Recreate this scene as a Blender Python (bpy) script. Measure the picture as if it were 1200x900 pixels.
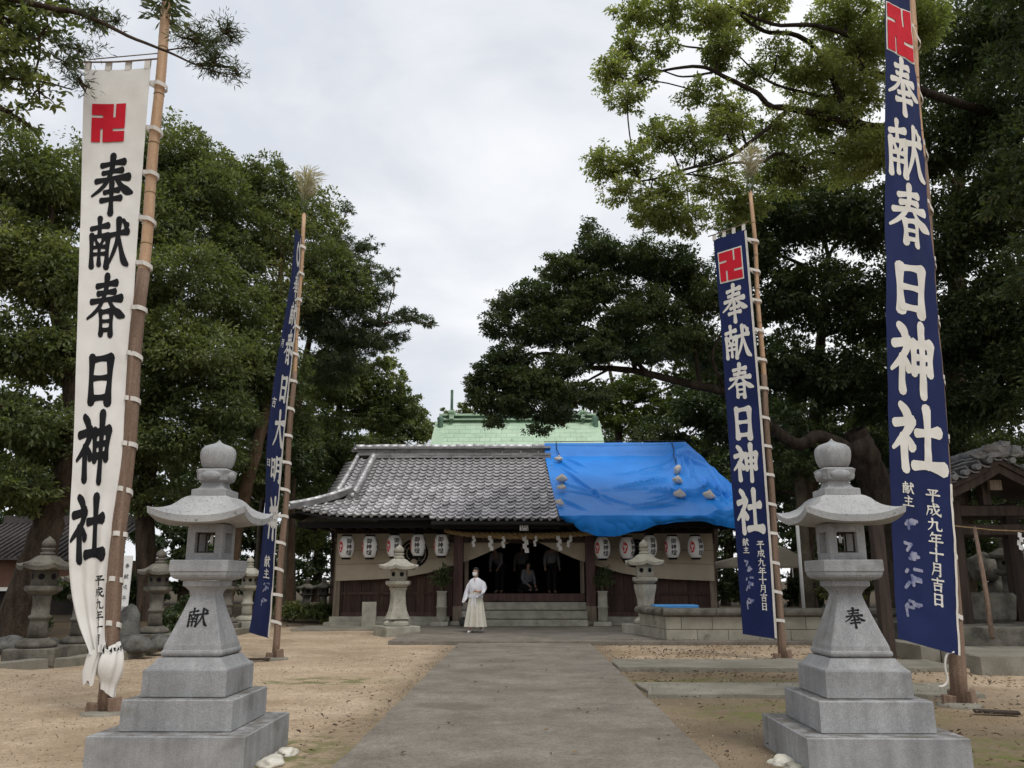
import bpy, bmesh, math, random
import numpy as np
from mathutils import Vector, Matrix, noise as mnoise

for _o in list(bpy.data.objects):
    bpy.data.objects.remove(_o, do_unlink=True)
SC = bpy.context.scene
COL = SC.collection
R = math.radians

# ------------------------------------------------------------------ camera
CAM_H, PITCH, YAW, FPX = 1.4, 13.3, 0.83, 970.0
cam_d = bpy.data.cameras.new('camera')
cam_d.sensor_fit = 'HORIZONTAL'
cam_d.sensor_width = 36.0
cam_d.lens = 36.0 * FPX / 1200.0
cam_d.clip_end = 2000
cam = bpy.data.objects.new('camera', cam_d)
COL.objects.link(cam)
cam.location = (0, 0, CAM_H)
cam.rotation_euler = (R(90 + PITCH), 0, R(YAW))
SC.camera = cam

# ------------------------------------------------------------------ sky, sun, exposure
SUN_EL, SUN_AZ = 60.0, 150.0          # azimuth: degrees from +Y clockwise, where the light comes from
w = bpy.data.worlds.new('World')
SC.world = w
w.use_nodes = True
nt = w.node_tree
nt.nodes.clear()
n_out = nt.nodes.new('ShaderNodeOutputWorld')
n_bg = nt.nodes.new('ShaderNodeBackground')
n_sky = nt.nodes.new('ShaderNodeTexSky')
n_sky.sky_type = 'NISHITA'
n_sky.sun_disc = False
n_sky.sun_elevation = R(SUN_EL)
n_sky.sun_rotation = R(SUN_AZ)
n_tc = nt.nodes.new('ShaderNodeTexCoord')
n_map = nt.nodes.new('ShaderNodeMapping')
n_map.inputs['Scale'].default_value = (1.0, 1.0, 2.2)
n_map.inputs['Location'].default_value = (0.35, 0.1, 0.62)
n_no = nt.nodes.new('ShaderNodeTexNoise')
n_no.inputs['Scale'].default_value = 2.6
n_no.inputs['Detail'].default_value = 6
n_no.inputs['Roughness'].default_value = 0.52
n_no.inputs['Distortion'].default_value = 0.3
n_rp = nt.nodes.new('ShaderNodeValToRGB')
n_rp.color_ramp.elements[0].position = 0.36
n_rp.color_ramp.elements[0].color = (6.2, 6.5, 7.05, 1)
n_rp.color_ramp.elements[1].position = 0.63
n_rp.color_ramp.elements[1].color = (8.7, 8.75, 8.85, 1)
n_mx = nt.nodes.new('ShaderNodeMix')
n_mx.data_type = 'RGBA'
n_mx.inputs[0].default_value = 0.93
L = nt.links.new
L(n_tc.outputs['Generated'], n_map.inputs['Vector'])
L(n_map.outputs[0], n_no.inputs['Vector'])
L(n_no.outputs['Fac'], n_rp.inputs[0])
L(n_sky.outputs[0], n_mx.inputs[6])
L(n_rp.outputs[0], n_mx.inputs[7])
L(n_mx.outputs[2], n_bg.inputs['Color'])
n_bg.inputs['Strength'].default_value = 0.1
L(n_bg.outputs[0], n_out.inputs[0])

sun_d = bpy.data.lights.new('sun', 'SUN')
sun_d.energy = 1.4
sun_d.angle = R(20)
sun_d.color = (1.0, 0.97, 0.92)
sun = bpy.data.objects.new('sun', sun_d)
COL.objects.link(sun)
_az, _el = R(SUN_AZ), R(SUN_EL)
_to = Vector((math.sin(_az) * math.cos(_el), math.cos(_az) * math.cos(_el), math.sin(_el)))
sun.rotation_euler = _to.to_track_quat('Z', 'Y').to_euler()
sun.location = _to * 60

SC.render.engine = 'CYCLES'
SC.cycles.max_bounces = 6
SC.cycles.diffuse_bounces = 3
SC.cycles.transmission_bounces = 3
SC.cycles.transparent_max_bounces = 4
SC.cycles.use_denoising = True
SC.cycles.use_adaptive_sampling = True
SC.cycles.adaptive_threshold = 0.02
SC.view_settings.view_transform = 'Standard'
SC.view_settings.look = 'None'
SC.view_settings.exposure = 0.28
SC.view_settings.gamma = 1.0
SC.view_settings.use_curve_mapping = False

# ------------------------------------------------------------------ helpers
_cp, _sp = math.cos(R(PITCH)), math.sin(R(PITCH))
_cy, _sy = math.cos(R(YAW)), math.sin(R(YAW))

def ray(px, py):
    a, v = (px - 600) / FPX, (450 - py) / FPX
    f, u = _cp - _sp * v, _sp + _cp * v
    return Vector((_cy * a - _sy * f, _sy * a + _cy * f, u))

def at(px, py, Y):
    """photo position and distance in front of the viewer -> place in the scene"""
    d = ray(px, py)
    return Vector((0, 0, CAM_H)) + d * (Y / d.y)

def gp(px, py, z=0.0):
    d = ray(px, py)
    return Vector((0, 0, CAM_H)) + d * ((z - CAM_H) / d.z)

def mpp(py, Y, px=600):
    """metres per photo pixel at that distance"""
    return (Y / ray(px, py).y) / FPX

def link(o, parent=None):
    COL.objects.link(o)
    if parent is not None:
        o.parent = parent
    return o

def tag(o, label=None, cat=None, group=None, kind=None):
    if label: o['label'] = label
    if cat: o['category'] = cat
    if group: o['group'] = group
    if kind: o['kind'] = kind
    return o

def empty(name, loc=(0, 0, 0), rz=0.0, label=None, cat=None, group=None):
    o = bpy.data.objects.new(name, None)
    o.empty_display_size = 0.2
    COL.objects.link(o)
    o.location = loc
    o.rotation_euler = (0, 0, rz)
    return tag(o, label, cat, group)

def copy_tree(o, parent=None, top=True):
    c = o.copy()
    COL.objects.link(c)
    if not top:
        c.parent = parent
    for ch in list(o.children):
        copy_tree(ch, c, False)
    return c

class MB:
    """collects shapes and links them as one mesh object"""
    def __init__(s):
        s.v, s.f, s.sm = [], [], []
    def add(s, vs, fs, smooth=False, M=None):
        b = len(s.v)
        if M is not None:
            vs = [M @ Vector(p) for p in vs]
        s.v.extend([tuple(p) for p in vs])
        s.f.extend([tuple(i + b for i in f) for f in fs])
        s.sm.extend([smooth] * len(fs))
        return s
    def box(s, x0, x1, y0, y1, z0, z1, M=None, bev=0.0):
        if bev > 0:
            return s.loft([[(x0 + bev, y0 + bev, z0), (x1 - bev, y0 + bev, z0), (x1 - bev, y1 - bev, z0), (x0 + bev, y1 - bev, z0)],
                           [(x0, y0, z0 + bev), (x1, y0, z0 + bev), (x1, y1, z0 + bev), (x0, y1, z0 + bev)],
                           [(x0, y0, z1 - bev), (x1, y0, z1 - bev), (x1, y1, z1 - bev), (x0, y1, z1 - bev)],
                           [(x0 + bev, y0 + bev, z1), (x1 - bev, y0 + bev, z1), (x1 - bev, y1 - bev, z1), (x0 + bev, y1 - bev, z1)]], M=M)
        vs = [(x0, y0, z0), (x1, y0, z0), (x1, y1, z0), (x0, y1, z0), (x0, y0, z1), (x1, y0, z1), (x1, y1, z1), (x0, y1, z1)]
        fs = [(0, 3, 2, 1), (4, 5, 6, 7), (0, 1, 5, 4), (1, 2, 6, 5), (2, 3, 7, 6), (3, 0, 4, 7)]
        return s.add(vs, fs, False, M)
    def loft(s, rings, caps=True, smooth=False, closed=True, M=None):
        n = len(rings[0]); vs = [p for r in rings for p in r]; fs = []
        for i in range(len(rings) - 1):
            for j in range(n if closed else n - 1):
                k = (j + 1) % n
                fs.append((i * n + j, i * n + k, (i + 1) * n + k, (i + 1) * n + j))
        if caps and closed:
            fs.append(tuple(reversed(range(n))))
            fs.append(tuple((len(rings) - 1) * n + j for j in range(n)))
        return s.add(vs, fs, smooth, M)
    def tube(s, pts, rad, n=8, smooth=True, caps=True):
        pts = [Vector(p) for p in pts]
        if not hasattr(rad, '__len__'): rad = [rad] * len(pts)
        rings = []; prev = None
        for i, p in enumerate(pts):
            t = (pts[min(i + 1, len(pts) - 1)] - pts[max(i - 1, 0)])
            if t.length < 1e-9: t = Vector((0, 0, 1))
            t.normalize()
            if prev is None:
                a = Vector((1, 0, 0)) if abs(t.x) < 0.8 else Vector((0, 1, 0))
                u = t.cross(a).normalized()
            else:
                u = (prev - t * prev.dot(t))
                u = u.normalized() if u.length > 1e-6 else t.orthogonal().normalized()
            prev = u; q = t.cross(u)
            rings.append([p + (u * math.cos(2 * math.pi * k / n) + q * math.sin(2 * math.pi * k / n)) * rad[i] for k in range(n)])
        return s.loft(rings, caps, smooth)
    def lathe(s, prof, n=16, smooth=True, M=None, sq=None, rot=0.0):
        """prof: list of (r, z); sq: square section when True"""
        rings = []
        for r, z in prof:
            if sq:
                rings.append([(-r, -r, z), (r, -r, z), (r, r, z), (-r, r, z)])
            else:
                rings.append([(r * math.cos(2 * math.pi * k / n + rot), r * math.sin(2 * math.pi * k / n + rot), z) for k in range(n)])
        return s.loft(rings, True, smooth, M=M)
    def mesh(s, name):
        me = bpy.data.meshes.new(name)
        me.from_pydata(s.v, [], s.f)
        if any(s.sm):
            me.polygons.foreach_set('use_smooth', s.sm)
        me.update()
        return me
    def build(s, name, mat, parent=None, loc=None):
        me = s.mesh(name)
        if mat: me.materials.append(mat)
        o = bpy.data.objects.new(name, me)
        link(o, parent)
        if loc is not None: o.location = loc
        return o

def mobj(name, me, parent=None, loc=None):
    o = bpy.data.objects.new(name, me)
    link(o, parent)
    if loc is not None: o.location = loc
    return o

def np_mesh(name, verts, faces, mat, attr=None, smooth=False):
    """fast mesh from arrays; faces (M,k)"""
    me = bpy.data.meshes.new(name)
    nv, (nf, k) = len(verts), faces.shape
    me.vertices.add(nv); me.loops.add(nf * k); me.polygons.add(nf)
    me.vertices.foreach_set('co', np.ascontiguousarray(verts, np.float32).ravel())
    me.loops.foreach_set('vertex_index', np.ascontiguousarray(faces, np.int32).ravel())
    me.polygons.foreach_set('loop_start', np.arange(0, nf * k, k, dtype=np.int32))
    me.polygons.foreach_set('use_smooth', np.full(nf, smooth))
    me.update(calc_edges=True)
    if attr is not None:
        a = me.attributes.new('rnd', 'FLOAT', 'POINT')
        a.data.foreach_set('value', np.ascontiguousarray(attr, np.float32))
    if mat: me.materials.append(mat)
    return me

def smooth_path(pts, n=6):
    """Catmull-Rom through the points (tuples of any length)"""
    P = [np.array(p, float) for p in pts]
    if len(P) < 3:
        return [P[0] + (P[1] - P[0]) * t for t in np.linspace(0, 1, n + 1)]
    P = [2 * P[0] - P[1]] + P + [2 * P[-1] - P[-2]]
    out = []
    for i in range(1, len(P) - 2):
        for t in np.linspace(0, 1, n, endpoint=False):
            a, b, c, d = P[i - 1], P[i], P[i + 1], P[i + 2]
            out.append(0.5 * (2 * b + (c - a) * t + (2 * a - 5 * b + 4 * c - d) * t * t + (3 * b - a - 3 * c + d) * t ** 3))
    out.append(P[-2])
    return out

# ------------------------------------------------------------------ materials
def mat(name, c1, c2=None, scale=2.0, rough=0.75, bump=0.0, bscale=30.0, grain=None, vary=0.0, spec=0.3, c3=None,
        detail=5.0, moss=None, grain2=None, streak=0.0, topdirt=None, stretch=None, metal=0.0, ramp=(0.35, 0.68), world=False):
    m = bpy.data.materials.new(name)
    m.use_nodes = True
    t = m.node_tree; N = t.nodes; K = t.links.new
    b = N['Principled BSDF']
    b.inputs['Roughness'].default_value = rough
    b.inputs['Specular IOR Level'].default_value = spec
    b.inputs['Metallic'].default_value = metal
    if world:
        g = N.new('ShaderNodeNewGeometry'); vec = g.outputs['Position']
    else:
        tc = N.new('ShaderNodeTexCoord'); vec = tc.outputs['Object']
    if stretch:
        mp = N.new('ShaderNodeMapping'); mp.inputs['Scale'].default_value = stretch
        K(vec, mp.inputs['Vector']); vec2 = mp.outputs[0]
    else:
        vec2 = vec
    def nz(sc, det=5.0, rg=0.6, v=None):
        n = N.new('ShaderNodeTexNoise'); n.inputs['Scale'].default_value = sc
        n.inputs['Detail'].default_value = det; n.inputs['Roughness'].default_value = rg
        K(v or vec2, n.inputs['Vector']); return n.outputs['Fac']
    c2 = c2 or c1
    rp = N.new('ShaderNodeValToRGB')
    e = rp.color_ramp.elements
    e[0].position, e[1].position = ramp
    e[0].color, e[1].color = (*c1, 1), (*c2, 1)
    if c3:
        x = e.new(0.5 * (ramp[0] + ramp[1])); x.color = (*c3, 1)
    K(nz(scale, detail), rp.inputs[0])
    col = rp.outputs[0]
    def mul(col, fac_sock, lo, hi):
        mr = N.new('ShaderNodeMapRange'); mr.inputs[1].default_value = 0.25; mr.inputs[2].default_value = 0.75
        mr.inputs[3].default_value = lo; mr.inputs[4].default_value = hi
        K(fac_sock, mr.inputs[0])
        mm = N.new('ShaderNodeMix'); mm.data_type = 'RGBA'; mm.blend_type = 'MULTIPLY'; mm.inputs[0].default_value = 1
        K(col, mm.inputs[6]); K(mr.outputs[0], mm.inputs[7]); return mm.outputs[2]
    if grain:
        amt, gs = grain
        col = mul(col, nz(gs, 2.0, 0.7, vec), 1 - amt, 1 + amt)
    if grain2:
        col = mul(col, nz(grain2[1], 4.0, 0.75, vec), 1 - grain2[0], 1 + grain2[0])
    if vary:
        oi = N.new('ShaderNodeObjectInfo')
        mr = N.new('ShaderNodeMapRange'); mr.inputs[3].default_value = 1 - vary; mr.inputs[4].default_value = 1 + vary
        K(oi.outputs['Random'], mr.inputs[0])
        mm = N.new('ShaderNodeMix'); mm.data_type = 'RGBA'; mm.blend_type = 'MULTIPLY'; mm.inputs[0].default_value = 1
        K(col, mm.inputs[6]); K(mr.outputs[0], mm.inputs[7]); col = mm.outputs[2]
    if moss:
        mc, msc, thr = moss
        r2 = N.new('ShaderNodeValToRGB'); r2.color_ramp.elements[0].position = thr; r2.color_ramp.elements[1].position = thr + 0.12
        K(nz(msc, 6.0, 0.65, vec), r2.inputs[0])
        mm = N.new('ShaderNodeMix'); mm.data_type = 'RGBA'
        K(r2.outputs[0], mm.inputs[0]); K(col, mm.inputs[6]); mm.inputs[7].default_value = (*mc, 1); col = mm.outputs[2]
    if streak:
        ms_ = N.new('ShaderNodeMapping'); ms_.inputs['Scale'].default_value = (9, 9, .7); K(vec, ms_.inputs['Vector'])
        col = mul(col, nz(1.0, 3.0, .6, ms_.outputs[0]), 1 - streak, 1 + streak * .6)
    if topdirt:
        g2 = N.new('ShaderNodeNewGeometry'); sp = N.new('ShaderNodeSeparateXYZ'); K(g2.outputs['True Normal'], sp.inputs[0])
        r3 = N.new('ShaderNodeMapRange'); r3.inputs[1].default_value = .96; r3.inputs[2].default_value = .99; K(sp.outputs['Z'], r3.inputs[0])
        r4 = N.new('ShaderNodeMapRange'); r4.inputs[1].default_value = .38; r4.inputs[2].default_value = .60; r4.inputs[4].default_value = .8; K(nz(7, 5, .7, vec), r4.inputs[0])
        m4 = N.new('ShaderNodeMath'); m4.operation = 'MULTIPLY'; K(r3.outputs[0], m4.inputs[0]); K(r4.outputs[0], m4.inputs[1])
        mm = N.new('ShaderNodeMix'); mm.data_type = 'RGBA'; K(m4.outputs[0], mm.inputs[0]); K(col, mm.inputs[6]); mm.inputs[7].default_value = (*topdirt, 1); col = mm.outputs[2]
    K(col, b.inputs['Base Color'])
    if bump:
        bp = N.new('ShaderNodeBump'); bp.inputs['Strength'].default_value = bump; bp.inputs['Distance'].default_value = 0.02
        K(nz(bscale, 6.0, 0.65), bp.inputs['Height']); K(bp.outputs[0], b.inputs['Normal'])
    return m

def leaf_mat(name, dark, mid, light, trans=0.3, rough=0.45):
    m = bpy.data.materials.new(name); m.use_nodes = True
    t = m.node_tree; N = t.nodes; K = t.links.new
    b = N['Principled BSDF']; out = N['Material Output']
    a = N.new('ShaderNodeAttribute'); a.attribute_name = 'rnd'
    rp = N.new('ShaderNodeValToRGB'); e = rp.color_ramp.elements
    e[0].position, e[1].position = 0.1, 0.95
    e[0].color, e[1].color = (*dark, 1), (*light, 1)
    x = e.new(0.6); x.color = (*mid, 1)
    K(a.outputs['Fac'], rp.inputs[0])
    K(rp.outputs[0], b.inputs['Base Color'])
    b.inputs['Roughness'].default_value = rough
    b.inputs['Specular IOR Level'].default_value = 0.35
    tr = N.new('ShaderNodeBsdfTranslucent')
    mm = N.new('ShaderNodeMix'); mm.data_type = 'RGBA'; mm.blend_type = 'MULTIPLY'; mm.inputs[0].default_value = 1
    K(rp.outputs[0], mm.inputs[6]); mm.inputs[7].default_value = (1.35, 1.4, 0.6, 1)
    K(mm.outputs[2], tr.inputs['Color'])
    ms = N.new('ShaderNodeMixShader'); ms.inputs[0].default_value = trans
    K(b.outputs[0], ms.inputs[1]); K(tr.outputs[0], ms.inputs[2]); K(ms.outputs[0], out.inputs['Surface'])
    return m

MT = {}
MT['granite'] = mat('new_granite', (0.245, 0.246, 0.248), (0.36, 0.361, 0.362), 1.6, 0.75, 0.2, 160, grain=(0.34, 120), grain2=(0.13, 26), moss=((0.19, 0.185, 0.17), 1.7, 0.58), spec=0.25, streak=0.22, topdirt=(0.10, 0.085, 0.065), world=True)
MT['granite_roof'] = mat('weathered_granite', (0.29, 0.29, 0.29), (0.41, 0.41, 0.40), 2.5, 0.85, 0.15, 120, grain=(0.25, 110), moss=((0.13, 0.13, 0.13), 34, 0.575), spec=0.15, world=True)
MT['oldstone'] = mat('old_lichen_stone', (0.065, 0.06, 0.05), (0.19, 0.175, 0.145), 3.0, 0.92, 0.5, 28, grain=(0.3, 60), moss=((0.085, 0.09, 0.05), 3.5, 0.60), vary=0.15, spec=0.12)
MT['palestone'] = mat('pale_weathered_stone', (0.26, 0.245, 0.20), (0.42, 0.40, 0.33), 3.0, 0.9, 0.4, 28, grain=(0.3, 60), moss=((0.15, 0.145, 0.10), 4.5, 0.60), vary=0.08, spec=0.12)
MT['rock'] = mat('garden_rock', (0.05, 0.05, 0.048), (0.17, 0.165, 0.15), 3.0, 0.9, 0.7, 18, grain=(0.3, 50), moss=((0.06, 0.075, 0.03), 3.0, 0.6), spec=0.12)
MT['mortar'] = mat('pale_mortar_stone', (0.50, 0.47, 0.38), (0.66, 0.63, 0.55), 6.0, 0.9, 0.4, 30, grain=(0.15, 80))
MT['concrete'] = mat('path_concrete', (0.150, 0.132, 0.108), (0.245, 0.218, 0.182), 1.3, 0.92, 0.35, 60, grain=(0.32, 40), grain2=(0.18, 9), moss=((0.140, 0.122, 0.098), 0.7, 0.56), spec=0.2, world=True, detail=9)
MT['kerb'] = mat('kerb_concrete', (0.17, 0.158, 0.125), (0.27, 0.25, 0.205), 1.6, 0.9, 0.3, 50, grain=(0.2, 60), moss=((0.15, 0.15, 0.10), 1.4, 0.58), spec=0.15, world=True)
MT['block'] = mat('wall_block', (0.27, 0.25, 0.20), (0.36, 0.335, 0.27), 2.5, 0.9, 0.3, 50, grain=(0.15, 60), vary=0.1, moss=((0.17, 0.165, 0.13), 1.8, 0.6))
MT['joint'] = mat('joint_mortar', (0.10, 0.095, 0.08), (0.15, 0.14, 0.12), 4, 0.95)
MT['darkwood'] = mat('aged_dark_wood', (0.025, 0.017, 0.013), (0.06, 0.04, 0.03), 2.0, 0.75, 0.3, 10, stretch=(6, 6, 0.6), grain=(0.2, 40))
MT['redwood'] = mat('red_brown_wood', (0.042, 0.022, 0.016), (0.085, 0.046, 0.034), 2.0, 0.7, 0.3, 12, stretch=(7, 7, 0.6), grain=(0.2, 40), vary=0.22)
MT['pillarwood'] = mat('brown_pillar_wood', (0.060, 0.032, 0.028), (0.11, 0.06, 0.05), 2.0, 0.7, 0.3, 12, stretch=(7, 7, 0.6), grain=(0.2, 40))
MT['greywood'] = mat('weathered_grey_wood', (0.15, 0.115, 0.085), (0.27, 0.215, 0.16), 2.0, 0.8, 0.4, 12, stretch=(8, 8, 0.5), grain=(0.25, 40))
MT['polewood'] = mat('weathered_brown_post', (0.135, 0.088, 0.06), (0.24, 0.165, 0.12), 2.0, 0.8, 0.5, 10, stretch=(9, 9, 0.5), grain=(0.3, 50))
MT['bamboo'] = mat('tan_bamboo', (0.38, 0.235, 0.135), (0.52, 0.34, 0.21), 2.5, 0.5, 0.1, 10, stretch=(6, 6, 0.5), grain=(0.12, 30))
MT['bamboonode'] = mat('bamboo_node_ring', (0.20, 0.13, 0.07), (0.32, 0.22, 0.12), 10, 0.6)
MT['tile'] = mat('grey_roof_tile', (0.47, 0.455, 0.46), (0.65, 0.635, 0.64), 5.0, 0.48, 0.1, 40, vary=0.30, spec=0.5, grain=(0.15, 30), metal=0.35)
MT['tiledark'] = mat('dark_ridge_tile', (0.09, 0.088, 0.088), (0.20, 0.195, 0.19), 3.0, 0.5, 0.2, 25, vary=0.2, spec=0.45, grain=(0.2, 25))
MT['dimtile'] = mat('dim_brown_tile', (0.045, 0.038, 0.036), (0.085, 0.075, 0.07), 3, 0.7)
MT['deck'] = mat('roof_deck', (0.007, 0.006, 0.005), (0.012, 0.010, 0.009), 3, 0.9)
MT['copper'] = mat('green_copper', (0.38, 0.52, 0.37), (0.48, 0.61, 0.45), 1.2, 0.6, 0.1, 20, vary=0.06, grain=(0.1, 15), moss=((0.24, 0.36, 0.24), 1.6, 0.6))
MT['copperdark'] = mat('dark_green_copper', (0.07, 0.13, 0.09), (0.17, 0.27, 0.20), 2.0, 0.6, 0.1, 20, grain=(0.2, 15))
MT['bark'] = mat('brown_bark', (0.035, 0.025, 0.018), (0.095, 0.07, 0.05), 2.0, 0.95, 0.9, 9, stretch=(3, 3, 0.7), grain=(0.35, 20), spec=0.1)
MT['barkdark'] = mat('dark_camphor_bark', (0.018, 0.014, 0.011), (0.05, 0.04, 0.031), 2.0, 0.95, 0.9, 9, stretch=(3, 3, 0.7), grain=(0.35, 20), spec=0.1)
MT['barkpale'] = mat('tan_bark', (0.085, 0.055, 0.035), (0.17, 0.115, 0.075), 2.0, 0.95, 0.8, 9, stretch=(3, 3, 0.7), grain=(0.3, 20), spec=0.1)
MT['barkmoss'] = mat('grey_mossy_bark', (0.05, 0.042, 0.03), (0.13, 0.11, 0.08), 1.6, 0.95, 0.9, 8, grain=(0.3, 16), moss=((0.075, 0.08, 0.03), 1.5, 0.58), spec=0.1)
MT['white'] = mat('white_cotton', (0.66, 0.64, 0.60), (0.74, 0.72, 0.68), 3, 0.85, 0.15, 60, grain=(0.03, 200))
MT['whiteloop'] = mat('white_loop_cotton', (0.56, 0.53, 0.48), (0.68, 0.65, 0.60), 6, 0.9)
MT['blue'] = mat('navy_blue_cloth', (0.010, 0.017, 0.066), (0.016, 0.025, 0.092), 1.4, 0.8, 0.1, 80, spec=0.15, stretch=(1, 1, 0.5))
MT['ink'] = mat('black_ink', (0.010, 0.010, 0.012), (0.016, 0.016, 0.018), 3, 0.8, spec=0.15)
MT['inkwhite'] = mat('white_dye', (0.62, 0.60, 0.55), (0.70, 0.68, 0.63), 3, 0.85, spec=0.15)
MT['inkpale'] = mat('blurred_pale_dye', (0.12, 0.14, 0.26), (0.30, 0.31, 0.40), 9, 0.85, spec=0.15, ramp=(0.42, 0.58))
MT['red'] = mat('red_dye', (0.48, 0.012, 0.025), (0.56, 0.018, 0.035), 3, 0.8, spec=0.15)
MT['tarp'] = mat('blue_plastic_sheet', (0.010, 0.205, 0.68), (0.016, 0.245, 0.77), 1.2, 0.46, 0.10, 25, spec=0.3, stretch=(1, 1, 1))
MT['sandbag'] = mat('sandbag_cloth', (0.56, 0.50, 0.42), (0.70, 0.64, 0.55), 6, 0.9, 0.3, 40, vary=0.12)
MT['rope'] = mat('dark_cord', (0.03, 0.03, 0.03), (0.06, 0.06, 0.06), 6, 0.9)
MT['straw'] = mat('straw_rope', (0.26, 0.18, 0.085), (0.40, 0.29, 0.15), 12, 0.9, 0.5, 60, grain=(0.3, 60))
MT['curtain'] = mat('beige_linen', (0.36, 0.305, 0.225), (0.43, 0.37, 0.28), 1.5, 0.9, 0.1, 60, grain=(0.04, 120))
MT['paper'] = mat('white_paper', (0.74, 0.73, 0.70), (0.80, 0.79, 0.77), 3, 0.7)
MT['lantern_red'] = mat('red_paint', (0.55, 0.03, 0.03), (0.62, 0.05, 0.04), 3, 0.7)
MT['dimshirt'] = mat('dimmed_white_shirt', (0.20, 0.20, 0.215), (0.26, 0.26, 0.275), 3, 0.85)  # white shirts, the dimness of the hall put into their colour
MT['skin'] = mat('skin', (0.42, 0.26, 0.19), (0.48, 0.31, 0.23), 4, 0.55)
MT['hair'] = mat('black_hair', (0.006, 0.005, 0.005), (0.012, 0.010, 0.009), 20, 0.7)
MT['kimono'] = mat('white_kimono', (0.68, 0.68, 0.72), (0.76, 0.76, 0.80), 3, 0.85, 0.2, 20)
MT['hakama'] = mat('cream_hakama', (0.56, 0.53, 0.44), (0.65, 0.62, 0.53), 3, 0.85, 0.2, 20)
MT['trouser'] = mat('black_trousers', (0.012, 0.012, 0.014), (0.02, 0.02, 0.022), 3, 0.8)
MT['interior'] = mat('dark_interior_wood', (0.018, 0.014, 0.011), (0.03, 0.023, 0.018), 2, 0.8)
MT['brownwall'] = mat('brown_plaster', (0.155, 0.082, 0.055), (0.20, 0.11, 0.075), 1.2, 0.9, 0.1, 30)
MT['metalpost'] = mat('pale_painted_steel', (0.42, 0.42, 0.40), (0.50, 0.50, 0.48), 3, 0.5)
MT['bluepaint'] = mat('light_blue_cover', (0.05, 0.22, 0.50), (0.07, 0.27, 0.56), 3, 0.5)
MT['leafA'] = leaf_mat('leaf_oak_green', (0.066, 0.092, 0.040), (0.148, 0.176, 0.070), (0.27, 0.285, 0.118), 0.40)
MT['leafB'] = leaf_mat('leaf_camphor_green', (0.13, 0.165, 0.066), (0.25, 0.285, 0.115), (0.40, 0.41, 0.20), 0.55)
MT['leafC'] = leaf_mat('leaf_dark_green', (0.030, 0.048, 0.021), (0.062, 0.088, 0.036), (0.128, 0.150, 0.062), 0.32)
MT['leafD'] = leaf_mat('leaf_yellow_green', (0.05, 0.08, 0.02), (0.11, 0.14, 0.035), (0.19, 0.20, 0.06), 0.35)
MT['leafP'] = leaf_mat('leaf_pine_green', (0.05, 0.072, 0.038), (0.095, 0.122, 0.060), (0.17, 0.19, 0.095), 0.25)
MT['leafdry'] = leaf_mat('dry_fallen_leaf', (0.045, 0.028, 0.016), (0.11, 0.066, 0.035), (0.24, 0.17, 0.09), 0.05, 0.8)
MT['plume'] = leaf_mat('pampas_plume', (0.34, 0.30, 0.24), (0.46, 0.42, 0.34), (0.58, 0.54, 0.45), 0.3, 0.8)
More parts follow.
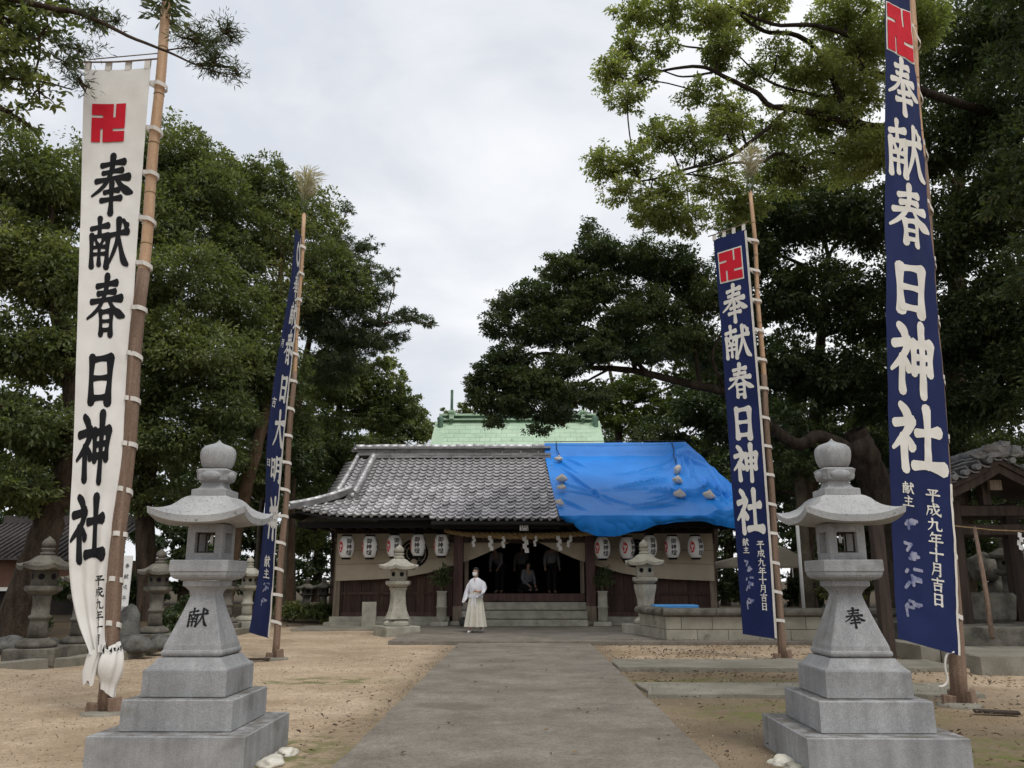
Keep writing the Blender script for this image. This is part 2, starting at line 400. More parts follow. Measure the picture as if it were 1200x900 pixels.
# ------------------------------------------------------------------ ground
def ground_mat():
    m = mat('sandy_ground', (0.355, 0.265, 0.178), (0.485, 0.382, 0.272), 0.8, 0.95, 1.0, 14, grain=(0.34, 34), grain2=(0.24, 6), spec=0.1, world=True, detail=8)
    t = m.node_tree; N = t.nodes; K = t.links.new
    b = N['Principled BSDF']
    col = b.inputs['Base Color'].links[0].from_socket
    g = N.new('ShaderNodeNewGeometry'); sx = N.new('ShaderNodeSeparateXYZ'); K(g.outputs['Position'], sx.inputs[0])
    def nz(sc, det=6):
        n = N.new('ShaderNodeTexNoise'); n.inputs['Scale'].default_value = sc; n.inputs['Detail'].default_value = det
        n.inputs['Roughness'].default_value = 0.62; K(g.outputs['Position'], n.inputs['Vector']); return n.outputs['Fac']
    def math_(op, a, bb):
        n = N.new('ShaderNodeMath'); n.operation = op
        for i, x in enumerate((a, bb)):
            if isinstance(x, (int, float)): n.inputs[i].default_value = x
            else: K(x, n.inputs[i])
        return n.outputs[0]
    def ramp(v, a, c):
        n = N.new('ShaderNodeMapRange'); n.interpolation_type = 'SMOOTHSTEP'
        n.inputs[1].default_value = a; n.inputs[2].default_value = c; K(v, n.inputs[0]); return n.outputs[0]
    def mixc(fac, base, colr):
        n = N.new('ShaderNodeMix'); n.data_type = 'RGBA'; K(fac, n.inputs[0]); K(base, n.inputs[6]); n.inputs[7].default_value = (*colr, 1); return n.outputs[2]
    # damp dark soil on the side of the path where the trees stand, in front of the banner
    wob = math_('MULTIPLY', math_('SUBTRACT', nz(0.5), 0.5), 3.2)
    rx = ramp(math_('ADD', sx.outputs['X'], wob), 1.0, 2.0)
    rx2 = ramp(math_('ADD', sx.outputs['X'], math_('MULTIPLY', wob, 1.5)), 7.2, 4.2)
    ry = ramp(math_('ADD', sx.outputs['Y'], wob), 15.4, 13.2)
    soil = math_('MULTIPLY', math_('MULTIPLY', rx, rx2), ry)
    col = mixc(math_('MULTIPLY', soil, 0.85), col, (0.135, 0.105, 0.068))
    # trodden damp earth in patches and beside the path
    col = mixc(math_('MULTIPLY', ramp(nz(0.33), 0.50, 0.66), 0.55), col, (0.22, 0.158, 0.092))
    ax = math_('ABSOLUTE', sx.outputs['X'], 0.0)
    edge = ramp(math_('ADD', ax, math_('MULTIPLY', wob, 0.25)), 2.1, 1.45)
    col = mixc(math_('MULTIPLY', edge, 0.6), col, (0.15, 0.118, 0.075))
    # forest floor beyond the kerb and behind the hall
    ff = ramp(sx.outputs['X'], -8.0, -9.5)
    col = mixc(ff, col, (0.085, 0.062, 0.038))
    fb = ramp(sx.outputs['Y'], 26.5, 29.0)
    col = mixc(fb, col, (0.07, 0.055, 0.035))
    # thin moss
    def blob(x, y, rxx, ryy):
        dx = math_('DIVIDE', math_('SUBTRACT', sx.outputs['X'], x), rxx); dy = math_('DIVIDE', math_('SUBTRACT', sx.outputs['Y'], y), ryy)
        return ramp(math_('ADD', math_('ADD', math_('MULTIPLY', dx, dx), math_('MULTIPLY', dy, dy)), math_('MULTIPLY', wob, 0.5)), 1.3, 0.2)
    ms = None
    for a in [(-2.75, 12.4, 1.0, 0.55), (-2.1, 7.4, 0.8, 0.9), (2.9, 12.55, 1.7, 0.45), (3.2, 9.6, 1.6, 0.9), (4.2, 7.4, 0.9, 0.8), (5.0, 15.0, 1.5, 0.4)]:
        q = blob(*a); ms = q if ms is None else math_('MAXIMUM', ms, q)
    ms = math_('MULTIPLY', ms, ramp(nz(3.5), 0.40, 0.62))
    col = mixc(math_('MULTIPLY', ms, 0.85), col, (0.125, 0.135, 0.045))
    K(col, b.inputs['Base Color'])
    return m

xs = np.concatenate([[-500, -200, -90, -50], np.linspace(-30, 30, 161), [50, 90, 200, 500]])
ys = np.concatenate([[-300, -60, -20], np.linspace(-8, 46, 145), [70, 120, 300, 700]])
GX, GY = np.meshgrid(xs, ys)
GZ = np.zeros_like(GX)
for i in range(GX.shape[0]):
    for j in range(GX.shape[1]):
        x, y = GX[i, j], GY[i, j]
        z = 0.022 * mnoise.noise((x * 0.5, y * 0.5, 0.3)) + 0.012 * mnoise.noise((x * 1.7, y * 1.7, 4.0)) - 0.012
        if x < -7.9 and y < 60: z += min(0.14, 0.14 * (-7.9 - x) / 0.6)
        GZ[i, j] = z
vv = np.stack([GX, GY, GZ], -1).reshape(-1, 3)
ny, nx = GX.shape
idx = np.arange(ny * nx).reshape(ny, nx)
ff = np.stack([idx[:-1, :-1], idx[:-1, 1:], idx[1:, 1:], idx[1:, :-1]], -1).reshape(-1, 4)
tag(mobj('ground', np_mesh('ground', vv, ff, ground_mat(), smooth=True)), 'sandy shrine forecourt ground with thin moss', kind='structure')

# worn concrete approach path, its apron before the hall, and two cross strips
def slab(name, poly, z0, z1, m, wear=0.0, seed=0):
    rnd = random.Random(seed)
    pts = []
    n = len(poly)
    for i in range(n):
        a, b = Vector(poly[i]), Vector(poly[(i + 1) % n])
        k = max(1, int((b - a).length / 0.35))
        for q in range(k):
            p = a.lerp(b, q / k)
            pts.append((p.x + rnd.uniform(-wear, wear), p.y + rnd.uniform(-wear, wear)))
    b_ = 0.012
    c = Vector((sum(p[0] for p in pts) / len(pts), sum(p[1] for p in pts) / len(pts)))
    def ring(z, s): return [(p[0] + (c.x - p[0]) * s / max(0.5, (Vector(p) - c).length), p[1] + (c.y - p[1]) * s / max(0.5, (Vector(p) - c).length), z) for p in pts]
    mb = MB().loft([ring(z0, 0), ring(z1 - b_, 0), ring(z1, b_)])
    return tag(mb.build(name, m), kind='structure')

slab('path', [(-1.45, -4), (1.48, -4), (1.45, 19.2), (-1.45, 19.2)], -0.1, 0.035, MT['concrete'], 0.012, 1)
slab('apron_pavement', [(-3.05, 19.2), (14, 19.2), (14, 25.9), (-2.95, 25.9)], -0.1, 0.075, MT['concrete'], 0.01, 2)
slab('cross_path', [(1.50, 13.75), (6.9, 13.75), (6.9, 15.1), (1.50, 15.1)], -0.1, 0.06, MT['kerb'], 0.035, 3)
slab('cross_path', [(1.52, 10.75), (5.6, 10.75), (5.6, 11.9), (1.52, 11.9)], -0.1, 0.045, MT['kerb'], 0.04, 4)
slab('hall_footing_pavement', [(-6.6, 24.2), (-3.06, 24.2), (-3.0, 26.2), (-6.6, 26.2)], -0.1, 0.05, MT['kerb'], 0.01, 5)

# raised kerbed bed beside the water house
slab('kerb', [(6.95, 13.35), (14, 13.2), (14, 13.55), (6.95, 13.7)], -0.1, 0.26, MT['kerb'], 0.006, 6)
slab('terrace', [(7.3, 13.74), (16, 13.6), (16, 22), (7.3, 22)], -0.1, 0.22, MT['kerb'], 0.0, 7)
slab('kerb', [(6.95, 15.3), (7.28, 15.3), (7.28, 18.9), (6.95, 18.9)], -0.1, 0.27, MT['kerb'], 0.006, 16)
slab('terrace_step', [(7.6, 15.9), (14, 15.9), (14, 21), (7.6, 21)], 0.2, 0.55, MT['oldstone'], 0.01, 8)
# curved low kerb of the lantern garden
kp = smooth_path([(-12, 11.6), (-9.6, 12.6), (-7.9, 13.9), (-7.35, 15.8), (-7.45, 18.8), (-7.55, 22), (-7.6, 25.2)], 6)
mb = MB()
ra, rb = [], []
for i, p in enumerate(kp):
    t = kp[min(i + 1, len(kp) - 1)] - kp[max(i - 1, 0)]; t = t / np.linalg.norm(t); nrm = np.array([-t[1], t[0]])
    a, b = p - nrm * 0.09, p + nrm * 0.09
    h = 0.15 + 0.012 * math.sin(i * 1.7)
    ra.append([(a[0], a[1], -0.1), (a[0], a[1], h - 0.02), (a[0] + nrm[0] * 0.02, a[1] + nrm[1] * 0.02, h), (b[0] - nrm[0] * 0.02, b[1] - nrm[1] * 0.02, h), (b[0], b[1], h - 0.02), (b[0], b[1], -0.1)])
mb.loft(ra)
tag(mb.build('garden_kerb', MT['kerb']), kind='structure')

# fallen leaves, grit and twigs lying about
def scatter_leaves(name, n, area, size, m, seed, label):
    rg = np.random.default_rng(seed)
    P = []
    while len(P) < n:
        x0, x1, y0, y1, wgt = area[rg.choice(len(area), p=np.array([a[4] for a in area]) / sum(a[4] for a in area))]
        x, y = rg.uniform(x0, x1), rg.uniform(y0, y1)
        if mnoise.noise((x * 0.9, y * 0.9, seed)) + rg.uniform(-0.5, 0.5) < -0.05: continue
        z = 0.022
        if abs(x) < 1.46 and y < 19.2: z = 0.05
        elif -3 < x < 14 and 19.2 < y < 25.9: z = 0.09
        elif 1.5 < x < 6.9 and 13.75 < y < 15.1: z = 0.075
        elif 1.5 < x < 5.6 and 10.75 < y < 11.9: z = 0.06
        P.append((x, y, z))
    P = np.array(P); n = len(P)
    ang = rg.uniform(0, 2 * np.pi, n); s = rg.uniform(0.5, 1.3, n) * size
    d = np.stack([np.cos(ang), np.sin(ang), rg.normal(0, .25, n)], -1); e = np.stack([-np.sin(ang), np.cos(ang), rg.normal(0, .25, n)], -1)
    s = s[:, None]
    v = np.stack([P - d * s * .5, P + e * s * .26 + [0, 0, .012], P + d * s * .5 + [0, 0, .006], P - e * s * .26 + [0, 0, .012]], 1).reshape(-1, 3)
    k = np.arange(n)[:, None] * 4
    f = np.concatenate([k + [0, 2, 1], k + [0, 3, 2]])
    at_ = np.repeat(rg.uniform(0, 1, n), 4)
    tag(mobj(name, np_mesh(name, v, f, m, at_)), label, kind='stuff')

scatter_leaves('fallen_leaves', 2500, [(1.6, 9, 15.2, 19.1, 9), (1.5, 7, 11.9, 13.7, 3), (1.5, 7, 6, 10.7, 3.0), (6, 10, 6, 13, 3.5), (-2.2, -1.5, 7, 19, .7), (-8, -2.5, 8, 24, .3), (-1.4, 1.4, 6, 19, 0.35), (2, 8, 19.3, 19.45, .5)], 0.062, MT['leafdry'], 5, 'brown fallen leaves strewn on the sandy ground')
scatter_leaves('leaf_litter', 2600, [(-16, -8.1, 12, 30, 5), (-16, -6.5, 26, 36, 3), (7.4, 12, 16, 30, 2)], 0.10, MT['leafdry'], 9, 'brown leaf litter under the trees')

MT['grit'] = leaf_mat('sand_grit', (0.14, 0.10, 0.065), (0.30, 0.24, 0.17), (0.52, 0.46, 0.38), 0.0, 0.9)
scatter_leaves('sand_grit', 7000, [(-7.3, -1.5, 6.2, 16, 6), (1.5, 7, 6.2, 13, 4), (6, 10, 8, 13.2, 2), (-7, -1.5, 15, 24, 1.5), (-1.62, -1.45, 6, 19, .8), (1.46, 1.65, 6, 19, .8)], 0.018, MT['grit'], 15, 'fine grit and tiny pebbles on the sand')
# ------------------------------------------------------------------ brush-written characters as strokes (x, y, width) in a 100 box
GL = {}
_ne = [[(20, 8, 6), (29, 15, 11), (33, 22, 8)], [(9, 34, 7), (28, 30, 9), (39, 28, 10)], [(39, 28, 10), (32, 42, 9), (19, 56, 7), (4, 69, 3)],
       [(25, 50, 8), (25, 75, 10), (26, 95, 9)], [(28, 49, 4), (36, 57, 8), (40, 64, 9)]]
GL['nichi'] = [[(27, 12, 10), (26, 50, 9), (28, 93, 11)], [(27, 17, 8), (50, 14, 8), (75, 12, 10)], [(74, 13, 12), (74, 50, 10), (72, 94, 12)], [(30, 50, 7), (70, 48, 7)], [(30, 86, 8), (70, 84, 8)]]
GL['sha'] = _ne + [[(48, 43, 7), (70, 40, 8), (90, 37, 10)], [(69, 8, 10), (69, 50, 9), (69, 86, 8)], [(42, 88, 8), (68, 85, 9), (96, 87, 12)]]
GL['shin'] = _ne + [[(50, 28, 9), (51, 50, 8), (52, 68, 8)], [(50, 31, 7), (70, 28, 8), (88, 27, 10)], [(88, 27, 10), (86, 48, 8), (84, 66, 9)], [(53, 47, 6), (84, 45, 6)], [(53, 63, 7), (84, 61, 7)],
                    [(69, 4, 10), (69, 50, 9), (68, 98, 8)]]
GL['haru'] = [[(25, 19, 7), (50, 15, 7), (74, 13, 9)], [(28, 31, 7), (50, 28, 7), (71, 27, 8)], [(12, 44, 7), (50, 40, 7), (88, 38, 10)],
              [(50, 2, 10), (47, 25, 9), (37, 46, 8), (22, 60, 6), (3, 71, 3)], [(55, 40, 5), (68, 54, 8), (82, 63, 13), (98, 68, 4)],
              [(36, 59, 8), (37, 75, 7), (38, 95, 9)], [(36, 61, 6), (50, 59, 7), (65, 58, 9)], [(64, 58, 10), (64, 75, 8), (63, 96, 10)], [(39, 75, 5), (62, 74, 5)], [(39, 89, 6), (62, 88, 6)]]
GL['hou'] = [[(24, 17, 7), (50, 13, 7), (76, 11, 9)], [(27, 30, 6), (50, 27, 7), (72, 25, 8)], [(12, 44, 7), (50, 39, 7), (88, 37, 10)],
             [(50, 1, 10), (47, 25, 9), (37, 44, 8), (22, 58, 6), (3, 69, 3)], [(57, 38, 5), (70, 51, 9), (83, 60, 13), (98, 64, 4)],
             [(32, 63, 6), (50, 60, 7), (66, 59, 8)], [(25, 77, 7), (50, 74, 7), (72, 73, 8)], [(49, 47, 9), (49, 75, 9), (49, 99, 10)]]
GL['ken'] = [[(6, 24, 7), (26, 20, 8), (46, 17, 9)], [(26, 4, 9), (26, 20, 8), (26, 36, 8)], [(8, 36, 9), (8, 65, 8), (9, 95, 9)], [(8, 40, 6), (28, 37, 7), (47, 36, 9)], [(47, 36, 10), (46, 65, 8), (45, 95, 10)],
             [(17, 44, 5), (22, 53, 7)], [(36, 43, 7), (31, 53, 5)], [(13, 59, 5), (41, 57, 6)], [(13, 72, 5), (41, 70, 6)], [(27, 55, 6), (27, 91, 8)],
             [(51, 36, 7), (72, 32, 8), (94, 29, 10)], [(72, 6, 10), (71, 35, 9), (64, 62, 8), (47, 95, 3)], [(73, 38, 5), (80, 62, 9), (88, 83, 13), (99, 92, 5)], [(82, 8, 6), (91, 18, 10)]]
GL['dai'] = [[(10, 37, 7), (50, 33, 8), (90, 30, 10)], [(49, 4, 10), (47, 36, 9), (34, 66, 8), (6, 95, 3)], [(52, 38, 5), (66, 64, 9), (82, 85, 14), (99, 92, 4)]]
GL['mei'] = [[(11, 20, 8), (12, 48, 7), (13, 80, 8)], [(12, 23, 6), (39, 20, 8)], [(38, 20, 9), (38, 48, 8), (37, 80, 9)], [(14, 48, 6), (37, 46, 6)], [(14, 75, 6), (37, 73, 6)],
             [(56, 8, 9), (56, 45, 8), (52, 70, 7), (41, 95, 3)], [(56, 13, 6), (88, 9, 9)], [(88, 9, 10), (88, 50, 9), (87, 92, 10), (77, 88, 4)], [(58, 34, 6), (86, 32, 6)], [(57, 56, 6), (86, 54, 6)]]
GL['hei'] = [[(18, 14, 7), (82, 11, 9)], [(29, 24, 6), (36, 37, 9)], [(71, 22, 9), (62, 36, 5)], [(6, 51, 8), (94, 46, 10)], [(50, 13, 9), (50, 97, 9)]]
GL['sei'] = [[(16, 27, 8), (86, 21, 9)], [(18, 27, 8), (18, 55, 8), (4, 94, 3)], [(22, 48, 7), (43, 46, 8)], [(43, 46, 8), (41, 72, 8), (33, 77, 4)], [(54, 3, 9), (58, 40, 9), (72, 75, 10), (93, 91, 9)], [(93, 91, 7), (95, 72, 3)], [(84, 42, 9), (66, 68, 7), (42, 90, 3)], [(68, 5, 6), (78, 13, 9)]]
GL['kyu'] = [[(40, 5, 9), (40, 40, 9), (28, 70, 7), (4, 94, 3)], [(12, 35, 7), (68, 29, 9)], [(68, 29, 9), (65, 60, 9), (68, 88, 10)], [(68, 88, 10), (91, 89, 8), (94, 72, 3)]]
GL['nen'] = [[(32, 3, 9), (13, 31, 4)], [(27, 18, 7), (84, 14, 9)], [(24, 43, 7), (80, 39, 8)], [(26, 43, 8), (26, 66, 8)], [(4, 68, 8), (96, 63, 10)], [(54, 17, 9), (54, 99, 9)]]
GL['juu'] = [[(6, 45, 9), (94, 40, 11)], [(50, 4, 10), (50, 98, 10)]]
GL['getsu'] = [[(28, 6, 9), (28, 50, 9), (12, 95, 3)], [(28, 10, 7), (74, 7, 9)], [(74, 7, 10), (74, 50, 9), (72, 94, 10), (62, 90, 4)], [(30, 34, 7), (72, 32, 7)], [(29, 58, 7), (72, 56, 7)]]
GL['kichi'] = [[(10, 21, 8), (90, 16, 10)], [(50, 3, 9), (50, 42, 8)], [(24, 44, 7), (78, 41, 8)], [(27, 57, 8), (30, 96, 8)], [(28, 60, 7), (75, 56, 9)], [(74, 57, 9), (71, 96, 9)], [(31, 89, 7), (71, 87, 7)]]
GL['nushi'] = [[(44, 3, 6), (57, 14, 10)], [(18, 27, 7), (82, 23, 9)], [(24, 55, 7), (76, 51, 8)], [(6, 91, 8), (94, 87, 10)], [(50, 25, 9), (50, 89, 8)]]
# honorific lantern writing, simplified to its main strokes
GL['go'] = [[(24, 4, 8), (8, 26, 4)], [(26, 26, 8), (6, 52, 4)], [(19, 42, 8), (19, 96, 8)], [(42, 6, 7), (34, 22, 5)], [(34, 20, 6), (64, 17, 7)], [(32, 38, 6), (66, 35, 7)], [(49, 18, 7), (49, 84, 7)], [(50, 60, 6), (66, 58, 6)], [(36, 56, 7), (37, 86, 7)], [(30, 90, 7), (66, 82, 7)],
            [(74, 16, 7), (75, 97, 8)], [(74, 18, 6), (94, 15, 8)], [(94, 15, 9), (93, 68, 8), (85, 68, 4)]]
GL['tou'] = [[(10, 30, 6), (14, 48, 8)], [(36, 26, 8), (30, 42, 5)], [(24, 6, 8), (23, 50, 8), (6, 95, 3)], [(25, 60, 5), (38, 84, 9)], [(46, 14, 6), (64, 12, 7)], [(64, 12, 8), (42, 40, 4)], [(76, 6, 7), (98, 40, 9)], [(92, 10, 7), (80, 20, 5)], [(56, 38, 6), (84, 36, 7)],
            [(54, 50, 7), (55, 70, 7)], [(54, 51, 6), (86, 49, 7)], [(86, 49, 8), (85, 70, 7)], [(56, 68, 6), (85, 67, 6)], [(60, 74, 6), (64, 84, 7)], [(80, 73, 7), (76, 84, 6)], [(44, 92, 8), (98, 89, 10)]]

_sr = random.Random(77)
for _q in range(5):
    _st = []
    for _k in range(6):
        _x, _y = _sr.uniform(15, 70), _sr.uniform(5, 85); _a = _sr.choice([0.0, 0.1, 1.5, 2.2]); _l = _sr.uniform(15, 45)
        _st.append([(_x, _y, 10), (_x + _l * .5 * math.cos(_a), _y + _l * .5 * math.sin(_a), 12), (_x + _l * math.cos(_a), _y + _l * math.sin(_a), 9)])
    GL['smudge%d' % _q] = _st

def glyph(mb, key, surf, u0, u1, v0, v1, off=0.004, weight=1.0, step=0.00035, n=5):
    """sweep each stroke as a ribbon with rounded ends; surf(u, v, off) -> point"""
    W, H = u1 - u0, v1 - v0
    for si, st in enumerate(GL[key]):
        P = smooth_path([tuple(p) for p in st], n)
        k = len(P); Lp, Rp, vs, fs = [], [], [], []
        for i in range(k):
            a, b = P[max(i - 1, 0)], P[min(i + 1, k - 1)]
            t = b[:2] - a[:2]; t = t / (np.linalg.norm(t) + 1e-9); nr = np.array([-t[1], t[0]])
            hw = max(P[i][2], 1.5) * 0.5 * weight * (0.80 + 0.30 * abs(2 * i / (k - 1) - 1) ** 1.6)
            Lp.append(P[i][:2] + nr * hw); Rp.append(P[i][:2] - nr * hw)
        t0 = P[0][:2] - P[1][:2]; t0 /= np.linalg.norm(t0) + 1e-9
        t1 = P[-1][:2] - P[-2][:2]; t1 /= np.linalg.norm(t1) + 1e-9
        c0 = [P[0][:2] + t0 * max(P[0][2], 1.5) * 0.45 * weight * math.sin(math.pi * q / 4) + (Rp[0] - P[0][:2]) * math.cos(math.pi * q / 4) for q in range(1, 4)]
        c1 = [P[-1][:2] + t1 * max(P[-1][2], 1.5) * 0.45 * weight * math.sin(math.pi * q / 4) + (Lp[-1] - P[-1][:2]) * math.cos(math.pi * q / 4) for q in range(1, 4)]
        o = off + si * step
        def mp(p): return surf(u0 + W * p[0] / 100, v0 + H * p[1] / 100, o)
        vs = [mp(p) for p in Lp] + [mp(p) for p in Rp]
        for i in range(k - 1): fs.append((i, i + 1, k + i + 1, k + i))
        b0 = len(vs); vs += [mp(p) for p in c0]; fs.append((0, k, b0, b0 + 1, b0 + 2))
        b1 = len(vs); vs += [mp(p) for p in c1]; fs.append((2 * k - 1, k - 1, b1, b1 + 1, b1 + 2))
        mb.add(vs, fs)

def rect_on(mb, surf, ua, ub, va, vb, off, nu=3, nv=3):
    vs, fs = [], []
    for j in range(nv + 1):
        for i in range(nu + 1):
            vs.append(surf(ua + (ub - ua) * i / nu, va + (vb - va) * j / nv, off))
    for j in range(nv):
        for i in range(nu):
            q = j * (nu + 1) + i; fs.append((q, q + 1, q + nu + 2, q + nu + 1))
    mb.add(vs, fs)

def crest(mb, surf, u0, u1, v0, v1, off):
    """square crest cut by four slots"""
    th = 0.035
    cuts_x = sorted([0, 0.33, 0.30 - th, 0.30 + th, 0.67 - th, 0.67 + th, 0.64, 1]); cuts_y = sorted([0, 0.33 - th, 0.33 + th, 0.36, 0.65, 0.69 - th, 0.69 + th, 1])
    def slot(x, y):
        return (abs(y - 0.33) < th and x < 0.33) or (abs(x - 0.67) < th and y < 0.36) or (abs(y - 0.69) < th and x > 0.64) or (abs(x - 0.30) < th and y > 0.65)
    W, H = u1 - u0, v1 - v0
    for a, b in zip(cuts_x[:-1], cuts_x[1:]):
        for c, d in zip(cuts_y[:-1], cuts_y[1:]):
            if b - a > 1e-6 and d - c > 1e-6 and not slot((a + b) / 2, (c + d) / 2):
                rect_on(mb, surf, u0 + W * a, u0 + W * b, v0 + H * c, v0 + H * d, off, 2, 2)

class Cloth:
    """hanging banner cloth between two edges; stations: (y, xl, yl, Yl, xr, yr, Yr)"""
    def __init__(s, stations, amp=0.02, freq=2.0, seed=0.0, fold=None):
        s.v = [q[0] for q in stations]
        s.l = [np.array(at(q[1], q[2], q[3])) for q in stations]
        s.r = [np.array(at(q[4], q[5], q[6])) for q in stations]
        s.amp, s.freq, s.seed, s.fold = amp, freq, seed, fold
    def _e(s, A, v):
        V = s.v
        v = min(max(v, V[0]), V[-1])
        k = max(0, min(len(V) - 2, int(np.searchsorted(V, v)) - 1))
        t = (v - V[k]) / (V[k + 1] - V[k])
        def tan(i):
            a, b = max(i - 1, 0), min(i + 1, len(V) - 1)
            return (A[b] - A[a]) / (V[b] - V[a])
        h = V[k + 1] - V[k]
        return (2 * t**3 - 3 * t**2 + 1) * A[k] + (t**3 - 2 * t**2 + t) * h * tan(k) + (-2 * t**3 + 3 * t**2) * A[k + 1] + (t**3 - t**2) * h * tan(k + 1)
    def __call__(s, u, v, off=0.0):
        l, r = s._e(s.l, v), s._e(s.r, v)
        p = l + (r - l) * u
        x = r - l; x = x / (np.linalg.norm(x) + 1e-9)
        d = s._e(s.r, v + 4) - s._e(s.r, v - 4); d = d / (np.linalg.norm(d) + 1e-9)
        nr = np.cross(x, d); nr = nr / (np.linalg.norm(nr) + 1e-9)
        if nr[1] > 0: nr = -nr
        rip = s.amp * (math.sin(u * s.freq * 3.1 + v * 0.006 + s.seed) * 0.5 + mnoise.noise((u * 2.2 + s.seed, v * 0.012, s.seed)) + 0.5 * mnoise.noise((u * 5 + s.seed, v * 0.03, s.seed + 3)))
        rip += s.amp * .35 * mnoise.noise((u * 3 + v * .02, v * .07 - u * 2.5, s.seed + 9)) * (.4 + u)
        if s.fold: rip += s.fold(u, v)
        return Vector(p + nr * (off + rip))

def grid_on(surf, us, vs, off=0.0):
    mb = MB(); P = [surf(u, v, off) for v in vs for u in us]; n = len(us)
    mb.add(P, [(j * n + i, j * n + i + 1, (j + 1) * n + i + 1, (j + 1) * n + i) for j in range(len(vs) - 1) for i in range(n - 1)], True)
    return mb

def pole_pt(a, b, t): return a.lerp(b, t)

def make_pole(base, top, r0, r1, split, label, plume, rng, group, foot=True):
    root = empty('banner_pole', base, 0, label, 'pole', group)
    b0, t0 = Vector((0, 0, -0.05)), top - base
    n = 26
    mid = int(n * split)
    P = [b0.lerp(t0, i / n) + Vector((0.012 * math.sin(i * 0.9), 0.012 * math.cos(i * 0.7), 0)) for i in range(n + 1)]
    rad = [r0 + (r1 - r0) * i / n for i in range(n + 1)]
    MB().tube(P[:mid + 1], [r * (1.04 + 0.03 * math.sin(i * 2.1)) for i, r in enumerate(rad[:mid + 1])], 12).build('lower_post', MT['polewood'], root)
    bb = MB().tube(P[mid - 1:], [r * 0.92 for r in rad[mid - 1:]], 12).build('bamboo_stem', MT['bamboo'], root)
    for i in range(mid, n, 1):
        if i % 2 == 0:
            q = P[i]; d = (P[i] - P[i - 1]).normalized()
            MB().tube([q - d * 0.012, q, q + d * 0.012], [rad[i] * 0.93, rad[i] * 1.02, rad[i] * 0.93], 12).build('bamboo_node', MT['bamboonode'], bb)
    if foot:
        for k, (dx, dy, h) in enumerate([(-r0 * 1.5, -0.02, 0.11), (r0 * 1.6, -0.03, 0.17), (0.02, r0 * 1.9, 0.14)]):
            M = Matrix.Translation((dx, dy, 0)) @ Matrix.Rotation(0.12 * (1 if dx < 0 else -1), 4, 'Y') @ Matrix.Rotation(k * 0.7, 4, 'Z')
            MB().box(-0.07, 0.07, -0.03, 0.03, -0.05, h, M, 0.008).build('wedge', MT['polewood'], root)
        MB().lathe([(0.25, -0.06), (0.24, 0.01), (0.19, 0.025), (0.10, 0.03)], 14).build('footing_stone', MT['kerb'], root)
    if plume:
        tp = P[-1]
        nn = 520 if plume == 'grass' else 420
        v = []; at_ = []
        for i in range(nn):
            a = rng.uniform(0, 6.28)
            if plume == 'grass':
                h = rng.uniform(0.35, 0.95); sp = rng.uniform(0.0, 0.34) * (h / 0.9) ** 1.4
                c = tp + Vector((math.cos(a) * sp + 0.10 * h * h, math.sin(a) * sp, h))
                d = Vector((math.cos(a) * 0.5 + 0.25, math.sin(a) * 0.5, 0.5 - sp * 1.8)).normalized() * rng.uniform(0.07, 0.17)
            else:
                h = rng.uniform(-0.3, 0.5); sp = rng.uniform(0.02, 0.30)
                c = tp + Vector((math.cos(a) * sp, math.sin(a) * sp, h)); d = Vector((math.cos(a), math.sin(a), rng.uniform(-0.9, 0.4))).normalized() * rng.uniform(0.05, 0.10)
            s = d.cross(Vector((rng.uniform(-1, 1), rng.uniform(-1, 1), rng.uniform(-1, 1)))).normalized() * (0.009 if plume == 'grass' else 0.02)
            v += [c - d, c + s, c + d, c - s]; at_ += [rng.random()] * 4
        k = np.arange(nn)[:, None] * 4
        me = np_mesh('plume', np.array(v), np.concatenate([k + [0, 1, 2], k + [0, 2, 3]]), MT['plume' if plume == 'grass' else 'leafP'], at_)
        mobj('plume' if plume == 'grass' else 'leaf_tuft', me, root)
        mb = MB()
        for i in range(16):
            a = rng.uniform(0, 6.28); e = tp + Vector((math.cos(a) * 0.12, math.sin(a) * 0.12, rng.uniform(0.25, 0.55)))
            mb.tube([tp - Vector((0, 0, 0.25)), tp.lerp(e, 0.6), e], 0.006, 4)
        mb.build('plume_stalks', MT['leafstalk'], root)
    return root, [base + p for p in P]

MT['leafstalk'] = mat('green_stalk', (0.07, 0.10, 0.04), (0.12, 0.15, 0.06), 6, 0.8)

def ppos(P, z):
    for a, b in zip(P[:-1], P[1:]):
        if a.z <= z <= b.z: return a.lerp(b, (z - a.z) / (b.z - a.z))
    return P[-1] if z > P[-1].z else P[0]

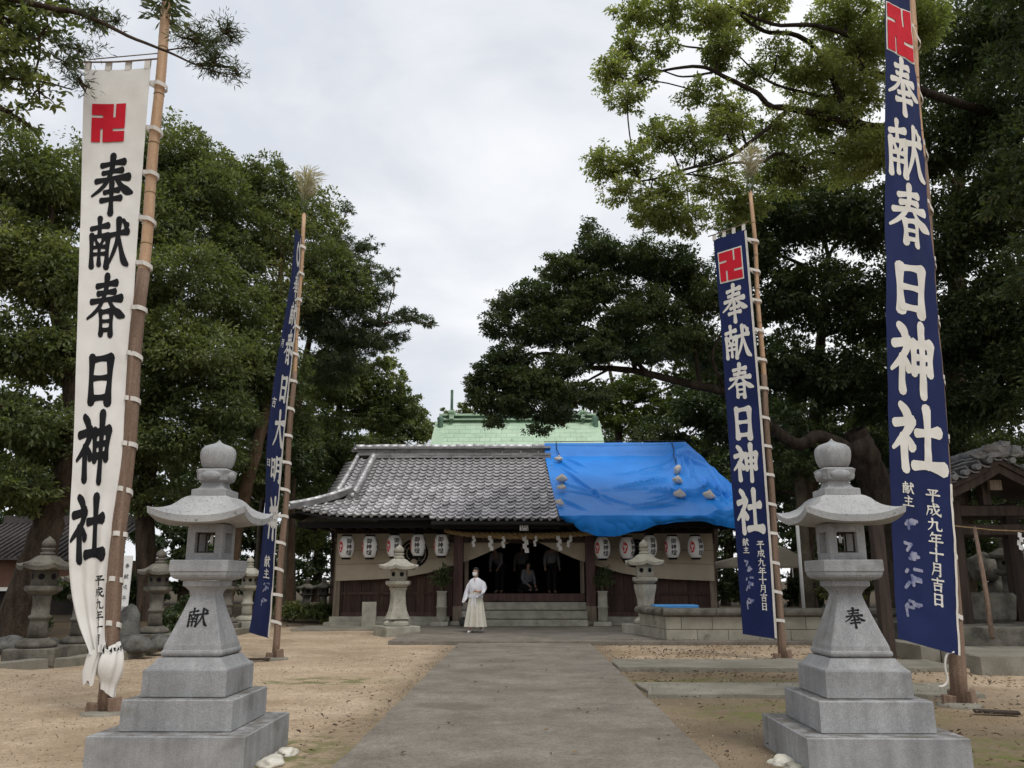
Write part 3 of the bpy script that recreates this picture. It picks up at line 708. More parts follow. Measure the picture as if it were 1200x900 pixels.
def make_banner(name, label, cloth, v0, v1, base, P, prad, cloth_mat, ink, layout, crest_box, whiteback, nloop, sleeve=False, bar=True, nv=110, group=None):
    root = empty(name, (0, 0, 0), 0, label, 'banner', group)
    grid_on(cloth, np.linspace(0, 1, 25), np.linspace(v0, v1, nv)).build('cloth', MT[cloth_mat], root)
    for key, u0, u1, a, b in layout:
        mb = MB(); glyph(mb, key, cloth, u0, u1, a, b, weight=(1.42 if key in ('hou', 'ken', 'haru') else 1.68) if u1 - u0 > .4 else 1.35); mb.build('character', MT[ink], root)
    if crest_box:
        u0, u1, a, b = crest_box
        if whiteback:
            mb = MB(); rect_on(mb, cloth, u0 - 0.03, u1 + 0.03, a - 1.6, b + 1.6, 0.004, 8, 8); wb = mb.build('crest_ground', MT['inkwhite'], root)
        mb = MB(); crest(mb, cloth, u0, u1, a, b, 0.012); mb.build('crest', MT['red'], root)
    if sleeve:
        mb = grid_on(cloth, [0.955, 0.985, 1.02], np.linspace(v0 + 2, v1 - 1, 90), 0.008); mb.build('white_hem', MT['whiteloop'], root)
    # tie loops round the pole
    for k in range(nloop):
        v = v0 + (v1 - v0) * (k + 0.35) / nloop
        e = cloth(1.0, v, 0.006); c = ppos(P, e.z)
        ax = (P[-1] - P[0]).normalized()
        d = e - c; d -= ax * d.dot(ax); L_ = max(d.length, prad * 1.2); d.normalize(); q = ax.cross(d)
        sag = -0.05 - 0.02 * math.sin(k * 2.3)
        ring = []
        for i in range(15):
            an = math.pi * 2 * i / 14
            rr = prad * 1.25
            x = math.cos(an); pt = c + d * (x * rr if x < 0.3 else rr * 0.3 + (L_ - rr * 0.3) * (x - 0.3) / 0.7) + q * math.sin(an) * rr * (1 if x < 0.5 else 0.6)
            pt += ax * (sag * (0.5 - 0.5 * x))
            ring.append(pt)
        mb = MB(); vs = []; fs = []; hh = ax * 0.027
        for p in ring:
            o_ = (p - c).normalized() * 0.003
            vs += [p - hh, p + hh, p + hh + o_, p - hh + o_]
        for i in range(14):
            for j in range(4): fs.append((i * 4 + j, (i + 1) * 4 + j, (i + 1) * 4 + (j + 1) % 4, i * 4 + (j + 1) % 4))
        mb.add(vs, fs); mb.build('tie_loop', MT['whiteloop'], root)
    if bar:
        a, b = cloth(-0.16, v0, 0), cloth(1.12, v0, 0)
        up = Vector((0, 0, 0.11)); m_ = (a + b) / 2
        Q = [a + up, m_ + up + Vector((0, 0, -0.01)), b + up + Vector((0, 0, 0.02))]
        bo = MB().tube([Vector(p) for p in smooth_path(Q, 5)], 0.012, 6).build('crossbar', MT['polewood'], root)
        for k in range(4):
            u = 0.04 + k * 0.30; p = cloth(u, v0 + 1, 0.004); t = Vector(p.lerp(p, 0)); x = (b - a).normalized() * 0.035
            h = Vector((0, 0, 0.135))
            MB().add([p - x, p + x, p + x + h, p - x + h, p - x + h + Vector((0, .03, 0)), p + x + h + Vector((0, .03, 0)), p + x + Vector((0, .035, 0)), p - x + Vector((0, .035, 0))],
                     [(0, 1, 2, 3), (3, 2, 5, 4), (4, 5, 6, 7)]).build('hanging_tab', MT['whiteloop'], root)
    return root

rngb = random.Random(3)
BIG = ['hou', 'ken', 'haru', 'nichi', 'shin', 'sha']
DATE = ['hei', 'sei', 'kyu', 'nen', 'juu', 'getsu', 'kichi', 'nichi']

# --- white banner (left of the approach)
bW = gp(122, 836); tW = at(195.5, 4, bW.y + 0.02)
rt, PW = make_pole(bW, tW, 0.080, 0.066, 0.60, 'tall brown pole carrying the white banner, bamboo above and weathered post below', 'leaf', rngb, 'banner poles')
y0 = bW.y - 0.02
def foldW(u, v):
    k = max(0.0, (v - 520) / 250.0)
    return k * 0.035 * math.sin(u * 19 + 0.6) + 0.03 * k * math.sin(u * 9 + 1.5)
cw = Cloth([(78, 99, 82, y0 - .12, 177, 80, y0), (190, 96, 192, y0 - .12, 168, 190, y0), (300, 93, 300, y0 - .12, 160, 300, y0), (420, 89.5, 420, y0 - .12, 153, 420, y0), (540, 85, 540, y0 - .1, 144, 540, y0 - .02),
            (620, 81.5, 620, y0 - .1, 138, 620, y0 - .02), (680, 83, 682, y0 - .08, 133, 680, y0 - .02), (725, 92, 727, y0 - .08, 129, 724, y0 - .04), (765, 108, 768, y0 - .1, 122, 764, y0 - .1)], 0.016, 1.6, 1.3, foldW)
spans = [(181, 250), (253, 316), (322, 395), (411, 474), (481, 566), (575, 662)]
lay = [(k, 0.15, 0.86, a, b) for k, (a, b) in zip(BIG, spans)]
lay[3] = ('nichi', 0.10, 0.82, 411, 476); lay[4] = ('shin', 0.05, 0.78, 482, 566); lay[5] = ('sha', 0.01, 0.76, 576, 660)
for i, k in enumerate(['hei', 'sei', 'kyu', 'nen', 'juu', 'getsu']):
    a = 673 + i * 14.2; lay.append((k, 0.56 + 0.0 * i, 0.80, a, a + 12.6))
wb_ = make_banner('shrine_banner', 'tall white banner with black brush characters and red crest', cw, 78, 765, bW, PW, 0.075, 'white', 'ink', lay, (0.14, 0.66, 120, 165), False, 13)
# knotted lower end of the cloth wrapped round the pole
kc = ppos(PW, at(120, 775, y0).z)
mb = MB(); rings = []
for i in range(15):
    t = i / 14; z = 0.17 - 0.50 * t
    R0 = 0.085 + 0.055 * math.sin(math.pi * min(1, t * 1.25)) - 0.03 * max(0, t - .7)
    rings.append([(kc.x + R0 * (1 + 0.13 * math.sin(a * 7 + t * 4)) * math.cos(a) + 0.02 * t, kc.y - 0.02 + R0 * (1 + 0.13 * math.sin(a * 7 + t * 4)) * math.sin(a), kc.z + z + 0.10 * math.cos(a - 0.5) * (0.4 - t)) for a in [2 * math.pi * k / 36 for k in range(36)]])
mb.loft(rings, False, True); mb.build('knotted_end', MT['white'], wb_)
mb = MB(); rings = []
tp = cw(0.3, 762, 0)
for i in range(12):
    t = i / 11; c = tp + Vector((-0.02 * math.sin(t * 3) - 0.03 * t, -0.02, -0.32 * t))
    R0 = 0.02 + 0.045 * math.sin(math.pi * (0.2 + 0.6 * t))
    rings.append([c + Vector((R0 * (1 + 0.25 * math.sin(a * 5 + t * 2)) * math.cos(a), 0.5 * R0 * math.sin(a), 0.03 * math.sin(3 * a))) for a in [2 * math.pi * k / 24 for k in range(24)]])
mb.loft(rings, False, True); mb.build('loose_tail', MT['white'], wb_)
mb = MB()
for k in range(9):
    a = -1.2 + k * 0.3; mb.add([kc + Vector((0.125 * math.cos(a - 1.2), 0.125 * math.sin(a - 1.2) - .02, 0.13 + 0.03 * math.sin(k * 3))), kc + Vector((0.13 * math.cos(a - .95), 0.13 * math.sin(a - .95) - .02, 0.10 + .03 * math.cos(k * 2))), kc + Vector((0.128 * math.cos(a - 1.0), 0.128 * math.sin(a - 1.0) - .02, 0.17 + .02 * math.sin(k)))], [(0, 1, 2)])
mb.build('ink_on_knot', MT['ink'], wb_)
MB().tube([ppos(PW, tW.z - 0.75), at(103, 78, y0 - .13) + Vector((0, 0, .1))], 0.008, 5).build('stay_cord', MT['greywood'], wb_)

# --- near blue banner (right)
bN = gp(1124.5, 826); tN = at(1061, -80, bN.y + 0.25)
rt, PN = make_pole(bN, tN, 0.088, 0.050, 0.66, 'tall pole of the larger blue banner beside the stone kerb', 'leaf', rngb, 'banner poles')
y0 = bN.y - 0.17
cn = Cloth([(-75, 1036, -80, y0 - .62, 1057, -70, y0), (0, 1037, -2, y0 - .64, 1065, 12, y0), (110, 1038, 100, y0 - .62, 1076, 122, y0), (250, 1038, 241, y0 - .55, 1091, 258, y0), (400, 1038.5, 393, y0 - .50, 1102.5, 407, y0), (500, 1040, 494, y0 - .46, 1111, 508, y0),
            (600, 1043, 594, y0 - .42, 1116, 607, y0), (690, 1048, 683, y0 - .38, 1121, 700, y0), (757, 1052.5, 748, y0 - .36, 1123, 768, y0 - .03)], 0.022, 1.4, 4.2)
spans = [(67, 135), (143, 212), (218, 290), (308, 371), (378, 462), (470, 556)]
lay = [(k, 0.06, 0.94, a, b) for k, (a, b) in zip(BIG, spans)]
lay[3] = ('nichi', 0.0, 0.92, 307, 372); lay[4] = ('shin', 0.03, 0.90, 378, 464); lay[5] = ('sha', 0.02, 0.93, 470, 556)
for i, k in enumerate(DATE):
    a = 569 + i * 17.2; lay.append((k, 0.60, 0.83, a, a + 16))
lay += [('ken', 0.18, 0.38, 567, 581), ('nushi', 0.18, 0.38, 583, 596)]
bn_ = make_banner('shrine_banner', 'larger blue banner with white brush characters, nearest the edge of the photo', cn, -75, 757, bN, PN, 0.07, 'blue', 'inkwhite', lay, (0.06, 0.96, 4, 62), True, 12, bar=False)
rs = random.Random(11)
mb = MB()
for i in range(4): glyph(mb, 'smudge%d' % i, cn, .12, .44, 606 + i * 30, 632 + i * 30, .004, 1.5)
mb.build('blurred_writing', MT['inkpale'], bn_)
grid_on(cn, [0.985, 1.0, 1.02], np.linspace(560, 757, 40), 0.006).build('white_hem', MT['whiteloop'], bn_)
a = at(1118, 764, y0 - .05); cpts = [a, a + Vector((-.09, -.01, -.03)), a + Vector((-.13, -.02, -.16)), a + Vector((-.12, -.02, -.30)), a + Vector((-.17, -.03, -.36)), a + Vector((-.24, -.05, -.37))]
MB().tube([Vector(p) for p in smooth_path([tuple(c) for c in cpts], 5)], 0.012, 7).build('loose_cord', MT['whiteloop'], bn_)

# --- far blue banner (left)
bL = gp(322, 772); tL = at(357, 250, bL.y + 0.05)
rt, PL = make_pole(bL, tL, 0.062, 0.042, 0.62, 'slim pole of the blue banner seen nearly edge-on', 'grass', rngb, 'banner poles')
y0 = bL.y - 0.05
cl = Cloth([(272, 346.5, 268, y0 + .55, 353, 277, y0), (340, 339, 338, y0 + .60, 350, 344, y0), (427, 324.5, 425, y0 + .66, 342, 432, y0), (510, 313, 508, y0 + .68, 333, 516, y0), (600, 309.5, 600, y0 + .66, 325, 606, y0), (650, 305, 650, y0 + .64, 321.5, 655, y0), (700, 298.5, 698, y0 + .64, 318.5, 704, y0), (744, 291.5, 741, y0 + .66, 315, 748, y0)], 0.02, 1.5, 7.7)
lay = [(k, 0.36, 1.0, a, b) for k, (a, b) in zip(['hou', 'ken', 'haru', 'nichi', 'dai', 'mei', 'shin'], [(320, 346), (353, 379), (385, 424), (436, 468), (478, 522), (530, 562), (578, 628)])]
lay += [('getsu', 0.05, 0.3, 398, 408), ('kichi', 0.05, 0.35, 466, 478), ('nichi', 0.05, 0.35, 537, 546), ('ken', 0.40, 0.75, 648, 662), ('nushi', 0.4, 0.75, 664, 676)]
bl_ = make_banner('shrine_banner', 'narrow-looking blue banner turned edge-on beside the left trees', cl, 272, 744, bL, PL, 0.055, 'blue', 'inkwhite', lay, None, False, 15, sleeve=True, bar=False)
mb = MB()
for i in range(24):
    a0, a1 = 2 * math.pi * i / 24, 2 * math.pi * (i + 1) / 24
    mb.add([cl(0.70 + 0.28 * math.cos(a0), 296 + 15 * math.sin(a0), .005), cl(0.70 + 0.28 * math.cos(a1), 296 + 15 * math.sin(a1), .005), cl(0.72 + 0.15 * math.cos(a1), 296 + 9 * math.sin(a1), .005), cl(0.72 + 0.15 * math.cos(a0), 296 + 9 * math.sin(a0), .005)], [(0, 1, 2, 3)])
mb.build('ring_crest', MT['inkwhite'], bl_)
mb = MB()
for i in range(2): glyph(mb, 'smudge%d' % (i + 2), cl, .4, .75, 680 + i * 15, 692 + i * 15, .004, 1.5)
mb.build('blurred_writing', MT['inkpale'], bl_)

# --- far blue banner (right)
bR = gp(917, 773); tR = at(880, 224, bR.y + 0.05)
rt, PR = make_pole(bR, tR, 0.072, 0.042, 0.60, 'slim pole of the smaller blue banner by the block wall', 'grass', rngb, 'banner poles')
y0 = bR.y - 0.06
cr = Cloth([(274, 836, 281, y0 + .35, 874, 268, y0), (370, 844, 374, y0 + .35, 882.5, 368, y0), (472, 851, 474, y0 + .35, 891, 472, y0), (560, 857, 561, y0 + .35, 897.5, 560, y0), (650, 863.5, 650, y0 + .35, 904, 652, y0), (746, 870.5, 743, y0 + .35, 910, 749, y0)], 0.010, 1.5, 2.2)
spans = [(333, 376), (379, 420), (425, 466), (473, 515), (519, 564), (570, 626)]
lay = [(k, 0.08, 0.86, a, b) for k, (a, b) in zip(BIG, spans)]
for i, k in enumerate(DATE):
    a = 632 + i * 10.4; lay.append((k, 0.60, 0.82, a, a + 9.6))
lay += [('ken', 0.20, 0.38, 630, 639), ('nushi', 0.20, 0.38, 640, 648)]
br_ = make_banner('shrine_banner', 'smaller blue banner with white characters and red crest by the block wall', cr, 274, 746, bR, PR, 0.06, 'blue', 'inkwhite', lay, (0.12, 0.80, 293, 327), True, 14, sleeve=True)
mb = MB()
for i in range(3): glyph(mb, 'smudge%d' % (i + 1), cr, .16, .42, 655 + i * 20, 672 + i * 20, .004, 1.5)
mb.build('blurred_writing', MT['inkpale'], br_)
# ------------------------------------------------------------------ the two new granite lanterns
def kasa(hw, z_eave, z_corner, z_top, r_top, thick, n=12, sides=4, rot=math.pi / 4, flare=0.35):
    """curved lantern roof with raised corners; returns rings from underside centre to the top"""
    per = sides * n
    def ring(s, zf):
        pts = []
        for k in range(per):
            a, b = k // n, (k % n) / n
            c0 = Vector((math.cos(rot + 2 * math.pi * a / sides), math.sin(rot + 2 * math.pi * a / sides)))
            c1 = Vector((math.cos(rot + 2 * math.pi * (a + 1) / sides), math.sin(rot + 2 * math.pi * (a + 1) / sides)))
            p = c0.lerp(c1, b) * s
            e = abs(2 * b - 1) ** 2.6            # 1 at the corners
            pts.append((p.x * (1 - 0.03 * (1 - e)), p.y * (1 - 0.03 * (1 - e)), zf(e)))
        return pts
    R_ = hw / math.cos(math.pi / sides); rt = r_top / math.cos(math.pi / sides)
    rings = [ring(R_ * 0.30, lambda e: z_eave - thick * 0.75), ring(R_ * 0.70, lambda e: z_eave - thick * 1.05 + (z_corner - z_eave) * 0.25 * e), ring(R_ * 0.93, lambda e: z_eave - thick + (z_corner - z_eave) * 0.8 * e), ring(R_ * 0.985, lambda e: z_eave - thick + (z_corner - z_eave) * e + .004),
             ring(R_, lambda e: z_eave + (z_corner - z_eave) * e)]
    m = 9
    for i in range(1, m + 1):
        t = i / m
        s = R_ + (rt - R_) * t
        prof = (1 - flare) * t + flare * t * t * 1.0
        prof = t ** 1.35 if t < 1 else 1.0
        if t > 0.62: prof = prof + 0.10 * math.sin(math.pi * (t - 0.62) / 0.38)
        rings.append(ring(s, lambda e, pr=prof, tt=t: z_eave + (z_top - z_eave) * pr + (z_corner - z_eave) * e * (1 - tt) ** 2.2))
    return rings

def sqring(h, z, cham=0.0):
    if cham <= 0: return [(-h, -h, z), (h, -h, z), (h, h, z), (-h, h, z)]
    c = cham
    return [(-h + c, -h, z), (h - c, -h, z), (h, -h + c, z), (h, h - c, z), (h - c, h, z), (-h + c, h, z), (-h, h - c, z), (-h, -h + c, z)]

def new_lantern(loc, key, label, rz=0.0):
    root = empty('granite_lantern', loc, rz, label, 'stone lantern', 'new granite lanterns flanking the path')
    G = MT['granite']
    MB().box(-.60, .60, -.60, .60, -.08, .258, bev=.008).build('lower_step', G, root)
    MB().box(-.435, .435, -.435, .435, .259, .494, bev=.008).build('upper_step', G, root)
    rr = [sqring(.325, .495), sqring(.335, .503), sqring(.335, .695), sqring(.330, .708)]
    for i in range(1, 8):
        t = i / 7; rr.append(sqring(.330 - .075 * t, .708 + .082 * (1 - math.cos(t * math.pi / 2)) ** 0.85))
    rr.append(sqring(.15, .792))
    MB().loft(rr).build('pedestal', G, root)
    rr = []
    for i in range(6):
        a = -math.pi / 2 + math.pi * i / 5 * 0.82; rr.append(sqring(.222 + .028 * math.cos(a), .822 + .030 * math.sin(a) * 1.0, .012))
    for i in range(1, 13):
        t = i / 12; h = .245 + (.103 - .245) * (1 - (1 - t) ** 1.12); rr.append(sqring(h, .845 + (1.275 - .845) * t, .010))
    for i in range(1, 7):
        t = i / 6; rr.append(sqring(.103 + .052 * t ** 2, 1.275 + .075 * t, .010))
    rr.append(sqring(.155, 1.392, .010))
    sh = MB().loft(rr).build('shaft', G, root)
    # carved character on the sloping front of the shaft
    def surf(u, v, off):
        z = 1.175 - 0.155 * v; t = (z - .845) / (1.275 - .845); h = .245 + (.103 - .245) * (1 - (1 - t) ** 1.12)
        return Vector((-.085 + .17 * u, -h - off, z))
    mb = MB(); glyph(mb, key, surf, 0, 1, 0, 1, 0.002, 1.25, 0.0003); mb.build('carved_character', MT['ink'], sh)
    # platform: slab with scooped underside, arched lower edge on each side
    rr = [sqring(.165, 1.393), sqring(.175, 1.40)]
    for i in range(1, 6):
        t = i / 5; rr.append(sqring(.175 + .06 * math.sin(t * math.pi / 2), 1.40 + .062 * t * t))
    rr += [sqring(.242, 1.470), sqring(.242, 1.553), sqring(.236, 1.560)]
    MB().loft(rr).build('platform', G, root)
    # fire box: four corner posts, sill and head so that the openings are real
    fb = MB(); h, o, z0, z1 = .150, .084, 1.561, 1.860
    for sx in (-1, 1):
        for sy in (-1, 1):
            xa, xb = sorted((sx * o, sx * h)); ya, yb = sorted((sy * o, sy * h)); fb.box(xa, xb, ya, yb, z0, z1)
    za, zb = z0 + .058, z1 - .070
    for (xa, xb, ya, yb) in ((-o, o, -h + .002, -o), (-o, o, o, h - .002), (-h + .002, -o, -o, o), (o, h - .002, -o, o)):
        fb.box(xa, xb, ya, yb, z0, za); fb.box(xa, xb, ya, yb, zb, z1)
    fbo = fb.build('fire_box', G, root)
    for (a, b, c, d) in ((-o + .001, o - .001, -.092, -.085), (-o + .001, o - .001, .085, .092)):
        fr = MB(); fr.box(a, b, c, d, za + .001, za + .014); fr.box(a, b, c, d, zb - .014, zb - .001); fr.box(a, a + .012, c, d, za + .014, zb - .014); fr.box(b - .012, b, c, d, za + .014, zb - .014)
        fr.build('window_frame', MT['darkwood'], fbo)
    MB().lathe([(.004, 1.70), (.012, 1.705), (.016, 1.74), (.010, 1.765), (.003, 1.775), (.003, zb)], 8).build('hanging_lamp', MT['paper'], fbo)
    rf = MB().loft(kasa(.405, 1.915, 1.99, 2.10, .15, .058), True, True).build('roof', MT['granite_roof'], root); rf.data.set_sharp_from_angle(angle=R(28))
    rr = [sqring(.150, 2.101), sqring(.150, 2.150), sqring(.132, 2.158)]
    for i in range(1, 6):
        t = i / 5; rr.append(sqring(.132 - .045 * math.sin(t * math.pi / 2), 2.158 + .062 * (1 - math.cos(t * math.pi / 2))))
    MB().loft(rr).build('finial_base', G, root)
    lb = MB(); rr = [sqring(.095, 2.221, .02), sqring(.126, 2.238, .03), sqring(.134, 2.29, .03), sqring(.139, 2.320, .02), sqring(.12, 2.334, .02)]
    lo = MB().loft(rr).build('lotus_seat', G, root)
    for k in range(4):
        M = Matrix.Rotation(k * math.pi / 2, 4, 'Z') @ Matrix.Translation((0, -.127, 2.276)) @ Matrix.Diagonal((.092, .034, .043, 1))
        mb = MB(); mb.lathe([(0.02, -1), (.5, -.87), (.87, -.5), (1, 0), (.87, .5), (.5, .87), (.02, 1)], 14, True, M); mb.build('petal', G, lo)
    prof = [(.05, 2.335), (.100, 2.337), (.122, 2.355), (.140, 2.395), (.150, 2.445), (.1505, 2.485), (.141, 2.515), (.117, 2.539), (.082, 2.553), (.046, 2.564), (.018, 2.580), (.003, 2.600)]
    MB().lathe(prof, 28).build('jewel', G, root)
    return root

new_lantern((-2.69, 7.2, 0), 'ken', 'pale granite lantern carved on its shaft, beside the white banner')
new_lantern((2.69, 7.2, 0), 'hou', 'pale granite lantern carved on its shaft, beside the larger blue banner')

# mortar lumps at their feet
def lump(name, loc, s, m, seed, label, cat, flat=0.5, parent=None, sub=3, rough=0.22):
    bm = bmesh.new(); bmesh.ops.create_icosphere(bm, subdivisions=sub, radius=1.0)
    for v in bm.verts:
        n = 1 + rough * mnoise.noise(v.co * 1.3 + Vector((seed, 0, 0))) * 2 + rough * 0.6 * mnoise.noise(v.co * 3.1 + Vector((0, seed, 0)))
        v.co = Vector((v.co.x * n * s[0], v.co.y * n * s[1], v.co.z * n * s[2]))
        if v.co.z < -s[2] * flat: v.co.z = -s[2] * flat
    me = bpy.data.meshes.new(name); bm.to_mesh(me); bm.free()
    me.materials.append(m)
    me.polygons.foreach_set('use_smooth', [rough < 0.3] * len(me.polygons))
    o = mobj(name, me, parent, loc)
    if label: tag(o, label, cat)
    return o

lump('mortar_lump', (-1.99, 6.95, .01), (.10, .16, .05), MT['mortar'], 2.0, 'pale flat mortar lump at the left granite lantern', 'stone')
lump('mortar_lump', (-1.97, 7.32, .01), (.085, .10, .04), MT['mortar'], 5.0, 'smaller pale mortar lump behind another at the left granite lantern', 'stone')
lump('mortar_lump', (2.01, 7.02, .01), (.09, .11, .05), MT['mortar'], 8.0, 'pale mortar lump at the right granite lantern', 'stone')
lump('mortar_lump', (2.05, 6.78, .01), (.11, .10, .045), MT['palestone'], 9.0, 'greyish mortar lump in front of another at the right granite lantern', 'stone')

# ------------------------------------------------------------------ older lanterns
def old_lantern(loc, H, label, m='oldstone', rz=0.3, style='round', group='old stone lanterns', scale_w=1.0):
    root = empty('old_stone_lantern', loc, rz, label, 'stone lantern', group)
    S = MT[m]; h = H / 2.0; w_ = scale_w * h
    def P(pr): return [(r * w_, z * h) for r, z in pr]
    MB().box(-.38 * w_, .38 * w_, -.38 * w_, .38 * w_, -.08, .20 * h, bev=.015).build('base_block', S, root)
    MB().lathe(P([(.27, .201), (.31, .215), (.31, .27), (.26, .31), (.19, .345), (.18, .35)]), 6 if style != 'round' else 20, style == 'round').build('foot', S, root)
    if style == 'round':
        pr = [(.150, .351), (.145, .45), (.140, .60), (.138, .64), (.165, .655), (.172, .68), (.165, .705), (.138, .72), (.134, .85), (.138, .98), (.15, 1.03)]
        MB().lathe(P(pr), 20).build('shaft', S, root)
    elif style == 'flare':
        pr = [(.235, .351), (.21, .40), (.17, .52), (.145, .68), (.135, .85), (.14, .96), (.17, 1.03)]
        MB().loft([sqring(r * w_, z * h, r * w_ * .25) for r, z in pr]).build('shaft', S, root)
    else:
        pr = [(.13, .351), (.13, .5), (.15, .75), (.185, .95), (.19, 1.03)]
        MB().loft([sqring(r * w_, z * h, r * w_ * .2) for r, z in pr]).build('shaft', S, root)
    MB().lathe(P([(.17, 1.031), (.21, 1.05), (.285, 1.10), (.295, 1.12), (.295, 1.17), (.27, 1.185)]), 6, False).build('platform', S, root)
    fb = MB(); n = 6
    fb.lathe(P([(.20, 1.186), (.205, 1.20), (.205, 1.44), (.20, 1.455)]), 6, False); fbo = fb.build('fire_box', S, root)
    for k in (4, 5, 3):
        a = math.pi / 3 * k + math.pi / 6
        M = Matrix.Rotation(a, 4, 'Z') @ Matrix.Translation((.181 * w_, 0, 1.33 * h)) @ Matrix.Rotation(math.pi / 2, 4, 'Y')
        MB().lathe([(.035 * w_, -.012), (.05 * w_, .003), (.035 * w_, .004)], 14, False, M).build('dark_opening_disc', MT['ink'], fbo)  # black disc on the solid box, painted in for the shaded hole
    MB().loft(kasa(.40 * w_, 1.50 * h, 1.55 * h, 1.68 * h, .10 * w_, .07 * h, 6, 6, 0.0), True, True).build('roof', S, root).data.set_sharp_from_angle(angle=R(30))
    MB().lathe(P([(.10, 1.681), (.115, 1.69), (.115, 1.72), (.08, 1.735), (.10, 1.76), (.115, 1.79), (.095, 1.80)]), 14).build('lotus_seat', S, root)
    MB().lathe(P([(.06, 1.801), (.095, 1.82), (.108, 1.86), (.10, 1.90), (.07, 1.94), (.03, 1.97), (.006, 2.0)]), 16).build('jewel', S, root)
    return root

def zl(px, py, Y): return at(px, py, Y).z
p = at(40, 776, 14.3); old_lantern((p.x, p.y, .10), zl(40, 628, 14.3) - .10, 'dark lichen-covered old stone lantern farthest left', rz=0.25)
p = at(88, 765, 15.6); old_lantern((p.x, p.y, .10), 1.75, 'old stone lantern half hidden behind the white banner', rz=0.1)
p = at(180, 745, 18.2); old_lantern((p.x, p.y, .10), zl(180, 643, 18.2) - .10, 'old stone lantern behind the rocks and white notice board', rz=0.4)
p = at(264, 738, 23.0); old_lantern((p.x, p.y, .08), zl(264, 652, 23.0) - .08, 'old stone lantern peeping out behind the left granite lantern', rz=0.2)
p = at(288, 735, 24.0); old_lantern((p.x, p.y, .08), zl(288, 652, 24.0) - .08, 'pale old stone lantern next to the edge-on blue banner', 'palestone', rz=0.5)
p = at(358, 722, 33.0); old_lantern((p.x, p.y, .02), 1.45, 'small squat stone lantern under the trees, left one of a pair', rz=0.5, scale_w=1.25, style='flare')
p = at(378, 722, 31.5); old_lantern((p.x, p.y, .02), 1.5, 'small squat stone lantern under the trees, nearest the hall corner', rz=0.1, scale_w=1.2)
p = gp(463, 745); old_lantern((p.x, p.y + .3, 0.0), zl(463, 638, p.y + .3), 'pale stone lantern with flared shaft before the left curtain', 'palestone', rz=0.52, style='flare', group='stone lanterns before the hall', scale_w=1.05)
p = at(758, 742, 22.0); old_lantern((p.x, p.y, .07), zl(758, 632, 22.0) - .07, 'pale stone lantern with tapering shaft behind the block wall', 'palestone', rz=0.52, style='taper', group='stone lanterns before the hall')
p = at(1187, 720, 19.0); old_lantern((p.x, p.y, .5), 1.9, 'old stone lantern in the gloom beside the water house', rz=0.3)

# garden rocks and the white notice board
p = at(148, 735, 16.4); lump('garden_rock', (p.x, p.y, .42), (.30, .26, .48), MT['rock'], 3.3, 'upright dark boulder by the white banner pole', 'rock', 0.85)
p = at(157, 755, 16.0); lump('garden_rock', (p.x, p.y, .22), (.36, .26, .19), MT['rock'], 6.1, 'low rounded rock below the upright boulder', 'rock', 0.8)
p = at(188, 750, 16.6); lump('garden_rock', (p.x, p.y, .2), (.24, .22, .17), MT['rock'], 8.7, 'flat rock in front of the lantern behind the notice board', 'rock', 0.8)
p = at(62, 740, 15.4); lump('garden_rock', (p.x, p.y, .2), (.22, .2, .18), MT['rock'], 12.7, 'small rock between the two leftmost old lanterns', 'rock', 0.8)
p = at(8, 765, 15.2); lump('garden_rock', (p.x, p.y, .2), (.35, .25, .22), MT['rock'], 15.2, 'mossy rock at the picture edge beside the leftmost lantern', 'rock', 0.8)
p = at(143, 725, 17.2); r_ = empty('notice_board', (p.x, p.y, .12), 0.1, 'narrow white upright notice board with black writing', 'sign')
zt = zl(143, 651, 17.2) - .12
MB().box(-.09, .09, -.012, .012, .25, zt, bev=.004).build('board', MT['paper'], r_)
MB().box(-.035, .035, .0125, .06, -.1, zt - .1).build('post', MT['greywood'], r_)
mb = MB()
for i, k in enumerate(['hou', 'ken', 'sei', 'nen', 'kichi']):
    zz = zt - .16 - i * .21
    glyph(mb, k, lambda u, v, off, zz=zz: Vector((-.045 + .09 * u, -.012 - off, zz - .1 * v)), 0, 1, 0, 1, 0.002, 1.1, 0.0003, 3)
mb.build('writing', MT['ink'], r_)
# ------------------------------------------------------------------ worship hall
hall = empty('worship_hall', (0, 26.6, 0), 0, 'wooden shrine hall with grey tiled roof and beige curtains', 'building')
hall_inv = Matrix.Translation((0, -26.6, 0))
EAVE_Y, RIDGE_Y, EAVE_Z = 24.6, 29.5, 3.22
def roofz(x, y):
    s = (y - EAVE_Y) / (RIDGE_Y - EAVE_Y)
    z = EAVE_Z + 2.50 * (0.90 * s + 0.10 * s * abs(s))
    ex = max(0.0, abs(x) - 5.0)
    return z + 0.075 * ex * ex * max(0, 1 - s * 2.2)
HB = lambda mb, name, m, parent: _hb(mb, name, m, parent)
def _hb(mb, name, m, parent):
    o = mb.build(name, m, parent); o.data.transform(hall_inv) if parent is hall or (parent and parent.parent is hall) else None
    return o
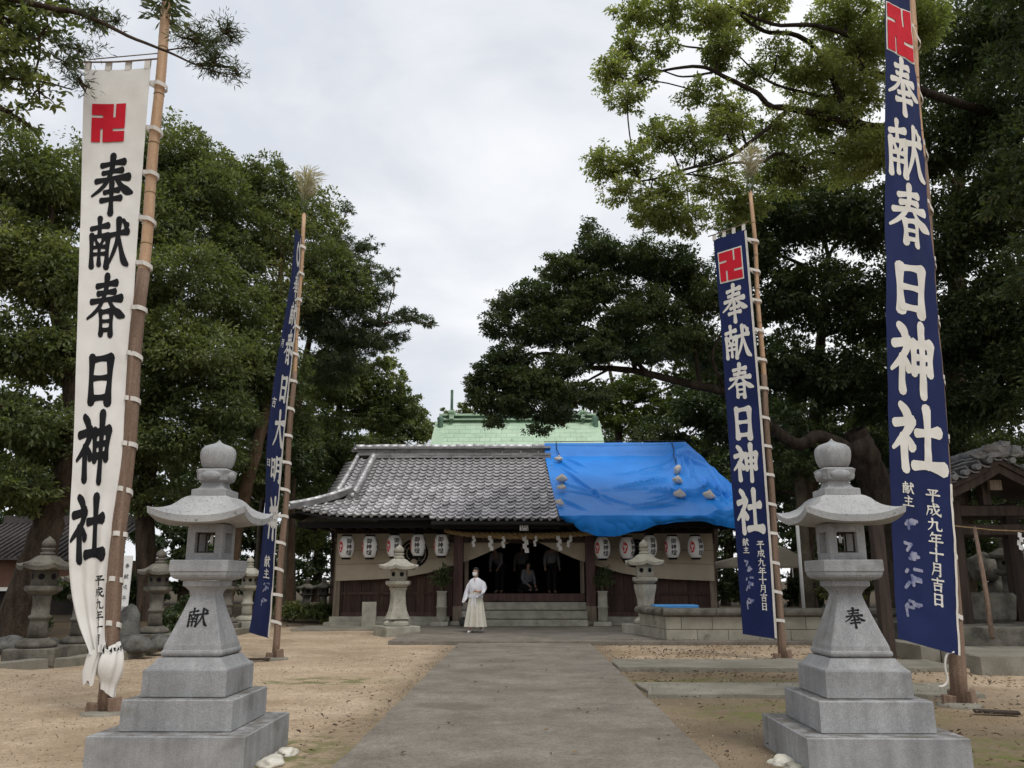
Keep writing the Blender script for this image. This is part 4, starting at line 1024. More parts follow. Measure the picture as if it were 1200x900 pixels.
# deck: front, side and back slopes
mb = MB()
def sheet(xs_, ys_, zf, th=0.10):
    n = len(xs_); top = [(x, y, zf(x, y)) for y in ys_ for x in xs_]; bot = [(x, y, zf(x, y) - th) for y in ys_ for x in xs_]
    mbs = MB(); N0 = len(top)
    fs = []
    for j in range(len(ys_) - 1):
        for i in range(n - 1):
            a = j * n + i; fs.append((a, a + 1, a + n + 1, a + n)); fs.append((N0 + a, N0 + a + n, N0 + a + n + 1, N0 + a + 1))
    m_ = len(ys_)
    for i in range(n - 1): fs.append((i, N0 + i, N0 + i + 1, i + 1)); a = (m_ - 1) * n + i; fs.append((a, a + 1, N0 + a + 1, N0 + a))
    for j in range(m_ - 1): a = j * n; fs.append((a, a + n, N0 + a + n, N0 + a)); a = j * n + n - 1; fs.append((a, N0 + a, N0 + a + n, a + n))
    mbs.add(top + bot, fs); return mbs
roof = empty('roof', (0, 0, 0)); roof.parent = hall
MT['tilemid'] = mat('ridge_course_tile', (0.16, 0.155, 0.155), (0.33, 0.32, 0.32), 3.0, 0.5, 0.3, 20, spec=0.45, grain=(0.25, 20), stretch=(.6, 1, 3))
o = sheet(np.linspace(-5.85, 5.85, 25), np.linspace(25.9, RIDGE_Y, 9), lambda x, y: roofz(x, y) - 0.06).build('roof_deck', MT['deck'], roof); o.data.transform(hall_inv)
def hipz(x, y):      # lower skirt: front eave with its corners
    side = 3.30 + (6.95 - abs(x)) * 0.62
    return min(roofz(x, y), side + 0.0 if abs(x) > 5.2 else 99) - 0.06
o = sheet(np.linspace(-6.95, 6.95, 57), np.linspace(EAVE_Y, 26.05, 7), hipz, .05).build('eave_deck', MT['deck'], roof); o.data.transform(hall_inv)
o = sheet(np.linspace(-2.7, 2.7, 9), np.linspace(24.2, 24.75, 3), lambda x, y: roofz(x, y) - 0.05, .05).build('porch_eave_deck', MT['deck'], roof); o.data.transform(hall_inv)
o = sheet(np.linspace(-5.85, 5.85, 3), np.linspace(RIDGE_Y + .01, 34.3, 4), lambda x, y: roofz(x, 2 * RIDGE_Y - y) - 0.06).build('back_slope', MT['tiledark'], roof); o.data.transform(hall_inv)
for sx in (-1, 1):
    o = sheet(sorted([sx * 6.95, sx * 6.3, sx * 5.6]), np.linspace(26.06, 34.3, 6), lambda x, y: 3.30 + (6.95 - abs(x)) * 0.62 - 0.06).build('side_slope', MT['tiledark'], roof); o.data.transform(hall_inv)
    mb = MB(); mb.add([(sx * 5.55, 26.1, 4.0), (sx * 5.55, 33, 4.0), (sx * 5.55, RIDGE_Y, 5.6)], [(0, 1, 2)]); o = mb.build('gable_board', MT['darkwood'], roof); o.data.transform(hall_inv)

# pantiles, each its own piece (the farther rows share one mesh)
PW_, ROWS = 0.25, 18
EXP = (29.25 - EAVE_Y) / ROWS
def tile_geo(M):
    n = 7; vs = []; top = []
    for j, (yy, zz) in enumerate([(0.0, 0.060), (EXP * 1.22, 0.0)]):
        for i in range(n + 1):
            u = i / n; x = (u - 0.5) * PW_ * 1.06
            prof = -0.022 * math.sin(u * math.pi * 1.45) if u < 0.69 else 0.040 * math.sin((u - 0.69) / 0.31 * math.pi)
            vs.append((x, yy, zz + prof))
    for i in range(n + 1):
        u = i / n; x = (u - 0.5) * PW_ * 1.06
        vs.append((x, 0.020, vs[i][2] - 0.048))
    fs = [(i, i + 1, n + 2 + i, n + 1 + i) for i in range(n)] + [(2 * n + 2 + i, 2 * n + 3 + i, i + 1, i) for i in range(n)]
    return vs, fs
tvs, tfs = tile_geo(None)
tme = MB().add(tvs, tfs, False).mesh('tile'); tme.materials.append(MT['tile'])
spots = []
rt_ = random.Random(5)
def slope_at(x, y): return math.atan2(roofz(x, y + .1) - roofz(x, y - .1), .2)
for r in range(-2, ROWS):
    y = EAVE_Y + r * EXP + (0.0 if r >= 0 else 0.0)
    for c in range(-28, 6):
        x = c * PW_ + 0.125
        if r < 0 and (abs(x) > 2.65 or r < -1): continue
        tl = 0.74 + (1.0 - 0.74) * (RIDGE_Y - y) / (RIDGE_Y - EAVE_Y)
        if x > tl + 0.30: continue
        if x < -5.22:
            hipY = 24.45 + (x + 6.95) * 1.02
            if y > hipY - 0.05 and not (-5.98 < x < -5.50 and y > 26.15 + (x + 5.5) * 0.2): continue
            if y <= hipY and x < -6.9: continue
        spots.append((x, y))
spots.sort(key=lambda q: q[1])
def tile_M(x, y, jit=True):
    s = slope_at(x, y)
    j = (rt_.uniform(-.008, .008), rt_.uniform(-.006, .006), rt_.uniform(-.004, .008), rt_.uniform(-.02, .02)) if jit else (0, 0, 0, 0)
    z = roofz(x, y) + 0.0
    if x < -5.22 and y < 26.3: z = max(z, roofz(x, y))
    return Matrix.Translation((x + j[0], y + j[1], z + 0.012 + j[2])) @ Matrix.Rotation(s, 4, 'X') @ Matrix.Rotation(j[3], 4, 'Z')
for x, y in spots[:298]:
    o = mobj('tile', tme, roof); o.matrix_local = hall_inv @ tile_M(x, y)
mb = MB()
for x, y in spots[298:]:
    mb.add(tvs, tfs, False, tile_M(x, y))
o = mb.build('upper_tiles', MT['tile'], roof); o.data.transform(hall_inv); o['kind'] = 'stuff'
# dark noshi courses under the ridge, round cap tiles on it
mb = MB()
for k, (z0, z1, hw) in enumerate([(5.60, 5.68, .40), (5.70, 5.77, .34), (5.775, 5.95, .16), (5.955, 6.02, .28)]):
    x = -5.95 if k != 0 else -5.3
    while x < .85:
        l = rt_.uniform(.5, .8); mb.box(x, min(x + l - .012, .95), RIDGE_Y - hw, RIDGE_Y + hw, z0 + rt_.uniform(-.008, .008), z1 + rt_.uniform(-.008, .008)); x += l
o = mb.build('ridge_courses', MT['tilemid'], roof); o.data.transform(hall_inv)
cap = MB().tube([(0, 0, 0), (.29, 0, 0)], .085, 10).mesh('ridge_cap'); cap.materials.append(MT['tile'])
for k in range(23):
    o = mobj('ridge_cap_tile', cap, roof); o.matrix_local = hall_inv @ Matrix.Translation((-6.05 + k * .302, RIDGE_Y, 6.06 + rt_.uniform(-.012, .012)))
# descending ridge, hip ridge with ogre-end tiles, gable verge rolls
def ridge_run(name, pts, hw, hh, rcap, m='tile'):
    pts = [Vector(p) for p in pts]; mb = MB(); rr = []
    for i, p in enumerate(pts):
        t = (pts[min(i + 1, len(pts) - 1)] - pts[max(i - 1, 0)]).normalized(); sd = t.cross(Vector((0, 0, 1))).normalized() * hw; up = sd.cross(t).normalized() * hh
        rr.append([p - sd, p + sd, p + sd + up, p - sd + up])
    mb.loft(rr); o = mb.build(name, MT['tiledark'], roof); o.data.transform(hall_inv)
    tops = [(Vector(r[2]) + Vector(r[3])) / 2 for r in rr]
    for i in range(len(tops) - 1):
        d = (tops[i + 1] - tops[i])
        o = MB().tube([tops[i], tops[i] + d * .5, tops[i + 1]], [rcap * 1.06, rcap, rcap * .96], 8).build('ridge_roll_tile', MT[m], roof); o.data.transform(hall_inv)
ridge_run('descending_ridge', [(-5.34, y, roofz(-5.34, y) + .02) for y in np.linspace(29.2, 26.0, 13)], .13, .15, .075)
hipp = [(-5.42 - 1.5 * t, 26.15 - 1.62 * t, 0) for t in np.linspace(0, 1, 9)]
hz = [4.08 - .92 * t + .26 * t * t for t in np.linspace(0, 1, 9)]
ridge_run('hip_ridge', [(p[0], p[1], z) for p, z in zip(hipp, hz)], .12, .16, .075)
ridge_run('verge_ridge', [(-5.93, y, roofz(-5.9, y) + .03) for y in np.linspace(29.3, 26.4, 12)], .06, .07, .07)
for sx in (0.0,):
    for k in range(10):
        y = 29.0 - k * .26
        o = MB().tube([(-5.98, y, roofz(-5.9, y) - .02), (-6.3, y + .02, roofz(-5.9, y) - .10)], [.07, .08], 8).build('verge_tile', MT['tiledark'], roof); o.data.transform(hall_inv)
def ogre(x, y, z, s):
    mb = MB(); pr = [(-.8, 0), (.8, 0), (1.0, .5), (.62, .75), (.55, 1.25), (.2, 1.5), (-.2, 1.5), (-.55, 1.25), (-.62, .75), (-1.0, .5)]
    mb.loft([[(x + a * s, y, z + b * s) for a, b in pr], [(x + a * s, y + s * .5, z + b * s) for a, b in pr]])
    o = mb.build('ogre_tile', MT['tiledark'], roof); o.data.transform(hall_inv)
    o2 = MB().tube([(x, y - s * .15, z + .75 * s), (x, y, z + .75 * s)], [s * .28, s * .34], 10).build('boss', MT['tile'], o); o2.data.transform(hall_inv)
ogre(-5.34, 25.78, roofz(-5.34, 25.9) - .02, .20)
ogre(-6.93, 24.45, 3.42, .13)
ogre(-6.05, 29.35, 5.85, .15)
# round eave-end tiles along the eaves
end = MB().lathe([(.055, -.02), (.06, 0), (.045, .005)], 10).mesh('eave_end'); end.materials.append(MT['tiledark'])
for c in range(-27, 5):
    x = c * PW_ + .245; yy = (24.2 - .12) if abs(x) < 2.65 else EAVE_Y - .01
    if abs(x) < 2.65: yy = EAVE_Y - EXP - .01
    o = mobj('eave_end_tile', end, roof); o.matrix_local = hall_inv @ Matrix.Translation((x, yy, roofz(x, yy) + .02)) @ Matrix.Rotation(math.pi / 2, 4, 'X')

# body under the roof
def hbox(name, a, m, parent=None, bev=0.0):
    o = MB().box(*a, bev=bev).build(name, MT[m], parent or hall); o.data.transform(hall_inv); return o
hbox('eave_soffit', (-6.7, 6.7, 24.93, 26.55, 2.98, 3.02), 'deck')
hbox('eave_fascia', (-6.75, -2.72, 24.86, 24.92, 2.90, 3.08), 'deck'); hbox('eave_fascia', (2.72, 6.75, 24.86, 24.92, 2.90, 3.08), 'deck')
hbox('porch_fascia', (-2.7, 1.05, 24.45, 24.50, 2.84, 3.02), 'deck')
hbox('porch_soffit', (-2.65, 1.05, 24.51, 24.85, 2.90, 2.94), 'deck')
for k in range(34):
    x = -6.6 + k * .4
    hbox('rafter', (x - .04, x + .04, 24.94, 26.5, 2.90, 2.975), 'interior')
hbox('head_beam', (-5.95, 5.95, 26.42, 26.62, 2.50, 2.97), 'darkwood')
hbox('tie_beam', (-5.95, -2.13, 26.28, 26.41, 2.56, 2.66), 'pillarwood'); hbox('tie_beam', (2.13, 5.95, 26.28, 26.41, 2.56, 2.66), 'pillarwood')
hbox('porch_beam', (-2.3, 2.3, 25.95, 26.1, 2.52, 2.86), 'darkwood')
for x in (-2.02, 2.02):
    hbox('pillar', (x - .14, x + .14, 25.86, 26.14, .18, 2.86), 'pillarwood', bev=.02)
    hbox('pillar_base', (x - .22, x + .22, 25.78, 26.22, -.05, .18), 'palestone', bev=.02)
    hbox('pillar_skirt', (x - .15, x + .15, 25.852, 26.148, .181, .62), 'greywood')
for x in (-5.85, 5.85):
    hbox('corner_post', (x - .10, x + .10, 26.5, 26.7, .25, 2.97), 'greywood', bev=.01)
for s in (-1, 1):
    hbox('wall_sill', tuple(sorted((s * 5.7, s * 2.2))) + (26.52, 26.68, .30, .42), 'pillarwood')
    hbox('plinth', tuple(sorted((s * 6.0, s * 2.3))) + (26.30, 26.9, -.05, .295), 'palestone', bev=.01)
    hbox('plinth_step', tuple(sorted((s * 6.1, s * 2.5))) + (25.98, 26.29, -.05, .14), 'palestone', bev=.01)
    x = s * 2.24
    while abs(x) < 5.70:
        w2 = .285
        hbox('plank', tuple(sorted((x, x + s * (w2 - .012)))) + (26.56 + rt_.uniform(-.008, .008), 26.62, .421, 2.5), 'redwood')
        x += s * w2
    for zz in (.95, 1.45): hbox('wall_rail', tuple(sorted((s * 5.72, s * 2.2))) + (26.51, 26.545, zz, zz + .07), 'redwood')
    hbox('side_wall', tuple(sorted((s * 5.80, s * 5.74))) + (26.71, 33, 0, 3.0), 'darkwood')
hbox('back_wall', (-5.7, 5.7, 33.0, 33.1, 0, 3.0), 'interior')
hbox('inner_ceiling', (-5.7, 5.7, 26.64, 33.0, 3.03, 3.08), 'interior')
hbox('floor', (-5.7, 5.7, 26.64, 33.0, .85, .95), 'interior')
hbox('threshold', (-1.86, 1.86, 26.2, 26.63, .745, .985), 'pillarwood', bev=.01)
hbox('door_post', (-1.86, -1.74, 26.4, 26.55, .986, 2.5), 'greywood'); hbox('door_post', (1.74, 1.86, 26.4, 26.55, .986, 2.5), 'greywood')
for k in range(3):
    hbox('stone_step', (-1.87, 1.87, 25.30 + k * .30, 26.19, (-.05 if k == 0 else .245 * k + .012), .245 * (k + 1)), 'palestone', bev=.02)
    if k: hbox('step_bed', (-1.85, 1.85, 25.36 + k * .30, 26.18, .245 * k + .001, .245 * k + .0119), 'joint')
# the small square emblem under the eave
em = hbox('eave_emblem', (-.13, .13, 24.36, 24.395, 2.78, 3.02), 'tiledark')
mb = MB()
for i in range(20):
    a0, a1 = 2 * math.pi * i / 20, 2 * math.pi * (i + 1) / 20
    c = (0.02, 24.355, 2.90)
    mb.add([(c[0] + .085 * math.cos(a0), c[1], c[2] + .085 * math.sin(a0)), (c[0] + .085 * math.cos(a1), c[1], c[2] + .085 * math.sin(a1)), (c[0] + .06 * math.cos(a1), c[1], c[2] + .06 * math.sin(a1)), (c[0] + .06 * math.cos(a0), c[1], c[2] + .06 * math.sin(a0))], [(0, 1, 2, 3)])
mb.add([(-.125, 24.354, 2.79), (-.095, 24.354, 2.79), (-.095, 24.354, 3.01), (-.125, 24.354, 3.01)], [(0, 1, 2, 3)])
mb.add([(.0, 24.353, 2.885), (.045, 24.353, 2.885), (.045, 24.353, 2.92), (.0, 24.353, 2.92)], [(0, 1, 2, 3)])
o = mb.build('emblem_mark', MT['whiteloop'], em); o.data.transform(hall_inv)

# ------------------------------------------------------------------ curtains
def curtain(s, label):
    """one half: from the outer post to the gathered point over the entrance"""
    n, m_ = 70, 16
    prof = [(-5.85, 1.36), (-4.6, 1.41), (-3.8, 1.46), (-3.0, 1.60), (-2.3, 1.80), (-1.6, 2.02), (-0.9, 2.32), (-0.35, 2.58), (-0.08, 2.74)]
    def bot(x):
        x = -abs(x)
        for (a, za), (b, zb) in zip(prof[:-1], prof[1:]):
            if a <= x <= b: return za + (zb - za) * (x - a) / (b - a)
        return prof[0][1]
    top = 2.80
    def surf(u, v, off):
        x = -5.85 + 5.77 * u; zb = bot(x); z = top + (zb - top) * v
        y = 26.24 + 0.03 * math.sin(x * 2.1 + .5) * v + 0.02 * mnoise.noise((x * 1.7, v * 1.2, s * 3.0)) + .035 * math.sin((z + x * .35) * 9) * max(0, u - .55) * 1.5 - 0.02 * math.sin(math.pi * v)
        if abs(x) < 2.35: y += .0
        return Vector((-s * x if s > 0 else x, y - off, z))
    root = empty('curtain', (s * 3.0, 26.24, 0), 0, label, 'curtain', 'curtains on the hall front')
    inv = Matrix.Translation((-s * 3.0, -26.24, 0))
    o = grid_on(surf, np.linspace(0, 1, n), np.linspace(0, 1, m_)).build('cloth', MT['curtain'], root); o.data.transform(inv)
    for vv_ in (0.36, 0.655):
        mb = grid_on(surf, np.linspace(0, .66, 40), [vv_ - .006, vv_ + .006], .006); o = mb.build('seam', MT['greywood'], root); o.data.transform(inv)
    # round black crest with pale wisteria strokes
    cu = (-5.85 + 2.50 + 0) ; cx = -3.42
    mb = MB(); K = 28; c = (cx + 5.85) / 5.77; zc = 2.20
    def disc(ra, rb, off, a0=0, a1=2 * math.pi, k=K, dx=0, dz=0):
        vs, fs = [], []
        for i in range(k + 1):
            a = a0 + (a1 - a0) * i / k
            for r in (ra, rb):
                x = cx + dx + r * math.cos(a); z = zc + dz + r * math.sin(a); u = (x + 5.85) / 5.77; v = (z - top) / (bot(x) - top); vs.append(surf(u, v, off))
        for i in range(k): fs.append((2 * i, 2 * i + 1, 2 * i + 3, 2 * i + 2))
        mb.add(vs, fs)
    disc(0.001, .44, .008); cr_ = mb.build('crest', MT['ink'], root); cr_.data.transform(inv)
    mb = MB()
    for q in (1, -1):
        for rr, th in ((.34, .022), (.22, .02)):
            disc(rr, rr + th, .012, math.pi / 2 - q * .25, math.pi / 2 - q * 2.5, 14)
    disc(.001, .10, .013, 0, 2 * math.pi, 12, .0, -.27)
    o = mb.build('crest_strokes', MT['curtain'], root); o.data.transform(inv)
    return root
curtain(-1, 'beige curtain with black round crest on the tiled left half of the hall')
curtain(1, 'beige curtain with black round crest under the blue sheet')

# ------------------------------------------------------------------ straw rope with paper streamers
def shide(mb, p, s=1.0, ang=0.0, tilt=0.0):
    M = Matrix.Translation(p) @ Matrix.Rotation(tilt, 4, 'Y') @ Matrix.Rotation(ang, 4, 'Z')
    z = 0.0; x = 0.0
    for k in range(4):
        hh = .13 * s; w_ = .055 * s
        mb.add([(x - w_, 0, z), (x + w_, 0, z), (x + w_ + .01, -.02 * (k % 2), z - hh), (x - w_ + .01, -.02 * (k % 2), z - hh)], [(0, 1, 2, 3)], False, M)
        z -= hh * .80; x += (.05 if k % 2 == 0 else -.04) * s
    return mb
sr = empty('straw_rope', (0, 25.7, 2.7), 0, 'twisted straw rope with white paper streamers above the entrance', 'rope')
inv = Matrix.Translation((0, -25.7, -2.7))
def ropept(t): x = -2.45 + 4.75 * t; return Vector((x, 25.70, 2.80 - .10 * math.sin(math.pi * t) + .06 * max(0, .12 - t) / .12))
for q in range(3):
    P_ = []; rr = []
    for i in range(121):
        t = i / 120; a = t * 60 + q * 2.094; r_ = .048 * (0.7 + .5 * math.sin(math.pi * t)); c = ropept(t)
        P_.append(c + Vector((0, math.cos(a) * r_, math.sin(a) * r_))); rr.append(.052 * (0.7 + .45 * math.sin(math.pi * t)))
    o = MB().tube(P_, rr, 6).build('strand', MT['straw'], sr); o.data.transform(inv)
for k, (px, s, tl) in enumerate([(554, .75, .15), (573, 1.0, 0), (589, .8, .12), (614, 1.15, 0), (628, .7, .3), (654, 1.0, 0), (670, .8, .5)]):
    X = (px - 614) / 970 * 24.9; p = Vector((X, 25.60, 2.70)); mb = MB(); shide(mb, p, s, .2 * math.sin(k * 5), tl); o = mb.build('paper_streamer', MT['paper'], sr); o.data.transform(inv)

# ------------------------------------------------------------------ paper lanterns
def paper_lantern_proto():
    root = empty('paper_lantern', (0, 0, 0))
    prof = []
    n = 30
    for i in range(n + 1):
        t = i / n; z = -.32 + .64 * t; r = .238 - .10 * abs(2 * t - 1) ** 2.5; r += .005 * (1 if i % 2 else -1); prof.append((r, z))
    bd = MB().lathe(prof, 28).build('paper_body', MT['paper'], root)
    MB().lathe([(.12, .321), (.150, .322), (.152, .365), (.14, .37)], 20).build('top_ring', MT['ink'], root)
    MB().lathe([(.10, -.375), (.13, -.37), (.150, -.322), (.12, -.321)], 20).build('bottom_ring', MT['ink'], root)
    MB().tube([(0, 0, .37), (0, 0, .48)], .008, 5).build('hanger', MT['rope'], root)
    def cyl(a0):
        def f(u, v, off):
            z = .25 - .50 * v; t = (z + .32) / .64; r = .238 - .10 * abs(2 * t - 1) ** 2.5 + .006 + off
            a = a0 + (u - .5) * .86
            return Vector((r * math.sin(a), -r * math.cos(a), z))
        return f
    for a0 in (0.0, 1.45):
        for i, k in enumerate(['go', 'shin', 'tou']):
            mb = MB(); glyph(mb, k, cyl(a0), .06, .94, i * .345, i * .345 + .31, .002, 1.5, .0003, 3); mb.build('character', MT['ink'], bd)
    # three-comma crest in red
    f = cyl(-1.15); mb = MB()
    for q in range(3):
        b = q * 2.094
        P_ = []
        for i in range(9):
            t = i / 8; a = b + t * 2.6; r = .17 + .24 * t; P_.append((.5 + r * math.cos(a) * 1.05, .5 + r * math.sin(a) * .92, .23 * (1 - t) ** .7 + .02))
        vs = []
        for i, (x, y, w2) in enumerate(P_):
            a = b + i / 8 * 2.6; vs += [f(x + math.cos(a) * w2 * .5, y + math.sin(a) * w2 * .45, .003 + q * .0004), f(x - math.cos(a) * w2 * .5, y - math.sin(a) * w2 * .45, .003 + q * .0004)]
        mb.add(vs, [(2 * i, 2 * i + 1, 2 * i + 3, 2 * i + 2) for i in range(8)])
    mb.build('comma_crest', MT['lantern_red'], bd)
    return root
pl = paper_lantern_proto()
PLs = [(406, 641, .55, 'outermost on the left, red crest showing'), (433.5, 641, .05, 'second from the left corner post'), (462, 640, .45, 'behind the top of the left stone lantern'), (490, 639, -.05, 'in front of the left black crest'), (517.5, 639, -.05, 'beside the left entrance pillar'),
       (706, 642, .35, 'beside the right entrance pillar'), (735, 642, .75, 'second from the right entrance pillar, red crest showing'), (761, 640, .35, 'in front of the right black crest, over the stone lantern'), (788, 641, 0.0, 'second from the right end of the hall'), (815, 641, .55, 'outermost on the right, red crest showing')]
for i, (px, py, a, d) in enumerate(PLs):
    o = pl if i == 0 else copy_tree(pl)
    p = at(px, py, 25.75); o.location = p; o.rotation_euler = (0, 0, a)
    tag(o, 'white paper lantern ' + d, 'lantern', 'paper lanterns along the eave')

# ------------------------------------------------------------------ blue sheet over the damaged roof half
U, V1, V2 = 190, 130, 30
botp = [(0, 606), (.05, 612), (.12, 622), (.2, 628), (.28, 628), (.40, 622), (.52, 614), (.62, 611), (.72, 610), (.82, 615), (.9, 618), (1, 616)]
def interp(tab, u):
    for (a, b), (c, d) in zip(tab[:-1], tab[1:]):
        if a <= u <= c: t = (u - a) / (c - a); t = t * t * (3 - 2 * t); return b + (d - b) * t
    return tab[-1][1]
def ridged(p): return max(0.0, 1 - abs(mnoise.noise(p)) * 2.2) ** 2.2
CREASE = [(1.2, 28.3, 2.7, 25.0, .07, .05), (.9, 29.2, 1.9, 27.7, .05, .05), (1.1, 27.0, 3.6, 24.7, .05, .06), (1.0, 25.6, 1.9, 24.5, .06, .05), (1.4, 29.0, 2.2, 28.3, .05, .05), (1.3, 26.2, 2.6, 25.7, .04, .05)]
_rc = random.Random(41)
for _k in range(20):      # pulled toward the outer row of sandbags
    _y = _rc.uniform(24.9, 28.6); _x = 4.75 + _rc.uniform(-.15, .15); _l = _rc.uniform(.6, 2.4)
    CREASE.append((_x, _y, _x - _l, _y - _l * _rc.uniform(-.05, .32), _rc.uniform(.03, .07), _rc.uniform(.028, .045)))
for _k in range(22):      # fanning up from the outer corner
    _a = _rc.uniform(1.55, 2.75); _l = _rc.uniform(.8, 2.6); _x, _y = 6.15 + _rc.uniform(-.3, .2), 24.9 + _rc.uniform(-.2, .6)
    CREASE.append((_x, _y, _x + _l * math.cos(_a), _y + _l * math.sin(_a), _rc.uniform(.04, .10), _rc.uniform(.03, .055)))
for _k in range(10):      # falling from the outer end of the ridge
    _a = _rc.uniform(-2.5, -1.1); _l = _rc.uniform(.8, 2.2); _x, _y = 5.6 + _rc.uniform(-.3, .2), 29.0
    CREASE.append((_x, _y, _x + _l * math.cos(_a), _y + _l * math.sin(_a), _rc.uniform(.03, .08), _rc.uniform(.03, .05)))
def tarp_pt(u, v):
    # v 0..1 down the roof, 1..2 hanging past the eave
    top = Vector((.74 + 5.05 * u, 29.45, 6.17 + .03 * u))
    ex = 1.02 + 5.62 * u
    ey = 24.10 + (.55 * max(0, u - .80) / .2 if u > .8 else 0); ez = roofz(min(ex, 5), 24.30) + .11 + .50 * max(0, (u - .78) / .22) ** 1.5
    e = Vector((ex, ey, ez))
    if v <= 1:
        x = top.x + (e.x - top.x) * v; y = top.y + (e.y - top.y) * v
        z = max(roofz(min(x, 5.0), y) + .10, 0) if v > .05 else top.z + (roofz(min(x, 5.0), y) + .10 - top.z) * (v / .05)
        bulge = .18 * math.exp(-((x - (5.45 + .1 * v)) / .22) ** 2) * (1 - .3 * v) * (1 if v > .05 else 0)
        z += bulge + (e.z - (roofz(min(e.x, 5.0), e.y) + .10)) * v ** 3
        z += .50 * max(0, 1 - v / .14) * 0.0
        lo = .22 + .78 * max(0, min(1, (u - .35) / .35))
        a = mnoise.noise((x * .8 + y * .5, y * .9 - x * .2, 2.0))
        if u > .78:
            q_ = min(1, (u - .78) / .22); zl_ = top.z + (e.z - top.z) * v; z = z + max(0, zl_ - z) * q_ * q_
        fade = min(1, v / .08) * (.3 + .7 * min(1, (1.02 - u) * 9))
        cz = .018 * ridged((x * 2.0 + y * .9, y * 1.9 - x * .7, 1.0)) * (.3 + .7 * max(0, u - .3))
        for (x0, y0_, x1, y1_, d_, w_) in CREASE:
            if min(x0, x1) - .4 < x < max(x0, x1) + .4 and min(y0_, y1_) - .4 < y < max(y0_, y1_) + .4:
                L2 = (x1 - x0) ** 2 + (y1_ - y0_) ** 2; t = ((x - x0) * (x1 - x0) + (y - y0_) * (y1_ - y0_)) / L2
                if -.05 < t < 1.05:
                    cr_ = ((x - x0) * (y1_ - y0_) - (y - y0_) * (x1 - x0)) / math.sqrt(L2) + .05 * math.sin(t * 3.1 + x0)
                    en = math.sin(math.pi * max(0, min(1, t))) ** .6
                    q2 = cr_ / w_
                    if abs(q2) < 3.2: cz += 1.5 * d_ * en * (math.exp(-q2 * q2) - .55 * math.exp(-(q2 - 1.5) ** 2))
        z += cz * fade + .03 * a
        return Vector((x, y, z))
    t = v - 1
    pxx = 614 + (e.x) / (24.4 / ray(614, 605).y * 1.0) * 970
    bz = at(pxx, interp(botp, u), 24.0).z
    base = tarp_pt(u, 1.0)
    zz = base.z + (min(bz, base.z - .05) - base.z) * t
    sag = .10 * math.sin(t * math.pi * .8)
    fold = .05 * math.sin(u * 46 + 2.2 * math.sin(u * 9)) * t * (1 - .5 * t) + .04 * ridged((u * 14, t * 1.2, 3.0)) * t
    return Vector((base.x + .03 * mnoise.noise((u * 8, t * 2, 1.0)), base.y - sag * .5 + fold * 1.5 + .16 * t ** 1.3, zz))
us = np.linspace(0, 1, U); vs_ = list(np.linspace(0, 1, V1)) + list(1 + np.linspace(0, 1, V2)[1:])
tp_ = empty('blue_tarpaulin', (3.5, 24.5, 3.2), 0, 'crumpled blue plastic sheet covering the damaged half of the roof', 'tarpaulin')
o = grid_on(lambda u, v, off: tarp_pt(u, v), us, vs_).build('sheet', MT['tarp'], tp_); o.data.transform(Matrix.Translation((-3.5, -24.5, -3.2)))
# back fall of the sheet so it wraps the ridge
mb = MB(); P_ = [tarp_pt(u, 0) for u in us]; Q_ = [p + Vector((0, .55, -.45)) for p in P_]; mb.add(P_ + Q_, [(i, i + 1, U + i + 1, U + i) for i in range(U - 1)], True)
o = mb.build('back_flap', MT['tarp'], tp_); o.data.transform(Matrix.Translation((-3.5, -24.5, -3.2)))
MB().tube([Vector((.72, 29.35, 6.2)) - Vector((3.5, 24.5, 3.2)), Vector((3.0, 29.3, 6.22)) - Vector((3.5, 24.5, 3.2)), Vector((5.8, 29.35, 6.24)) - Vector((3.5, 24.5, 3.2))], .012, 5).build('ridge_cord', MT['rope'], tp_)

_TP = [tarp_pt(i / 60, j / 60) for i in range(61) for j in range(61)]
def find_tarp(px, py):
    d = ray(px, py).normalized(); c = Vector((0, 0, CAM_H))
    return min(_TP, key=lambda p: ((p - c) - d * (p - c).dot(d)).length)
def sandbag(px, py, s, label, seed, kind=0, rot=0.0):
    p = find_tarp(px, py)
    root = empty('sandbag', p, 0, label, 'sandbag', 'sandbags weighing down the blue sheet')
    bm = bmesh.new(); bmesh.ops.create_icosphere(bm, subdivisions=3, radius=1)
    for v in bm.verts:
        x, y, z = v.co
        if kind == 0: pinch = 1 - .55 * max(0, z) ** 1.2
        else: pinch = 1 - .45 * math.exp(-(x / .28) ** 2)
        n = 1 + .16 * mnoise.noise(v.co * 1.8 + Vector((seed, 0, 0)))
        v.co = Vector((x * .27 * s * pinch * n, y * .15 * s * n, z * (.19 if kind == 0 else .15) * s * n * (pinch if kind else 1)))
    me = bpy.data.meshes.new('bag'); bm.to_mesh(me); bm.free(); me.materials.append(MT['sandbag']); me.polygons.foreach_set('use_smooth', [True] * len(me.polygons))
    o = mobj('bag', me, root, (0, -.10, .10)); o.rotation_euler = (R(28), rot, 0)
    MB().tube([(0, -.10, .26 * s), (0.01, -.08, .32 * s), (.03, -.07, .36 * s)], [.03, .02, .04], 6).build('tied_neck', MT['sandbag'], root)
    return root
sandbag(655, 541, 0.58, 'sandbag highest on the tiled edge of the blue sheet', 1.0, 1)
sandbag(657, 566, 0.69, 'pointed sandbag second from the top on the tiled edge', 2.0, 0)
sandbag(658, 575, 0.58, 'sandbag third from the top on the tiled edge', 3.0, 1)
sandbag(656, 593, 0.51, 'sandbag lowest on the tiled edge, at the eave', 4.0, 0, .4)
sandbag(792, 554, 0.65, 'upright sandbag topmost of the right column on the blue sheet', 5.0, 0, -1.1)
sandbag(794, 567, 0.65, 'sandbag in the middle of the right column on the blue sheet', 6.0, 0, .3)
